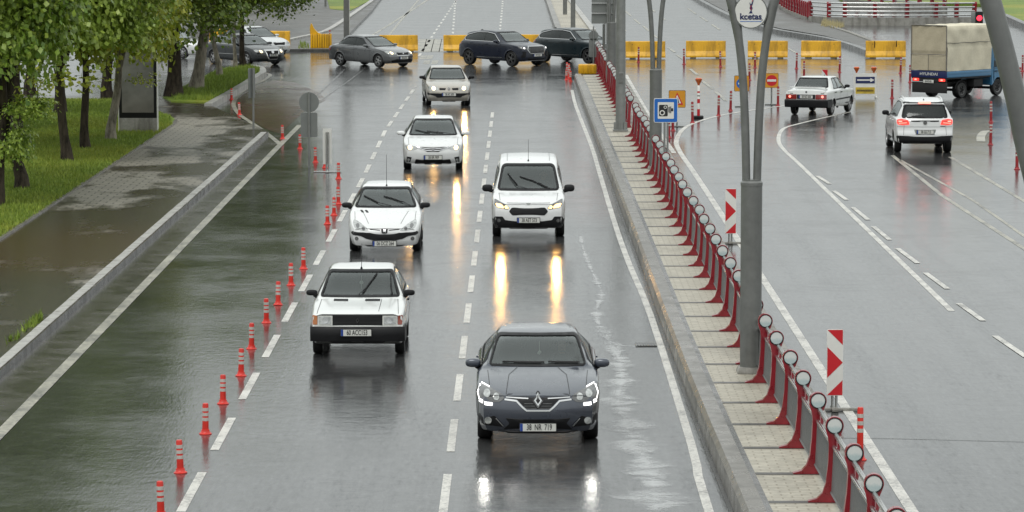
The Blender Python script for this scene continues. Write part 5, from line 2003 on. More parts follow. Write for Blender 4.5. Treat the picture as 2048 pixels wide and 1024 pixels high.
dashes_by_px([((1425, 178), (1402, 160)), ((1452, 202), (1432, 184)), ((1395, 150), (1380, 138)), ((1368, 120), (1354, 110)), ((1350, 105), (1336, 95)), ((1330, 88), (1318, 80)), ((1315, 76), (1303, 67)), ((1298, 62), (1286, 52)), ((1280, 48), (1268, 38)), ((1262, 32), (1250, 22)),
              ((1440, 60), (1424, 49)), ((1415, 43), (1400, 33)), ((1392, 28), (1376, 17)), ((1600, 110), (1560, 88)), ((1330, 40), (1318, 30)), ((1310, 24), (1298, 14))], .14, pm)
ribbon(PP([(1962, 283), (1962, 272), (1970, 263), (1984, 261)]), .28, ZP, pm, smooth=3)
ribbon(PP([(1250, 62), (1215, 20), (1195, -10)]), .2, ZP, pm)
pm.build('faded_lane_lines', M_PAINT_OLD)['kind'] = 'structure'
# pedestrian crossing remains
pm = MB()
for i in range(8):
    ribbon([P(838 + i * 16, 104), P(846 + i * 15, 78)], .45, ZP, pm)
for (u, v) in ((852, 128), (868, 128), (845, 118), (858, 118)):
    ribbon([P(u, v), P(u + 3, v - 7)], .3, ZP, pm)
pm.build('worn_crossing', M_PAINT_OLD)['kind'] = 'structure'
# expansion joints cut in the surface of the junction
pm = MB()
for pts in ([(585, 232), (618, 205), (655, 172), (690, 138)], [(612, 228), (660, 188), (700, 160), (735, 132)], [(1500, 880), (1700, 876), (2048, 884)]):
    ribbon(PP(pts), .035 if pts[0][0] > 1000 else .07, ZP, pm, smooth=3)
pm.build('tar_joints', M_GUTTER)['kind'] = 'structure'

# reddish worn surfacing in the mouth of the side road
t = NT('red_worn_surfacing')
n1 = t.noise(.5, 5, .65)
n2 = t.noise(5, 5, .7)
x_, y_, _ = t.sep()
t.set(Base_Color=t.mix(t.rng(n2, .3, .7), (.10, .048, .036), (.055, .034, .030)), Roughness=t.rng(n1, .35, .65, .12, .3), Normal=t.bump(n2, .2, .006))
sheet('red_surfacing', PP([(470, 205), (484, 190), (512, 172), (548, 160), (590, 165), (640, 186), (652, 200), (610, 222), (578, 250), (562, 268), (540, 262), (505, 243), (480, 226)]), .0035, t.m)

# foamy run-off water
t = NT('rain_foam')
at_ = t.n.new('ShaderNodeAttribute')
at_.attribute_name = 'edge'
w1 = t.noise(1.6, 5, 0.6, dist=0.6)
w2 = t.noise(16, 5, 0.7)
f_ = t.math('ADD', t.math('MULTIPLY', w1, .75), t.math('MULTIPLY', w2, .25))
f_ = t.math('ADD', f_, t.math('MULTIPLY', at_.outputs['Fac'], .22))
al = t.rng(f_, .50, .86, 0, .55, smooth=True)
t.set(Base_Color=(.72, .73, .73), Roughness=1.0, Alpha=al)
t.b.inputs['Specular IOR Level'].default_value = 0.0
foam = []
fm = bmesh.new()
lay = fm.verts.layers.float.new('edge')
for pts, w in (([(1160, 470), (1170, 510), (1192, 560), (1203, 590), (1192, 625), (1203, 660), (1228, 688), (1275, 694)], .22),
               ([(1205, 655), (1222, 690), (1238, 720), (1243, 760), (1236, 800), (1252, 850), (1272, 890), (1300, 940), (1310, 1000), (1318, 1060)], .62)):
    c = catmull([tuple(P(u, v)[:2]) for u, v in pts], 5)
    rows = []
    for i, p in enumerate(c):
        tt = Vector(c[min(i + 1, len(c) - 1)]) - Vector(c[max(i - 1, 0)])
        tt.normalize()
        n_ = Vector((-tt.y, tt.x))
        wk = w * (.75 + .35 * math.sin(i * 1.3)) * (.5 + .9 * i / len(c))
        row = []
        for k_ in range(-3, 4):
            v_ = fm.verts.new((p[0] + n_.x * k_ / 3 * wk, p[1] + n_.y * k_ / 3 * wk, .0075))
            v_[lay] = 1 - abs(k_ / 3) ** 1.5 * 2.0
            row.append(v_)
        rows.append(row)
    for a, b in zip(rows, rows[1:]):
        for k_ in range(6):
            fm.faces.new((a[k_], a[k_ + 1], b[k_ + 1], b[k_]))
me = bpy.data.meshes.new('foam')
fm.to_mesh(me)
fm.free()
me.materials.append(t.m)
tag(link('rain_foam', me), 'white foamy streak of run-off water winding along the lane', 'foam', kind='stuff')

# drain grate
gr = empty('drain_grate', P(1292, 690))
tag(gr, 'small dark rectangular drain grate beside the right edge line', 'drain')
MB().box((0, 0, .008), (.38, .5, .012), bevel=.003).build('frame', M_KERB_D, gr)
m = MB()
for i in range(7):
    m.box((-.15 + i * .05, 0, .017), (.022, .42, .008))
m.build('bars', M_GUTTER, gr)

# ------------------------------------------------------------------ grass blades (stuff)


def blades(name, polys, n, h0, h1, label, z=.175, w=.018):
    vs, fs = [], []
    tot = sum(abs(area2(p)) for p in polys)
    for poly in polys:
        k = int(n * abs(area2(poly)) / tot)
        xs, ys = [p[0] for p in poly], [p[1] for p in poly]
        got = 0
        while got < k:
            x, y = RNG.uniform(min(xs), max(xs), k * 2), RNG.uniform(min(ys), max(ys), k * 2)
            ok = inside(poly, x, y)
            for a, b in zip(x[ok], y[ok]):
                if got >= k:
                    break
                h = RNG.uniform(h0, h1)
                th = RNG.uniform(0, math.pi)
                dx, dy = math.cos(th) * w, math.sin(th) * w
                lx, ly = RNG.normal(0, .035, 2)
                i = len(vs)
                vs += [(a - dx, b - dy, z - .01), (a + dx, b + dy, z - .01), (a + lx, b + ly, z + h)]
                fs.append((i, i + 1, i + 2))
                got += 1
    me = bpy.data.meshes.new(name)
    me.from_pydata(vs, [], fs)
    me.materials.append(M_BLADE)
    return tag(link(name, me), label, 'grass', kind='stuff')


T2 = lambda l: [(p[0], p[1]) for p in l]
yg = 170
lw = [extend(g0, g1, 62), g0, g1, P(340, 234, .15), P(240, 201, .15), P(-40, 200, .15), P(-60, 480, .15)]
blades('lawn_grass', [T2(lw)], 90000, .04, .13, 'wet green lawn with yellow flowers beside the pavement')
blades('island_grass', [T2(PP([(424, 203), (515, 148), (520, 140), (500, 135), (440, 142), (340, 193), (350, 201)], .15))], 9000, .06, .22, 'rough grass on the tree island by the junction', z=.19)
# weeds growing in the joint between kerb and pavement
ws = []
for q in (0.04, .13):
    c = k0.lerp(k1, q) + Vector((-.26, 0, 0))
    for j in range(3):
        cc = c + Vector((random.uniform(-.12, .06), random.uniform(-2.2, 2.2), 0))
        ws.append([(cc.x + random.uniform(.04, .10) * math.cos(a), cc.y + random.uniform(.4, 1.6) * math.sin(a)) for a in np.linspace(0, 5.5, 7)])
blades('kerb_weeds', ws, 300, .04, .16, 'weeds sprouting along the joint behind the left kerb', z=.15)
blades('dry_weeds', [T2(PP([(1640, 52), (1672, 58), (1690, 54), (1650, 44)], .2))], 260, .15, .45, 'dry pale weeds at the foot of the red guard rail', z=.2, w=.03).data.materials[0] = M_DRY
blades('far_weeds', [T2(PP([(596, 97), (618, 97), (618, 88), (600, 86)], .15))], 90, .1, .3, 'small weeds beside the yellow fin barrier', z=.14, w=.02)

# ------------------------------------------------------------------ trees


def leaf_cloud(seed, rx, ry, rz, n_clump, per, size, spread=.30, hang=.08, zmin=-.75):
    """leaves gathered in clumps through an uneven crown volume"""
    g = np.random.default_rng(seed)
    lumps = [(g.normal(0, 1, 3), g.uniform(.75, 1.22)) for _ in range(14)]
    cs = []
    while len(cs) < n_clump:
        d = g.normal(0, 1, 3)
        d /= np.linalg.norm(d)
        if d[2] < zmin:
            continue
        k = 1.0
        for q, a in lumps:
            q = q / np.linalg.norm(q)
            k += (a - 1) * max(0, float(d @ q)) ** 3 * 1.3
        r = g.uniform(.18, 1.0) ** .42 * k
        cs.append((d * r * np.array([rx, ry, rz]), d))
    vs, fs = [], []
    for c, d in cs:
        sp = spread * g.uniform(.7, 1.4)
        pts = g.normal(0, 1, (per, 3)) * np.array([sp, sp, sp * .62]) + c
        for p in pts:
            nrm = np.array([0, 0, .9]) + d * .55 + g.normal(0, .55, 3)
            nrm /= np.linalg.norm(nrm)
            t = g.normal(0, 1, 3) + d * .8 + np.array([0, 0, -hang])
            t -= nrm * (t @ nrm)
            t /= np.linalg.norm(t)
            b = np.cross(nrm, t)
            L = size * g.uniform(.65, 1.25)
            w = L * g.uniform(.42, .62)
            i = len(vs)
            base, tip = p, p + t * L - np.array([0, 0, L * .06])
            mid = p + t * L * .45 + nrm * L * .10
            vs += [tuple(base), tuple(mid + b * w - nrm * L * .14), tuple(tip), tuple(mid - b * w - nrm * L * .14)]
            fs += [(i, i + 1, i + 2), (i, i + 2, i + 3)]
    me = bpy.data.meshes.new('crown')
    me.from_pydata(vs, [], fs)
    return me


CROWNS = {}


def crown_mesh(key, material, *a, **k):
    if key not in CROWNS:
        me = leaf_cloud(*a, **k)
        me.materials.append(material)
        CROWNS[key] = me
    return CROWNS[key]


def tree(name, label, base, th, lean, r0, crown, cc, cs, rot=0.0, bark=None, limbs=5, group='trees along the lawn', seed=0, extra=()):
    g = random.Random(seed)
    root = empty(name, base)
    tag(root, label, 'tree', group)
    m = MB()
    top = Vector((lean[0], lean[1], th))
    n = 8
    pts, rad = [], []
    for i in range(n + 1):
        t = i / n
        p = Vector((lean[0] * t ** 1.3, lean[1] * t ** 1.3, th * t)) + Vector((math.sin(t * 5 + seed) * .045, math.cos(t * 4 + seed * 2) * .05, 0)) * (t > 0)
        pts.append(p - Vector((0, 0, .1 if i == 0 else 0)))
        rad.append(r0 * (1.45 if i == 0 else 1.12 if i == 1 else 1 - .30 * t))
    m.tube(pts, rad, n=12)
    cen = Vector(cc)
    for k in range(limbs):
        a = 2 * math.pi * (k + g.uniform(-.3, .3)) / limbs
        end = Vector((cen.x + math.cos(a) * cs[0] * .62, cen.y + math.sin(a) * cs[1] * .62, cen.z + g.uniform(-.3, .55) * cs[2]))
        st = pts[-1] - Vector((0, 0, g.uniform(0, .5)))
        mid = st.lerp(end, .5) + Vector((0, 0, .35))
        m.tube([st, mid, end], [r0 * .5, r0 * .32, r0 * .10], n=7)
    m.tube([pts[-1], pts[-1].lerp(cen, .6), cen + Vector((0, 0, cs[2] * .5))], [r0 * .68, r0 * .45, r0 * .12], n=8)
    m.build('trunk', bark or M_BARK, root, sharp=80)
    c = link('crown', crown, root)
    c.location = cc
    c.scale = cs
    c.rotation_euler = (0, 0, rot)
    for me, loc, sc in extra:
        e = link('foliage', me, root)
        e.location, e.scale = loc, sc
    return root


CA = crown_mesh('a', M_LEAF, 1, 1, 1, 1, 560, 56, .047, spread=.085)
CB = crown_mesh('b', M_LEAF, 2, 1, 1, 1, 560, 56, .047, spread=.085)
CY = crown_mesh('y', M_LEAF_Y, 3, 1, 1, 1, 420, 52, .056, spread=.09)
CD = crown_mesh('d', M_LEAF_D, 4, 1, 1, 1, 560, 54, .040, spread=.085)
CE = crown_mesh('e', M_LEAF_D, 5, 1, 1, 1, 560, 54, .040, spread=.085)
LB = crown_mesh('lb', M_LEAF, 6, 1, .8, .5, 34, 34, .125, spread=.20)
LY = crown_mesh('ly', M_LEAF_Y, 7, 1, .8, .5, 10, 16, .16, spread=.24)

GR = 'trees along the lawn'
tree('plane_tree', 'tree at the left frame edge with a low leafy branch, nearest of the lawn trees', P(-8, 412, .17), 2.2, (.25, .2), .16, CA, (-.5, .6, 5.9), (2.7, 2.8, 3.9), .3, seed=1,
     extra=((LB, (.45, .0, 1.6), (.55, .8, .9)), (LB, (.9, -.2, 2.5), (.6, .8, .6))))
tree('plane_tree', 'leaning brown trunk, second lawn tree from the camera', P(45, 378, .17), 2.6, (-.75, .5), .165, CB, (-.7, .8, 6.15), (2.9, 3.0, 3.9), 1.2, seed=2,
     extra=((LB, (-.35, -.4, 1.25), (.55, .6, .55)), (LY, (.2, -.3, 2.4), (.8, .8, .8))))
tree('plane_tree', 'straight dark trunk in the middle of the lawn under light green leaves', P(135, 322, .17), 2.7, (-.32, .2), .15, CA, (.1, .3, 5.95), (2.9, 3.0, 4.0), 2.6, seed=3, extra=((LY, (.3, -.6, 2.5), (1.1, 1, .9)),))
tree('plane_tree', 'dark upright trunk just left of the pale leaning one', P(172, 298, .17), 2.9, (-.05, .2), .135, CY, (.25, -.2, 5.7), (2.4, 2.5, 3.6), .8, seed=4)
tree('plane_tree', 'pale curved trunk with yellowish young leaves next to the advertising panel', P(222, 280, .17), 2.6, (.30, .2), .15, CY, (.15, -.1, 5.3), (2.0, 2.1, 3.3), 2.2, bark=M_BARK_P, seed=5, extra=((LY, (1.1, -.1, 1.95), (.5, .6, .5)),))
tree('plane_tree', 'thick straight dark trunk behind the advertising panel', P(347, 192, .19), 3.2, (.0, .2), .30, CD, (-.4, .2, 5.6), (4.0, 3.6, 4.6), .5, seed=6)
tree('plane_tree', 'thick grey leaning trunk on the planted island', P(391, 179, .19), 3.2, (.65, .2), .25, CE, (1.2, .3, 5.7), (4.2, 3.6, 4.6), 1.9, bark=M_BARK_P, seed=7)
tree('young_tree', 'thin leaning trunk on the planted island near the black saloon', P(439, 153, .19), 2.7, (-.45, .1), .12, CE, (.3, .3, 4.4), (2.6, 2.6, 3.0), 2.9, bark=M_BARK_P, seed=8, limbs=3)
tree('young_tree', 'thinnest upright grey trunk at the tip of the island', P(471, 135, .19), 3.0, (-.05, .1), .085, CD, (.6, .2, 4.6), (2.8, 2.8, 3.0), .9, bark=M_BARK_P, seed=9, limbs=3)
tree('young_tree', 'thin reddish brown trunk at the tip of the island, right of the grey one', P(487, 132, .19), 2.9, (-.15, .1), .13, CE, (1.6, .5, 5.0), (3.2, 2.8, 3.0), 4.0, seed=10, limbs=4)
GB = 'trees behind the lawn'
for i, (u, v, s, cr, lab) in enumerate(((30, 262, 3.0, CB, 'broad tree at the back of the lawn near the left edge'), (120, 228, 3.0, CA, 'broad tree at the back of the lawn behind the dark upright trunk'),
                                      (-90, 300, 3.1, CA, 'leafy tree beyond the left frame edge'), (215, 196, 3.4, CD, 'dark crowned tree behind the advertising panel'),
                                      (60, 186, 3.6, CE, 'dark crowned tree far behind the left lawn'), (270, 168, 3.3, CD, 'dark crowned tree behind the thick straight trunk'),
                                      (405, 62, 4.2, CE, 'tree on the far pavement above the silver saloon'), (300, 60, 4.2, CD, 'tree on the far pavement above the hidden white car'),
                                      (505, 10, 4.6, CE, 'farthest tree beside the upper left pavement'))):
    tree('plane_tree', lab, P(u, v, .15), 3.0, (.1, .1), .2, cr, (.2, .2, 5.3), (s, s, s * .85), i * 1.1, group=GB, seed=20 + i, limbs=4)
sap = empty('young_tree', P(75, 222, .17))
tag(sap, 'tiny sapling with yellow leaves standing in the lawn', 'tree')
MB().tube([(0, 0, -.05), (.02, 0, .7), (-.03, 0, 1.25)], [.03, .022, .012], n=6).build('trunk', M_BARK, sap)
c_ = link('crown', LY, sap)
c_.location, c_.scale = (0, 0, 1.05), (.35, .35, .6)

# ------------------------------------------------------------------ railing on the median


def post_outline():
    o = [(-.24, 0), (-.24, .022), (-.13, .05), (-.06, .12), (-.015, .26), (.010, .50), (.020, .74), (.005, .84), (-.025, .93)]
    cx, cz, r = .090, .985, .114
    for a in np.linspace(200, -20, 18):
        o.append((cx + r * math.cos(math.radians(a)), cz + r * math.sin(math.radians(a))))
    o += [(.165, .86), (.118, .74), (.100, .50), (.095, .26), (.095, .10), (.135, .022), (.135, 0)]
    return o


t = NT('reflector_glass')
_, _, z_ = t.sep()
w_ = t.noise(14, 4, .7)
zz = t.math('ADD', t.rng(z_, .90, 1.07), t.math('MULTIPLY', w_, .5))
t.set(Base_Color=t.mix(t.rng(zz, .55, .8), (.42, .50, .50), (.60, .62, .60)), Roughness=.25)
M_REFL = t.m

m = MB().prism(post_outline(), -.05, .05)
POST_ME = m.build('post', M_RED, sharp=30)
m = MB()
m.lathe([(.001, -.064), (.088, -.064), (.093, -.058), (.093, -.05)], axis='Y', n=20)
m.xf(Matrix.Translation((.090, 0, .985)))
REFL = m.build('reflector', M_REFL)
m = MB().lathe([(.094, -.052), (.096, -.068), (.100, -.069), (.103, -.066), (.103, -.05)], axis='Y', n=20, closed=True)
m.xf(Matrix.Translation((.090, 0, .985)))
RING = m.build('ring', M_BLACKP)
PITCH_Y = (P(0, 765.2, .275).y - P(0, 1004.1, .275).y) / 5
PY0 = P(0, 1004.1, .275).y - 3 * PITCH_Y
PX = 3.795


def panel_mesh(L_):
    p = MB()
    p.tube([(.105, .05, .865), (.105, L_ - .05, .865)], .034, n=8, mi=1)
    p.tube([(.080, .05, .71), (.080, L_ - .05, .71)], .028, n=8, mi=1)
    p.tube([(.055, .05, .13), (.055, L_ - .05, .13)], .022, n=6, mi=0)
    k = int(L_ / .105)
    for i in range(1, k):
        y = L_ * i / k
        p.box((.067, y, .42), (.018, .056, .58), rot=Matrix.Rotation(.045, 3, 'Y'), mi=0)
    for s, y0 in ((1, .05), (-1, L_ - .05)):
        p.tube([(.115, y0, .845), (.12, y0 + s * .16, .82), (.115, y0 + s * .25, .74), (.09, y0 + s * .26, .66)], .024, n=6, mi=2)
    o = p.build('panel', [M_BALUSTER, M_CHROME, M_RED], sharp=50)
    return o


PANEL = panel_mesh(PITCH_Y)
PC_Y = P(1242, 262, .275).y
END_Y = P(1192, 128, .275).y


def railing(label, ks):
    root = empty('median_railing', (PX + off_m(PY0 + ks[0] * PITCH_Y), PY0 + ks[0] * PITCH_Y, .275))
    tag(root, label, 'railing', 'red railings on the median')
    for j, k in enumerate(ks):
        p = POST_ME.copy()
        C.objects.link(p)
        y_ = PY0 + k * PITCH_Y
        dx = off_m(y_) - off_m(PY0 + ks[0] * PITCH_Y)
        p.parent, p.location = root, (dx, j * PITCH_Y, 0)
        p.rotation_euler = (R(random.uniform(-1.2, 1.2)), R(random.uniform(-1.3, 1.3)), R(random.uniform(-3, 3)))
        r_ = REFL.copy()
        C.objects.link(r_)
        r_.parent = p
        q_ = RING.copy()
        C.objects.link(q_)
        q_.parent = p
        if j < len(ks) - 1:
            w = PANEL.copy()
            C.objects.link(w)
            w.parent, w.location = root, (dx, j * PITCH_Y, 0)
            w.rotation_euler = (0, 0, -(off_m(y_ + PITCH_Y) - off_m(y_)) / PITCH_Y)
    return root


kC = (PC_Y - PY0) / PITCH_Y
kE = int((END_Y - PY0) / PITCH_Y)
railing('long red railing with round reflector caps on the near part of the median', list(range(0, int(kC))))
railing('short red railing between the round grey pole and the end of the median', list(range(int(kC) + 1, kE + 1)))
for o in (POST_ME, REFL, RING, PANEL):
    bpy.data.objects.remove(o)
sm = MB()
for k in range(0, kE + 2):
    y = PY0 + k * PITCH_Y
    if y < MED1 - .3:
        sm.box(((MX3 + MX4) / 2 + off_m(y), y, .2775), (MX4 - MX3 - .004, .19, .006))
sm.build('dark_paver_rows', M_STRIPE)['kind'] = 'structure'

# ------------------------------------------------------------------ lamp posts


def arm_offset(z):
    return float(lerp_keys([(3.0, .085), (3.5, .095), (4.6, .14), (5.5, .24), (6.3, .43), (7.25, .70), (8.3, 1.15), (9.2, 1.75), (9.7, 2.3)], z))


def lamp_post(label, loc, zc=.275):
    root = empty('lamp_post', (loc[0], loc[1], zc))
    tag(root, label, 'lamp post', 'forked lamp posts on the median')
    m = MB().lathe([(.172, 0), (.172, 3.02), (.178, 3.02), (.178, 3.07), (.150, 3.10), (.150, 3.12)], n=24)
    m.build('shaft', M_GALV_D, root)
    MB().box((0, 0, .05), (.46, .46, .10), bevel=.03, taper=.85).build('footing', M_WALL, root)
    for sg in (-1, 1):
        zs = list(np.linspace(3.05, 9.4, 26))
        pts = [(sg * arm_offset(z), 0, z) for z in zs]
        rad = [.066 if z < 5.55 else .080 if z < 6.1 else .068 for z in zs]
        rad[-1] = .05
        a = MB().tube(pts, rad, n=14).build('arm', M_GALV_D, root, sharp=50)
        e = pts[-1]
        h = MB().box((e[0] + sg * .35, 0, e[2] + .05), (.85, .30, .14), rot=Matrix.Rotation(-sg * .12, 3, 'Y'), bevel=.05)
        hd = h.build('lamp_head', M_GALV, root)
        MB().box((e[0] + sg * .38, 0, e[2] - .02), (.6, .22, .03), bevel=.01).build('lamp_glass', M_LAMP, hd)
    return root


LP = P(1501, 745, .275)
lamp_post('grey forked lamp post carrying the round white sign', (LP.x, LP.y))
b_ = P(1311, 338, .275)
lamp_post('grey forked lamp post behind the speed camera sign', (b_.x, b_.y)).scale = (1, 1, .91)
d_ = P(1223, 176, .275)
lamp_post('grey forked lamp post half hidden by the round pole', (d_.x, d_.y)).scale = (1, 1, .85)
lamp_post('grey forked lamp post outside the right frame edge whose curved arm crosses the truck', (3.62, 23.9))


def pole(label, base, h, r, material=None, z=.275, flange=True, hatch=False, taper=.85):
    root = empty('street_pole', (base.x, base.y, z))
    tag(root, label, 'pole')
    MB().lathe([(r, 0), (r * taper, h), (r * taper * .6, h + .02)], n=18).build('shaft', material or M_GALV, root)
    if flange:
        m = MB().box((0, 0, .03), (r * 3.0, r * 3.0, .05), bevel=.01)
        for i in range(6):
            a = i * math.pi / 3 + .4
            m.box((r * 1.25 * math.cos(a), r * 1.25 * math.sin(a), .10), (.03, .03, .12))
            m.box((r * 1.15 * math.cos(a), r * 1.15 * math.sin(a), .17), (.09 * abs(math.cos(a)) + .015, .09 * abs(math.sin(a)) + .015, .24))
        m.build('base_plate', material or M_GALV, root)
    if hatch:
        m = MB().box((r * .05, -r * .93, 1.75), (.15, .05, .36), bevel=.01)
        m.box((r * .05, -r * .93 - .022, 1.75), (.12, .02, .30), mi=1)
        m.build('hatch', [M_GALV, M_GALV_D], root)
    return root


pole('round galvanised pole with a small hatch, standing in the gap of the railing', P(1241, 262, .275), 8.0, .165, hatch=True)
pole('tall grey pole on the far median nearest the junction', P(1146, 58, .2), 8.5, .14, M_GALV_D, z=.2, flange=False)
pole('tall grey pole on the far median behind the nearer one', P(1130, 29, .2), 8.5, .14, M_GALV_D, z=.2, flange=False)
pole('thin pole on the upper left pavement', P(651, 13, .14), 6, .075, M_GALV_D, z=.14, flange=False)
fp = empty('street_pole', P(693, 82, .0))
tag(fp, 'broad square grey mast behind the grey saloon', 'pole')
MB().box((0, 0, 4.5), (.30, .3, 9.0), bevel=.015).build('shaft', M_GALV_D, fp)
MB().box((.165, -.08, 4.5), (.045, .05, 9.0), bevel=.01).build('cable_duct', M_PLATE, fp)

# round company sign hung in the fork
sg_ = empty('round_sign', (LP.x - .035, LP.y - .02, .275 + 5.80))
tag(sg_, 'round white company sign hung in the fork of the lamp post', 'sign')
MB().lathe([(.265, -.05), (.268, -.058), (.268, .05), (.001, .05)], axis='Y', n=40).build('case', M_SIGN_BACK, sg_)
f = MB().lathe([(.001, -.056), (.250, -.056), (.252, -.05)], axis='Y', n=40).build('face', M_WHITE_SIGN, sg_)
for s in (-1, 1):
    MB().tube([(s * .25, 0, .02), (s * .36, 0, .03)], .018, n=8).build('bracket', M_BLACKP, sg_)
text_mesh('sign_lettering', 'kcetas', .135, M_NAVY_SIGN, f, Matrix.Translation((0, -.059, -.075)) @ FACE_FRONT, sx=1.02, bold=.004)
MB().prism([(.170, -.118), (.188, -.118), (.190, -.128), (.178, -.138), (.168, -.134), (.178, -.128)], -.062, -.058).build('cedilla', M_NAVY_SIGN, f)
MB().box((0, -.058, -.150), (.34, .004, .008)).build('underline', M_BLUE_SIGN, f)
m = MB()
m.prism([(-.035, -.02), (.03, -.02), (.012, .02), (.03, .06), (.015, .09), (.03, .13), (.045, .19), (.028, .19), (.012, .14), (.0, .12), (-.012, .15), (-.022, .15), (-.012, .10), (-.02, .06), (-.002, .03), (-.015, .0)], -.061, -.057)
m.build('emblem', M_NAVY_SIGN, f)
m = MB().prism([(-.002, .02), (.012, .045), (.0, .075), (.012, .11), (.006, .112), (-.010, .08), (.002, .05)], -.064, -.060)
m.prism([(.018, .165), (.03, .178), (.026, .192), (.014, .18)], -.064, -.060)
m.build('emblem_stripe', M_RED_SIGN, f)

# ------------------------------------------------------------------ signs


def sign_pole(root, h, r=.03, z0=0.0, y=.03, x=0.0):
    return MB().tube([(x, y, z0), (x, y, h)], r, n=10).build('pole', M_GALV, root)


def square_plate(root, z, w, h, material, border=None, bm_=None, y=0.0, rot=0.0, name='sign_panel'):
    p = rounded([(-w / 2, z - h / 2), (w / 2, z - h / 2), (w / 2, z + h / 2), (-w / 2, z + h / 2)], .04)
    o = MB().prism(p, y - .015, y + .015).build(name, [material], root, sharp=30)
    if border:
        q = rounded([(-w / 2 + border, z - h / 2 + border), (w / 2 - border, z - h / 2 + border), (w / 2 - border, z + h / 2 - border), (-w / 2 + border, z + h / 2 - border)], .02)
        MB().prism(q, y - .019, y - .0155).build('field', bm_, o, sharp=30)
    return o


# speed camera sign
sc_ = empty('camera_sign', P(1331, 378, .26))
tag(sc_, 'square blue sign with a black speed camera symbol', 'sign')
S = (378 + 206) / 7.64
zc_ = (378 - 220) / S
sign_pole(sc_, zc_ + .3, .028, x=-.03)
sign_pole(sc_, zc_ + .3, .028, x=.05)
pn = square_plate(sc_, zc_, .60, .61, M_BLUE_SIGN, .088, M_WHITE_SIGN)
MB().prism(rounded([(-.315, zc_ - .32), (.315, zc_ - .32), (.315, zc_ + .32), (-.315, zc_ + .32)], .05), -.012, .012).build('rim', M_WHITE_SIGN, sc_, sharp=30)
m = MB().prism(rounded([(-.18, zc_ - .15), (.05, zc_ - .15), (.05, zc_ + .15), (-.18, zc_ + .15)], .03), -.025, -.0195)
m.build('camera_body', M_BLACK_SIGN, pn, sharp=30)
for cx, cz, r_ in ((-.095, -.06, .070), (-.015, .085, .042)):
    MB().lathe([(r_, -.026), (r_, -.029), (r_ * .62, -.029), (r_ * .62, -.026)], axis='Y', n=18, closed=True).xf(Matrix.Translation((cx, 0, zc_ + cz))).build('lens_ring', M_WHITE_SIGN, pn)
m = MB()
for i, w in enumerate((.012, .012, .012, .012)):
    m.box((.072 + i * .020, -.022, zc_ + .02), (.012, .005, .14 + .015 * i))
m.box((.168, -.022, zc_ + .02), (.055, .005, .075))
m.build('flash', M_BLACK_SIGN, pn)


def work_sign(label, u, v_base, v_c, w, h, pic, rz=0.0):
    b = P(u, v_base, 0)
    root = empty('works_sign', b, rz)
    tag(root, label, 'sign', 'amber roadworks signs')
    s = (v_base + 206) / 7.95
    zc = (v_base - v_c) / s
    sign_pole(root, zc + h * .4)
    MB().box((0, .03, .02), (.5, .06, .04), bevel=.01).box((0, .03, .03), (.06, .5, .04), bevel=.01).build('foot', M_GALV, root)
    p = square_plate(root, zc, w, h, M_BLACK_SIGN)
    MB().prism(rounded([(-w / 2 + .012, zc - h / 2 + .012), (w / 2 - .012, zc - h / 2 + .012), (w / 2 - .012, zc + h / 2 - .012), (-w / 2 + .012, zc + h / 2 - .012)], .035), -.018, -.014).build('field', M_YEL_SIGN, p, sharp=30)
    if pic == 'narrow':
        k = .82
        MB().prism([(-.36 * k * w, zc - .33 * h), (.36 * w, zc - .33 * h), (0, zc + .38 * h)], -.022, -.018).build('red_triangle', M_RED_SIGN, p)
        MB().prism([(-.22 * w, zc - .25 * h), (.24 * w, zc - .25 * h), (0, zc + .24 * h)], -.026, -.022).build('white_triangle', M_WHITE_SIGN, p)
        m = MB().prism([(-.11 * w, zc - .23 * h), (-.075 * w, zc - .23 * h), (-.055 * w, zc - .06 * h), (-.03 * w, zc + .08 * h), (-.055 * w, zc + .08 * h), (-.10 * w, zc - .05 * h)], -.029, -.026)
        m.prism([(.11 * w, zc - .23 * h), (.04 * w, zc - .23 * h), (.03 * w, zc - .06 * h), (.03 * w, zc + .08 * h), (.055 * w, zc + .08 * h), (.08 * w, zc - .05 * h)], -.029, -.026)
        m.build('road_symbol', M_BLACK_SIGN, p)
    elif pic == 'arrow':
        MB().lathe([(.001, -.022), (.36 * w, -.022), (.36 * w, -.018)], axis='Y', n=28).xf(Matrix.Translation((0, 0, zc))).build('blue_disc', M_BLUE_SIGN, p)
        a = [(-.24, .06), (.05, .06), (.05, .16), (.25, 0), (.05, -.16), (.05, -.06), (-.24, -.06)]
        MB().prism([(x * w, zc + z * w) for x, z in a], -.026, -.022).build('arrow', M_WHITE_SIGN, p)
    else:
        MB().lathe([(.001, -.022), (.40 * w, -.022), (.40 * w, -.018)], axis='Y', n=28).xf(Matrix.Translation((0, 0, zc))).build('red_disc', M_RED_SIGN, p)
        MB().box((0, -.025, zc), (.66 * w, .006, .16 * w)).build('white_bar', M_WHITE_SIGN, p)
    return root


work_sign('amber sign with a red edged triangle behind the speed camera sign', 1354, 254, 198, .58, .60, 'narrow')
work_sign('amber sign with a white arrow on a blue disc, half hidden by the fork', 1483, 214, 167, .56, .60, 'arrow')
work_sign('amber sign with a red no entry disc right of the fork', 1543, 210, 161, .52, .56, 'entry')

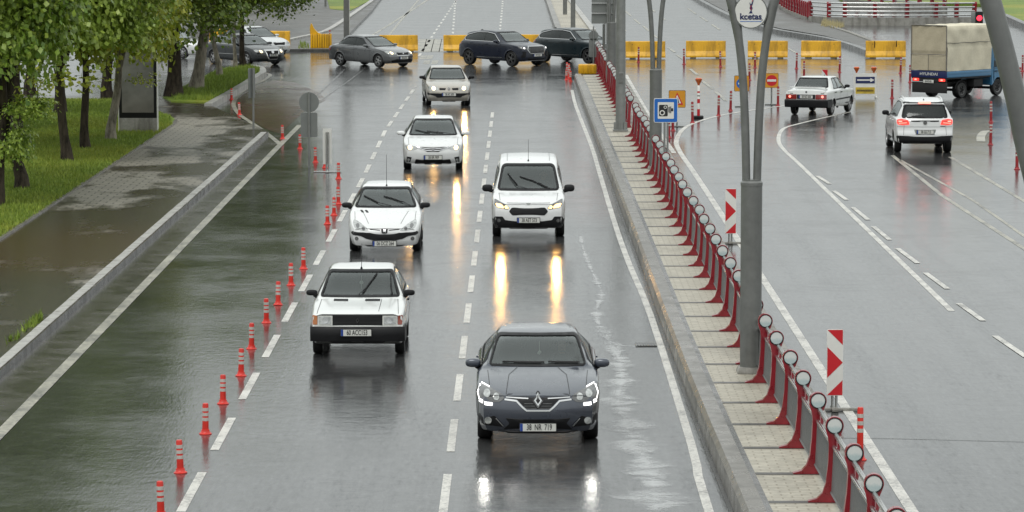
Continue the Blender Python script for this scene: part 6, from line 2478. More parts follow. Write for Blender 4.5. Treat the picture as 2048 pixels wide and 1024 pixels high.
# direction barrier with two beacons
s = (196 + 206) / 7.95
db = empty('direction_barrier', P(1730, 196, 0))
tag(db, 'white frame with a navy arrow panel, yellow panel and two orange beacons', 'barrier')
w_ = 44 / s
MB().box((0, 0, (196 - 190) / s), (w_ * 1.08, .06, .05)).box((-w_ / 2, 0, .48), (.04, .05, .96)).box((w_ / 2, 0, .48), (.04, .05, .96)).box((-w_ / 2, 0, .03), (.06, .7, .05)).box((w_ / 2, 0, .03), (.06, .7, .05)).build('frame', M_WHITE_SIGN, db)
bd = MB().box((0, -.03, .58), (w_ * .98, .02, .80)).build('board', M_WHITE_SIGN, db)
ar = MB().box((0, -.045, (196 - 160) / s), (38 / s, .014, 13 / s)).build('arrow_panel', M_NAVY_SIGN, db)
zz = (196 - 160) / s
MB().prism([(-.32, zz - .028), (.20, zz - .028), (.20, zz - .085), (.36, zz), (.20, zz + .085), (.20, zz + .028), (-.32, zz + .028)], -.056, -.052).build('arrow', M_WHITE_SIGN, ar)
yp = MB().box((0, -.045, (196 - 181) / s), (38 / s, .014, 13 / s)).build('text_panel', M_YEL_DIRTY, db)
m = MB()
rr = random.Random(3)
x = -.33
while x < .31:
    ww = rr.uniform(.016, .032)
    m.box((x + ww / 2, -.054, (196 - 181) / s), (ww, .004, .075))
    x += ww + rr.uniform(.008, .016)
m.build('faded_lettering', M_INK, yp)


def beacon(root, x, z, sc=1.0):
    m = MB().lathe([(.03 * sc, 0), (.04 * sc, .04 * sc), (.11 * sc, .17 * sc), (.12 * sc, .21 * sc), (.09 * sc, .245 * sc), (.001, .25 * sc)], n=14).xf(Matrix.Translation((x, 0, z)))
    m.build('beacon', M_BEACON, root)


beacon(db, -.34, .99)
beacon(db, .34, .99)

# banded beacon post
bp_ = empty('beacon_post', P(1397, 237, 0))
tag(bp_, 'red and white banded post with an orange beacon on a black foot', 'post')
MB().box((0, 0, .05), (.34, .5, .10), bevel=.02).build('foot', M_BLACKP, bp_)
S = (237 + 206) / 7.95
top = (237 - 172) / S
MB().lathe([(.05, .08), (.05, top), (.035, top + .02)], n=14).build('post', M_WHITE_SIGN, bp_)
for a, b in ((.08, .34), (.55, .70), (.92, .98)):
    MB().lathe([(.052, a), (.052, b)], n=14).build('red_band', M_RED_SIGN, bp_)
MB().lathe([(.053, .80), (.053, .83)], n=14).build('dark_band', M_BLACKP, bp_)
beacon(bp_, 0, top + .02, 1.1)


def chevron(label, base, rz=0.0, back=False):
    root = empty('chevron_panel', base, rz)
    tag(root, label, 'marker panel', 'red and white chevron panels')
    w, z0, z1 = .25, .24, 1.27
    MB().tube([(-.03, .04, .03), (-.03, .04, z1 - .1)], .022, n=8).tube([(.03, .04, .03), (.03, .04, z1 - .1)], .022, n=8).build('stem', M_CHROME, root)
    MB().box((0, .03, .025), (.80, .08, .04), bevel=.01).box((0, .03, .03), (.10, .42, .045), bevel=.01).build('foot', M_WALL, root)
    p = MB().prism(rounded([(-w / 2, z0), (w / 2, z0), (w / 2, z1), (-w / 2, z1)], .025), -.012, .012).build('panel', M_SIGN_BACK if back else M_WHITE_SIGN, root, sharp=30)
    s = 1 if back else -1
    h = z1 - z0
    g = lambda pts: [((x - .5) * w * .985 * (1 if not back else -1), z0 + z * h) for x, z in pts]
    for tri in ([(.02, .992), (.98, .992), (.98, .765)], [(.02, .735), (.99, .50), (.02, .27)], [(.98, .235), (.98, .008), (.02, .008)]):
        MB().prism(g(tri), s * .0125, s * .0155).build('red_stripe', M_RED_SIGN, p)
    if back:
        MB().box((0, .03, (z0 + z1) / 2), (.06, .03, h), bevel=.01).build('rib', M_CHROME, p)
    return root


chevron('nearer red and white chevron panel beside the right edge line', P(1669, 822, 0))
chevron('farther red and white chevron panel left of the forked lamp post', P(1461, 488, 0))
ch = chevron('grey back of a chevron panel standing among the red posts on the left', P(655, 345, 0), math.pi)
ch.children[0].data.materials[0] = M_CHROME


def back_sign(label, u, vb, parts, rz=0.0, top=None, pz=0.0, bx=0.0):
    root = empty('road_sign', P(u, vb, pz), rz)
    tag(root, label, 'sign', 'road signs seen from behind')
    S = (vb + 206) / 7.95
    MB().tube([(0, 0, 0), (0, 0, (vb - top) / S)], .035, n=10).build('pole', M_GALV, root)
    for kind, vc, a, b in parts:
        zc = (vb - vc) / S
        if kind == 'disc':
            MB().lathe([(.001, .05), (a / S, .05), (a / S, .075), (.001, .075)], axis='Y', n=30).xf(Matrix.Translation((0, 0, zc))).build('round_panel', M_SIGN_BACK, root)
        else:
            MB().prism(rounded([(bx - a / S / 2, zc - b / S / 2), (bx + a / S / 2, zc - b / S / 2), (bx + a / S / 2, zc + b / S / 2), (bx - a / S / 2, zc + b / S / 2)], .05), .05, .075).build('panel', M_SIGN_BACK, root, sharp=30)
    return root


back_sign('grey back of a round sign above a square one on the left', 618.5, 335, [('disc', 205, 20, 0), ('rect', 250, 33, 49)], top=184)
back_sign('narrow dark sign board turned edge-on at the pavement corner', 507, 258, [('rect', 168, 26, 58)], rz=R(66), top=139, pz=.145)
back_sign('small grey round sign above a narrow board at the end of the railing', 1187, 133, [('disc', 73, 9.5, 0), ('rect', 97, 18, 36)], rz=R(0), top=55, pz=.2)
back_sign('narrow board seen edge-on between the round sign and the round pole', 1209.5, 128, [('rect', 80, 14, 60)], rz=R(75), top=48, pz=.2)
bs = back_sign('three stacked grey board backs left of the round pole', 1214, 172, [('rect', 3, 43, 17), ('rect', 22, 43, 18), ('rect', 42, 43, 20)], top=-12, pz=.275, bx=-.18)
S = (172 + 206) / 7.95
m = MB()
for v in (12.5, 32):
    m.box((-.18, .0, (172 - v) / S), (.88, .05, .05))
m.build('cross_bar', M_CHROME, bs)

# advertising panel
S = (265 + 206) / 7.75
ad = empty('advertising_panel', P(277, 264, .17))
tag(ad, 'tall dark framed advertising panel standing on the lawn edge', 'billboard')
w_ = 76 / S
MB().box((0, .0, .22), (w_, .26, .50), bevel=.01).build('plinth', M_WALL, ad)
MB().box((0, .0, 1.72), (w_, .24, 2.50), bevel=.015).build('frame', M_BLACKP, ad)
MB().box((w_ / 2 + .012, 0, 1.5), (.028, .275, 3.0)).build('side_trim', M_PLATE, ad)
MB().box((-w_ / 2 - .012, 0, 1.5), (.028, .275, 3.0)).build('side_trim', M_PLATE, ad)
t = NT('grey_poster')
x_, _, z_ = t.sep()
cl = t.mix(t.rng(z_, .8, 1.5), (.20, .185, .165), (.25, .245, .23))
t.set(Base_Color=t.mix(t.rng(t.noise(1.3, 3), .35, .65, 0, .6), cl, (.095, .092, .085)), Roughness=.22)
MB().box((0, -.125, 1.76), (w_ - .20, .012, 2.22)).build('poster', t.m, ad)

# ------------------------------------------------------------------ delineator posts


def delineator(h, r=.046, old=False):
    root = empty('delineator_post')
    c = M_RED_OLD if old else M_RED_DEL
    MB().lathe([(.095, 0), (.095, .012), (.080, .020), (.064, .04), (.06, .07)], n=16).build('base', c, root)
    MB().lathe([(r * 1.08, .05), (r, h * .5), (r * .97, h - .02), (r * .8, h), (.001, h)], n=14).build('post', c, root)
    bh = h * .105 if h < .6 else .055
    for z in ((.86, .70, .54) if h < .6 else (.88, .74, .60)):
        MB().lathe([(r * 1.04, h * z - bh), (r * 1.04, h * z)], n=14).build('reflective_band', M_BAND, root)
    return root


protos = {'s': delineator(.46), 't': delineator(.75, old=True), 'm': delineator(.75)}
used = set()


def put_post(kind, u, v, label, group, lean=0.0, z=0.0):
    r = protos[kind] if kind not in used else copy_tree(protos[kind])
    used.add(kind)
    r.location = P(u, v, z)
    r.rotation_euler = (0, R(lean), random.uniform(0, 6))
    tag(r, label, 'delineator post', group)


row = [(322, 1033), (361, 946), (411, 868), (446, 808), (482, 752), (503, 698), (533, 646), (556, 610), (582, 571), (607, 538), (655, 449), (668, 431), (677, 409), (677, 358), (650, 336), (631, 325), (600, 298), (565, 278), (479, 230), (463, 200)]
for i, (u, v) in enumerate(row):
    lab = 'short red banded post, %s from the camera in the left row' % ORD[i]
    if i == 18:
        lab = 'short red post on the curved line left of the narrow sign, nearer one'
    elif i == 19:
        lab = 'short red post on the curved line left of the narrow sign, farther one'
    put_post('s', u, v, lab, 'red posts beside the left lane', lean=random.uniform(-3, 3))
for i, (u, v) in enumerate([(1141, 163), (1133, 160), (1139, 156), (1134, 152), (1138, 148), (1134, 145)]):
    put_post('s', u, v, 'short red post in the tight cluster before the median end, %s from the camera' % ORD[i], 'red posts before the median end')
put_post('m', 1720, 920, 'tall red post with pale bands right of the nearer chevron panel', 'tall red posts on the right side')
tall = [(1437, 232, 'tall red post on the curved white line, left of the fork'), (1461, 222, 'tall red post on the curved white line beside the left arm of the fork'), (1385, 246, 'tall red post left of the banded beacon post'),
        (1346, 262, 'tall red post right under the speed camera sign'), (1338, 276, 'tall red post behind the pole of the speed camera sign'), (1784, 197, 'tall red post right of the direction barrier'),
        (1801, 147, 'tall red post under the right end of the rightmost yellow barrier'), (1820, 165, 'tall red post at the rear corner of the truck'), (1593, 138, 'tall red post between the second and third yellow barriers from the truck'),
        (1608, 156, 'tall red post left above the roof of the old white saloon'), (1679, 145, 'tall red post at the right end of the yellow barrier next to the rightmost'), (1441, 134, 'tall red post before the right end of the barrier left of the fork'),
        (1510, 136, 'tall red post before the yellow barrier inside the fork'), (1499, 161, 'tall red post beside the amber arrow sign'), (1368, 129, 'tall red post in the gap left of the barrier left of the fork'),
        (1277, 125, 'tall red post before the barrier next to the round pole'), (1556, 212, 'tall red post at the left rear corner of the old white saloon'), (1981, 290, 'tall red post on the small white curve right of the white suv'),
        (1982, 245, 'tall red post straight behind the one on the small white curve'), (2034, 339, 'tall red post nearest the leaning arm at the right edge'), (2025, 243, 'tall red post partly hidden by the leaning arm'),
        (2045, 143, 'tall red post at the right frame edge above the truck cab'), (659, 88, 'tall red post behind the grey saloon'), (2040, 170, 'tall red post at the right frame edge beside the truck')]
for u, v, lab in tall:
    put_post('t', u, v, lab, 'tall red posts on the right side', lean=random.uniform(-2, 2))
# small red corner marker behind the old saloon
cm = empty('marker_board', P(1649, 178, 0))
tag(cm, 'small red and white triangle board showing over the roof of the old saloon', 'marker panel')
MB().box((0, 0, .3), (.04, .04, .6)).build('stem', M_GALV, cm)
mp = MB().prism([(-.12, .25), (.12, .25), (.12, .80), (-.12, .80)], -.01, .01).build('panel', M_WHITE_SIGN, cm)
MB().prism([(-.12, .80), (.12, .80), (.12, .50)], -.014, -.0105).build('red_stripe', M_RED_SIGN, mp)

# ------------------------------------------------------------------ yellow concrete barriers


def barrier_mesh(L=1.95, h=.86, wb=.52, wt=.16):
    prof = [(-wb / 2, .06), (-wb / 2, .14), (-wb * .27, .36), (-wt / 2, h - .03), (-wt / 2 + .03, h), (wt / 2 - .03, h), (wt / 2, h - .03), (wb * .27, .36), (wb / 2, .14), (wb / 2, .06)]
    m = MB().prism(prof, -L / 2, L / 2, plane='YZ')
    return m


def barrier(label, u, v, rz=0.0, L=1.95, stripes=(), h=.86):
    root = empty('concrete_barrier', P(u, v, 0) + Vector((0, .26, 0)), rz + R(random.uniform(-2.5, 2.5)))
    tag(root, label, 'barrier', 'yellow concrete barriers')
    bm = barrier_mesh(L, h).bm
    bm.verts.ensure_lookup_table()
    for vv in bm.verts:
        vv.co.x += random.uniform(-.012, .012)
        vv.co.z += random.uniform(-.008, .008)
    mb = MB()
    mb.bm.free()
    mb.bm = bm
    b = mb.build('body', M_YELLOW, root, sharp=20)
    for x in (-L * .32, L * .32):
        MB().box((x, 0, .035), (.28, .44, .07)).build('foot', M_WALL, root)
    e = MB()
    for x in (-L * .34, L * .34):
        e.lathe([(.001, 0), (.035, 0), (.035, -.02)], axis='Y', n=8).xf(Matrix.Translation((0, 0, 0)))
    e.bm.free()
    hm = MB()
    for x in (-L * .33, L * .33):
        hm.box((x, -.094, h - .16), (.035, .012, .035))
    hm.build('lifting_hole', M_GUTTER, root)
    for x, z0, z1 in stripes:
        MB().box((x, -.12, (z0 + z1) / 2), (.035, .02, z1 - z0), rot=Matrix.Rotation(.12, 3, 'X')).build('strap', M_BLACKP, root)
    return root


barrier('yellow barrier right of the round grey pole', 1291, 118)
barrier('yellow barrier left of the forked lamp post', 1412, 117)
barrier('yellow barrier seen through the fork of the lamp post', 1536, 117)
barrier('yellow barrier standing slightly askew, second from the truck', 1643, 117, R(-8))
barrier('rightmost yellow barrier with black straps, nearest the truck', 1772, 117, 0, stripes=((-.55, .32, .86), (.52, .50, .86)))
barrier('yellow barrier behind the grey saloon', 797, 104, R(2))
barrier('yellow barrier left behind the dark blue suv', 925, 104)
barrier('yellow barrier between the two dark suvs', 1062, 103)
barrier('yellow barrier right behind the silver saloon', 551, 95, R(-6), L=1.5)
barrier('yellow barrier hidden behind the leaves and the silver saloon', 446, 90, 0, L=1.5)
# low end block on the median nose
nb = empty('concrete_barrier', P(1175, 151, .2) + Vector((0, .3, 0)))
tag(nb, 'low yellow end block on the nose of the median', 'barrier', 'yellow concrete barriers')
m = MB().box((0, 0, .26), (.80, .55, .44), bevel=.08)
for i in range(4):
    m.box((-.24 + i * .16, -.285, .26), (.10, .03, .34), bevel=.01)
m.build('body', M_YELLOW, nb)
# finned piece
fn = empty('concrete_barrier', P(642, 96, .14) + Vector((0, .2, 0)))
tag(fn, 'yellow ribbed block with a pointed upswept fin on its left end', 'barrier', 'yellow concrete barriers')
m = MB()
n_ = 9
for i in range(n_):
    m.box((-.55 + 1.1 * (i + .5) / n_, 0, .36), (1.1 / n_ - .018, .5 - .03 * (i % 2), .72), bevel=.012)
m.build('body', M_YELLOW, fn, sharp=30)
MB().prism([(-.56, .70), (-.57, 1.05), (-.52, 1.26), (-.47, 1.24), (-.36, 1.0), (-.18, .80), (.02, .705)], -.20, .05).build('fin', M_YELLOW, fn, sharp=30)

# ------------------------------------------------------------------ guard rail on the right


def guard_rail(label, posts, z0, h, wall_h, wall_pts=None, dense=None):
    root = empty('guard_rail', posts[0])
    tag(root, label, 'guard rail', 'red posted guard rails')
    o = posts[0]
    wl = wall_pts or posts
    mb = MB()
    ribbon([(p - o) for p in wl], .35, -.1, mb, z1=wall_h)
    mb.build('parapet', M_WALL, root, sharp=30)
    for p, q in zip(posts, posts[1:] + [posts[-1] + (posts[-1] - posts[-2])]):
        t_ = (q - p).normalized()
        a = math.atan2(t_.y, t_.x)
        m = MB()
        m.prism([(-.16, wall_h), (.05, wall_h), (.08, wall_h + h * .5), (-.02, wall_h + h - .10), (-.06, wall_h + h), (-.16, wall_h + h), (-.20, wall_h + h - .1), (-.14, wall_h + h * .5)], -.12, .12, plane='YZ')
        m.xf(Matrix.Rotation(a, 4, 'Z'))
        m.xf(Matrix.Translation(p - o))
        m.build('post', M_RED, root, sharp=30)
    for k in range(4):
        z = wall_h + h * (.14 + .26 * k)
        pts = []
        for i, p in enumerate(posts):
            pts.append((p.x - o.x, p.y - o.y - .17, z))
        MB().tube(pts, .055, n=8).build('rail', M_CHROME, root, sharp=60)
    return root


straight = [P(u, 51.5 - abs(u - 1800) / 150 * 1.2, 0) for u in (1658, 1690, 1750, 1813, 1871, 1912, 1948)]
curve = [P(u, v, 0) for u, v in catmull([(1535, -22), (1550, 4), (1562, 20), (1580, 32), (1602, 41), (1618, 47)], 4)]
cc_ = []
acc = 0
prev = curve[0]
for p in curve:
    cc_.append(p)
guard_rail('straight red and silver guard rail on a stained concrete parapet behind the truck', [P(1622, 48, 0)] + straight, 0, .95, .5)
guard_rail('curved red guard rail with close set posts at the top right', cc_, 0, .95, .4)
guard_rail('far red guard rail along the upper right ramp', [P(u, v, 0) for u, v in [(1690, 12), (1715, 14), (1740, 16), (1765, 18), (1790, 20), (1815, 21), (1840, 23), (1865, 24), (1890, 26)]], 0, .95, .5)

# traffic signal
S = (128 + 206) / 7.95
ts = empty('traffic_light', P(1957, 128, 0))
tag(ts, 'traffic signal showing red at the right, above the truck', 'traffic light')
zt = (128 - 36) / S
MB().lathe([(.07, 0), (.06, zt + .1)], n=12).xf(Matrix.Translation((-.22, .1, 0))).build('pole', M_GALV_D, ts)
hd = MB().box((0, 0, zt - .20), (.36, .24, 1.0), bevel=.04).build('housing', M_BLACKP, ts)
MB().box((-.26, .05, zt), (.22, .22, .55), bevel=.03).build('side_housing', M_SIGN_BACK, ts)
for i, (z, m_) in enumerate(((zt, M_SIGNAL_RED), (zt - .30, M_BLACK_SIGN), (zt - .56, M_BLACK_SIGN))):
    MB().lathe([(.001, -.135), (.13, -.130), (.135, -.12)], axis='Y', n=20).xf(Matrix.Translation((0, 0, z))).build('lens', m_, hd)
    v = MB()
    pts0 = [(.15 * math.cos(a), .15 * math.sin(a)) for a in np.linspace(R(-10), R(190), 12)]
    for (x0, z0), (x1, z1) in zip(pts0, pts0[1:]):
        v.bm.faces.new([v.bm.verts.new(q) for q in ((x0, -.12, z + z0), (x1, -.12, z + z1), (x1, -.27, z + z1 - .02), (x0, -.27, z + z0 - .02))])
    v.build('visor', M_BLACKP, hd)

# ------------------------------------------------------------------ truck


def truck():
    root = empty('cargo_truck')
    tag(root, 'small blue truck with a beige canvas cargo cover, turning right', 'truck')
    L, W = 4.55, .84
    T = Matrix.Translation((0, -L / 2, 0))

    def out(mb, name, mats, parent=None, **k):
        mb.xf(T)
        return mb.build(name, mats, parent or root, **k)
    # cab
    prof = [(.03, .42), (.0, .62), (.02, .98), (.10, 1.10), (.52, 1.80), (.66, 1.88), (1.40, 1.90), (1.44, 1.84), (1.44, .42), (1.32, .42), (1.27, .62), (1.10, .76), (.84, .76), (.66, .62), (.60, .42)]
    cab = MB().prism(prof, -W + .02, W - .02, plane='YZ')
    es = [e for e in cab.bm.edges if e.calc_length() < 2 and all(abs(abs(v.co.x) - (W - .02)) < .01 for v in e.verts)]
    bmesh.ops.bevel(cab.bm, geom=es, offset=.035, segments=2, affect='EDGES')
    for v in cab.bm.verts:
        if v.co.z > 1.1:
            v.co.x *= 1 - (v.co.z - 1.1) * .12
    cb = out(cab, 'cab', P_BLUE, sharp=40)
    for sg in (-1, 1):
        x = sg * (W - .045)
        p = rounded([(.27, 1.14), (.62, 1.70), (.72, 1.74), (1.18, 1.74), (1.22, 1.14)], .04)
        m = MB()
        for d0, mm in ((.0, 0),):
            m.prism(p, x - .01, x + .012, plane='YZ', mi=0)
        for v in m.bm.verts:
            v.co.x *= 1 - (v.co.z - 1.1) * .115
        out(m, 'side_window', M_GLASS_D)
        d = MB()
        for ln in ([(.22, .62), (.20, 1.10)], [(1.26, .60), (1.28, 1.80)], [(.2, 1.10), (1.27, 1.10)]):
            a, b = ln
            cxy = ((a[0] + b[0]) / 2, (a[1] + b[1]) / 2)
            d.box((sg * (W - .018), *cxy), (.008, max(.012, abs(a[0] - b[0])), max(.012, abs(a[1] - b[1]))))
        out(d, 'panel_gaps', M_SEAM)
        out(MB().box((sg * (W - .005), 1.12, .98), (.03, .16, .04), bevel=.01), 'door_handle', M_BLACKP)
        mm = MB().box((sg * (W + .12), .22, 1.32), (.10, .05, .28), bevel=.02).tube([(sg * (W - .05), .25, 1.42), (sg * (W + .12), .22, 1.44)], .012, n=6)
        out(mm, 'mirror', M_BLACKP)
        out(MB().box((sg * .55, .01, .80), (.30, .05, .16), bevel=.03), 'headlight', M_LAMP)
    out(MB().prism([(.06, 1.12), (.50, 1.77), (.53, 1.76), (.09, 1.11)], -W + .14, W - .14, plane='YZ').xf(Matrix.Translation((0, -.035, .02))), 'windscreen', M_GLASS_D)
    out(MB().box((0, -.03, .50), (W * 1.98, .14, .22), bevel=.04), 'front_bumper', M_BLACKP)
    # chassis
    m = MB()
    for sg in (-1, 1):
        m.box((sg * .36, 2.6, .55), (.08, 3.6, .14))
    for s in (1.0, 2.0, 3.0, 4.2):
        m.box((0, s, .55), (.72, .08, .10))
    m.box((-.58, 2.25, .55), (.36, .6, .30), bevel=.03)
    m.box((.55, 2.2, .52), (.34, .8, .34), bevel=.03)
    m.box((0, 3.40, .30), (1.3, .10, .10))
    m.box((0, .97, .30), (1.3, .10, .10))
    out(m, 'chassis', M_INTERIOR)
    # dropside body
    out(MB().box((0, 3.03, .80), (W * 2, 3.02, .08)), 'bed_floor', M_INTERIOR)
    for sg in (-1, 1):
        m = MB().box((sg * (W + .0), 3.03, .945), (.05, 3.02, .25), bevel=.012)
        m.box((sg * (W + .027), 3.03, .88), (.02, 2.9, .04)).box((sg * (W + .027), 3.03, .99), (.02, 2.9, .05))
        out(m, 'side_board', P_BLUE)
    tg = out(MB().box((0, 4.54, .945), (W * 2 + .04, .05, .27), bevel=.012), 'tailgate', M_NAVY_SIGN)
    M = T @ Matrix.Translation((0, 4.568, .95)) @ Matrix.Rotation(math.pi, 4, 'Z') @ FACE_FRONT
    text_mesh('tailgate_lettering', 'HYUNDAI', .155, M_PLATE, tg, M, sx=1.25, bold=.002)
    # canvas cover, slightly sagging between the hoops
    zs0, zs1 = 1.08, 2.86

    def cover(s0, s1, name, mat_, ends):
        bm = bmesh.new()
        ns, nz = 22, 16
        rows = []
        for i in range(ns + 1):
            s = s0 + (s1 - s0) * i / ns
            row = []
            for sg in (-1, 1):
                for j in range(nz + 1):
                    z = zs0 + (zs1 - zs0) * (j if sg < 0 else nz - j) / nz
                    f = (z - zs0) / (zs1 - zs0)
                    wv = .016 * math.sin(s * 5.1 + z * 2.6) + .013 * math.sin(s * 9.0 - z * 4.2 + 1) + .02 * math.sin((s - z * 1.1) * 6) * f ** 2
                    if abs(f - .55) < .05:
                        wv -= .018
                    x = sg * (W + .012 + wv * (1 if 0 < j < nz else .3) - (.05 if f > .97 else 0))
                    row.append(bm.verts.new((x, s, z - (.015 if f > .97 else 0))))
                if sg < 0:
                    for q in range(1, 8):
                        row.append(bm.verts.new((-W + 2 * W * q / 8, s, zs1 + .02 - .025 * math.sin(math.pi * ((s - s0) / .75 % 1)))))
            rows.append(row)
        for a, b in zip(rows, rows[1:]):
            for q in range(len(a) - 1):
                bm.faces.new((a[q], a[q + 1], b[q + 1], b[q]))
        bm.faces.new(rows[0])
        mb = MB()
        mb.bm.free()
        mb.bm = bm
        return out(mb, name, mat_, sharp=50)
    cover(1.52, 4.53, 'canvas_cover', M_TARP, True)
    # rear flap with folds
    bm = bmesh.new()
    nx, nz = 26, 26
    g = []
    for i in range(nx + 1):
        x = -W - .005 + (2 * W + .01) * i / nx
        col = []
        for j in range(nz + 1):
            z = zs0 + .02 + (zs1 - zs0 - .02) * j / nz
            f = j / nz
            y = 4.55 + .02 * math.sin(x * 9 + f * 5) * (1 - f) + .03 * math.sin((x + f * .9) * 11) * max(0, f - .45)
            if abs(f - .36) < .025:
                y -= .03
            col.append(bm.verts.new((x, y + .012, z)))
        g.append(col)
    for a, b in zip(g, g[1:]):
        for j in range(nz):
            bm.faces.new((a[j], a[j + 1], b[j + 1], b[j]))
    mb = MB()
    mb.bm.free()
    mb.bm = bm
    fl = out(mb, 'rear_flap', M_TARP_D, sharp=60)
    st = MB()
    for x in (-W - .01, W + .01):
        st.tube([(x, 4.575, zs0), (x, 4.58, 2.0), (x, 4.575, zs1)], .022, n=6)
    st.tube([(-W, 4.58, zs1 + .01), (W, 4.58, zs1 + .01)], .02, n=6)
    st.tube([(-W, 4.60, 1.73), (W, 4.60, 1.73)], .016, n=6)
    st.tube([(0, 4.60, 1.10), (0, 4.60, 1.72)], .010, n=6)
    out(st, 'flap_seams', M_KERB_G, fl)
    st = MB()
    for sg in (-1, 1):
        st.tube([(sg * (W + .03), s, zs0 + .62 * (zs1 - zs0) + .012 * math.sin(s * 6)) for s in np.linspace(1.54, 4.5, 14)], .012, n=5)
    out(st, 'cover_seam', M_KERB_G)
    # rear end
    out(MB().box((0, 4.50, .42), (W * 2.0, .03, .42), bevel=.005), 'mud_flap', M_RUBBER)
    out(MB().box((0, 4.50, .72), (W * 1.95, .06, .14), bevel=.01), 'rear_beam', M_INTERIOR)
    for sg in (-1, 1):
        h = out(MB().box((sg * .63, 4.545, .725), (.28, .05, .10), bevel=.012), 'tail_light', M_TAIL_ON)
        out(MB().box((sg * .63, 4.575, .725), (.10, .014, .06), bevel=.005), 'bulb', M_TAIL_HOT, h)
    pl = out(MB().box((.02, 4.55, .66), (.50, .02, .12), bevel=.004), 'number_plate', M_PLATE)
    text_mesh('plate_lettering', '38 HK 402', .115, M_INK, pl, T @ Matrix.Translation((.02, 4.562, .66)) @ Matrix.Rotation(math.pi, 4, 'Z') @ FACE_FRONT, sx=.6, bold=.001)
    for s, r in ((.97, .335), (3.42, .30)):
        for sg in (-1, 1):
            x1, w = sg * (W - .03), (.19 if s < 2 else .30)
            t_ = MB().lathe([(r * .6, -w), (r * .94, -w), (r, -w + .03), (r, -.03), (r * .94, 0), (r * .66, -.005), (r * .62, -.03)], axis='X', n=28, closed=True)
            rm = MB().lathe([(r * .64, -.10), (r * .64, -.015), (r * .56, -.02), (r * .5, -.09)] if s > 2 else [(r * .64, -.10), (r * .64, -.015), (r * .56, -.02), (r * .5, -.04)], axis='X', n=22, closed=True)
            rm.lathe([(r * .55, -.05 if s < 2 else -.10), (r * .2, -.03 if s < 2 else -.06), (.001, -.03 if s < 2 else -.06)], axis='X', n=16, mi=1)
            for i in range(5):
                a = i * 2 * math.pi / 5
                rm.box((-.035, r * .37 * math.cos(a), r * .37 * math.sin(a)), (.03, .05, .05), bevel=.01, mi=0)
            mv = Matrix.Translation((x1, s, r)) @ (Matrix.Identity(4) if sg > 0 else Matrix.Diagonal((-1, 1, 1, 1)))
            t_.xf(mv)
            rm.xf(mv)
            wo = out(t_, 'wheel', M_RUBBER)
            out(rm, 'rim', [M_RIM_D, M_BLACKP], wo)
            fm_ = MB()
            arc = [(s + (r + .09) * math.cos(R(a)), r + (r + .07) * math.sin(R(a))) for a in range(10, 171, 16)]
            fm_.tube([(x1 - sg * .08, p[0], p[1]) for p in arc], .03, n=6)
            out(fm_, 'mudguard', M_BLACKP)
    return root, L


def stand(root, L, pt, anchor, a):
    loc = Matrix.Rotation(a, 3, 'Z') @ Vector((anchor[0], anchor[1] - L / 2, 0))
    root.location = (pt.x - loc.x, pt.y - loc.y, 0)
    root.rotation_euler = (0, 0, a)


# ------------------------------------------------------------------ people in the cars


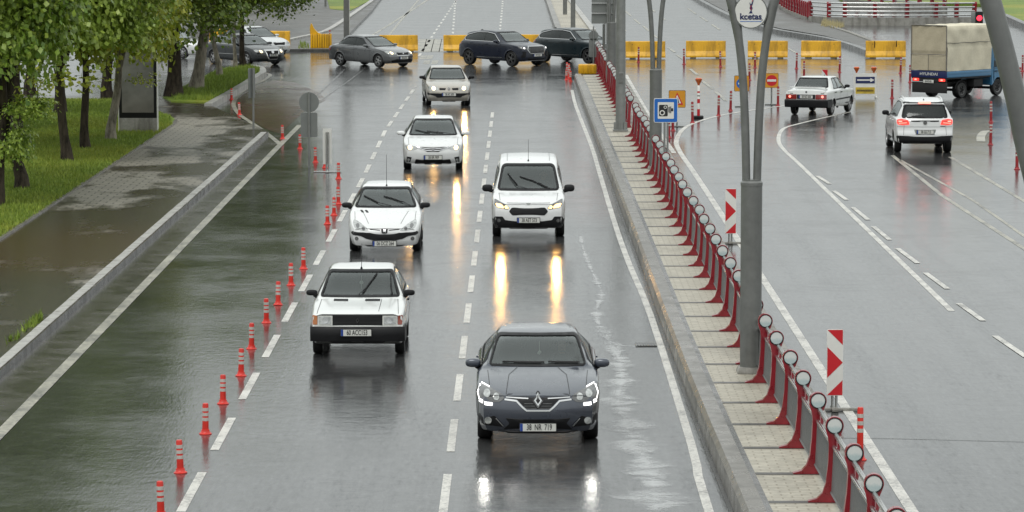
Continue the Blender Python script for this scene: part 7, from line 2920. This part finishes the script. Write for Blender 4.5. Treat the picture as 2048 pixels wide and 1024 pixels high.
def driver(label, car, x, s, z, top=M_SHIRT, reach=.42):
    """seated figure, hands on the wheel; body is one skinned surface"""
    J = {'pelvis': (0, 0, 0, .16, .13), 'waist': (0, -.01, .18, .14, .11), 'chest': (0, .02, .40, .17, .12), 'neck0': (0, .03, .53, .075, .07), 'neck': (0, .02, .60, .055, .06),
         'jaw': (0, -.005, .665, .062, .075), 'head': (0, .005, .74, .078, .095), 'crown': (0, .02, .81, .060, .07)}
    names = list(J)
    V = [J[n][:3] for n in names]
    RD = [J[n][3:] for n in names]
    E = [(i, i + 1) for i in range(len(V) - 1)]
    for sg in (-1, 1):
        b = len(V)
        V += [(sg * .20, .03, .47), (sg * .25, -.10, .26), (sg * .19, -reach * .85, .34), (sg * .17, -reach, .37)]
        RD += [(.065, .065), (.05, .05), (.036, .036), (.03, .03)]
        E += [(2, b), (b, b + 1), (b + 1, b + 2), (b + 2, b + 3)]
        c = len(V)
        V += [(sg * .10, -.15, -.02), (sg * .14, -.46, .05), (sg * .14, -.55, -.30)]
        RD += [(.085, .085), (.065, .065), (.045, .045)]
        E += [(0, c), (c, c + 1), (c + 1, c + 2)]
        for f in range(4):
            h = len(V)
            o = (f - 1.5) * .018
            V += [(sg * .17 + o, -reach - .055, .395), (sg * .17 + o, -reach - .075, .36 + f * .003)]
            RD += [(.009, .009), (.008, .008)]
            E += [(b + 3, h), (h, h + 1)]
        h = len(V)
        V += [(sg * .13, -reach - .03, .41)]
        RD += [(.010, .010)]
        E += [(b + 3, h)]
    me = bpy.data.meshes.new('person')
    me.from_pydata(V, E, [])
    o = bpy.data.objects.new('person', me)
    C.objects.link(o)
    md = o.modifiers.new('skin', 'SKIN')
    sk = me.skin_vertices[0].data
    for i, r_ in enumerate(RD):
        sk[i].radius = r_
    sk[0].use_root = True
    o.modifiers.new('sub', 'SUBSURF').render_levels = 1
    dg = bpy.context.evaluated_depsgraph_get()
    nm = bpy.data.meshes.new_from_object(o.evaluated_get(dg))
    bpy.data.objects.remove(o)
    nm.name = 'person'
    nm.materials.clear()
    nm.materials.append(top)
    nm.materials.append(M_SKIN)
    for p in nm.polygons:
        c = p.center
        p.use_smooth = True
        p.material_index = 1 if (c.z > .585 or (c.y < -reach * .8 and c.z > .25)) else 0
    o = link('person', nm)
    tag(o, label, 'person')
    MB().blob((0, .035, .775), (.082, .095, .075), sub=2).build('hair', M_HAIR, o)
    f = MB()
    for sg in (-1, 1):
        f.blob((sg * .03, -.085, .745), (.012, .008, .007), sub=1)
    f.blob((0, -.085, .675), (.022, .008, .006), sub=1)
    f.build('face_features', M_HAIR, o)
    f = MB().blob((0, -.098, .712), (.012, .016, .02), sub=1)
    for sg in (-1, 1):
        f.blob((sg * .082, .01, .72), (.012, .02, .03), sub=1)
    f.build('nose_and_ears', M_SKIN, o)
    a = car.root.rotation_euler.z
    w = Matrix.Rotation(a, 3, 'Z') @ Vector((x, s - car.L / 2, z))
    o.location = car.root.location + w
    o.rotation_euler = (0, 0, a)
    return o


# ------------------------------------------------------------------ put the traffic on the road
c1 = car_hatch_grey().stand(P(1076, 893), (0, 0), R(0.0))
beams(c1, [(.755, .60)], 1.6, (1, .97, .88), .06)
c2 = car_boxy_saloon().stand(P(715, 717), (0, 0), R(0.2))
c3 = car_van().stand(P(1057, 477), (0, 0), R(0))
beams(c3, [(.63, .74)], 32, (1.0, .50, .12), .055)
c4 = car_small_hatch().stand(P(769, 507), (0, 0), R(0.5))
c5 = car_white_saloon().stand(P(866, 341.5), (0, 0), R(1.0))
beams(c5, [(.665, .655)], 26, (1.0, .52, .14), .055)
c6 = car_beige_saloon().stand(P(898, 213), (0, 0), R(4.0))
beams(c6, [(.57, .675)], 50, (1.0, .54, .15), .06)
c7 = car_grey_saloon()
c7.stand(P(719.5, 133), (-.78, c7.wf + c7.wb / 2), R(45))
c8 = car_suv('dark blue suv crossing the junction sideways, nearer of the two dark suvs', P_NAVY)
c8.stand(P(981, 131), (-.85, c8.wf + c8.wb / 2), R(44))
c9 = car_suv('deep green black suv behind the dark blue one, its nose behind the signs', P_TEAL)
c9.stand(P(1132, 126), (-.85, c9.wf + c9.wb / 2), R(47))
c10 = car_dark_saloon()
c10.stand(P(462, 129), (-.80, c10.wf + c10.wb / 2), R(40))
c11 = car_silver_saloon()
c11.stand(P(482, 111), (-.80, c11.wf + c11.wb / 2), R(40))
c12 = car_hidden_white()
c12.stand(P(322, 116), (-.80, c12.wf + c12.wb / 2), R(60))
c13 = car_old_rear()
c13.stand(P(1625, 229), (0, c13.wf + c13.wb), R(180 - 20))
c14 = car_suv_rear()
c14.stand(P(1844, 304), (0, c14.wf + c14.wb), R(180 - .6))
tr, tL = truck()
stand(tr, tL, P(1960, 193), (-.80, .97 + 1.22), R(180 - 42))
driver('driver of the dark grey hatchback with hands on the wheel', c1, .37, 2.22, .50)
driver('driver of the old white saloon turning at the signs, seen through its rear window', c13, -.34, 2.02, .46)
driver('driver of the small white delivery van behind its windscreen', c3, .36, 2.08, .62)
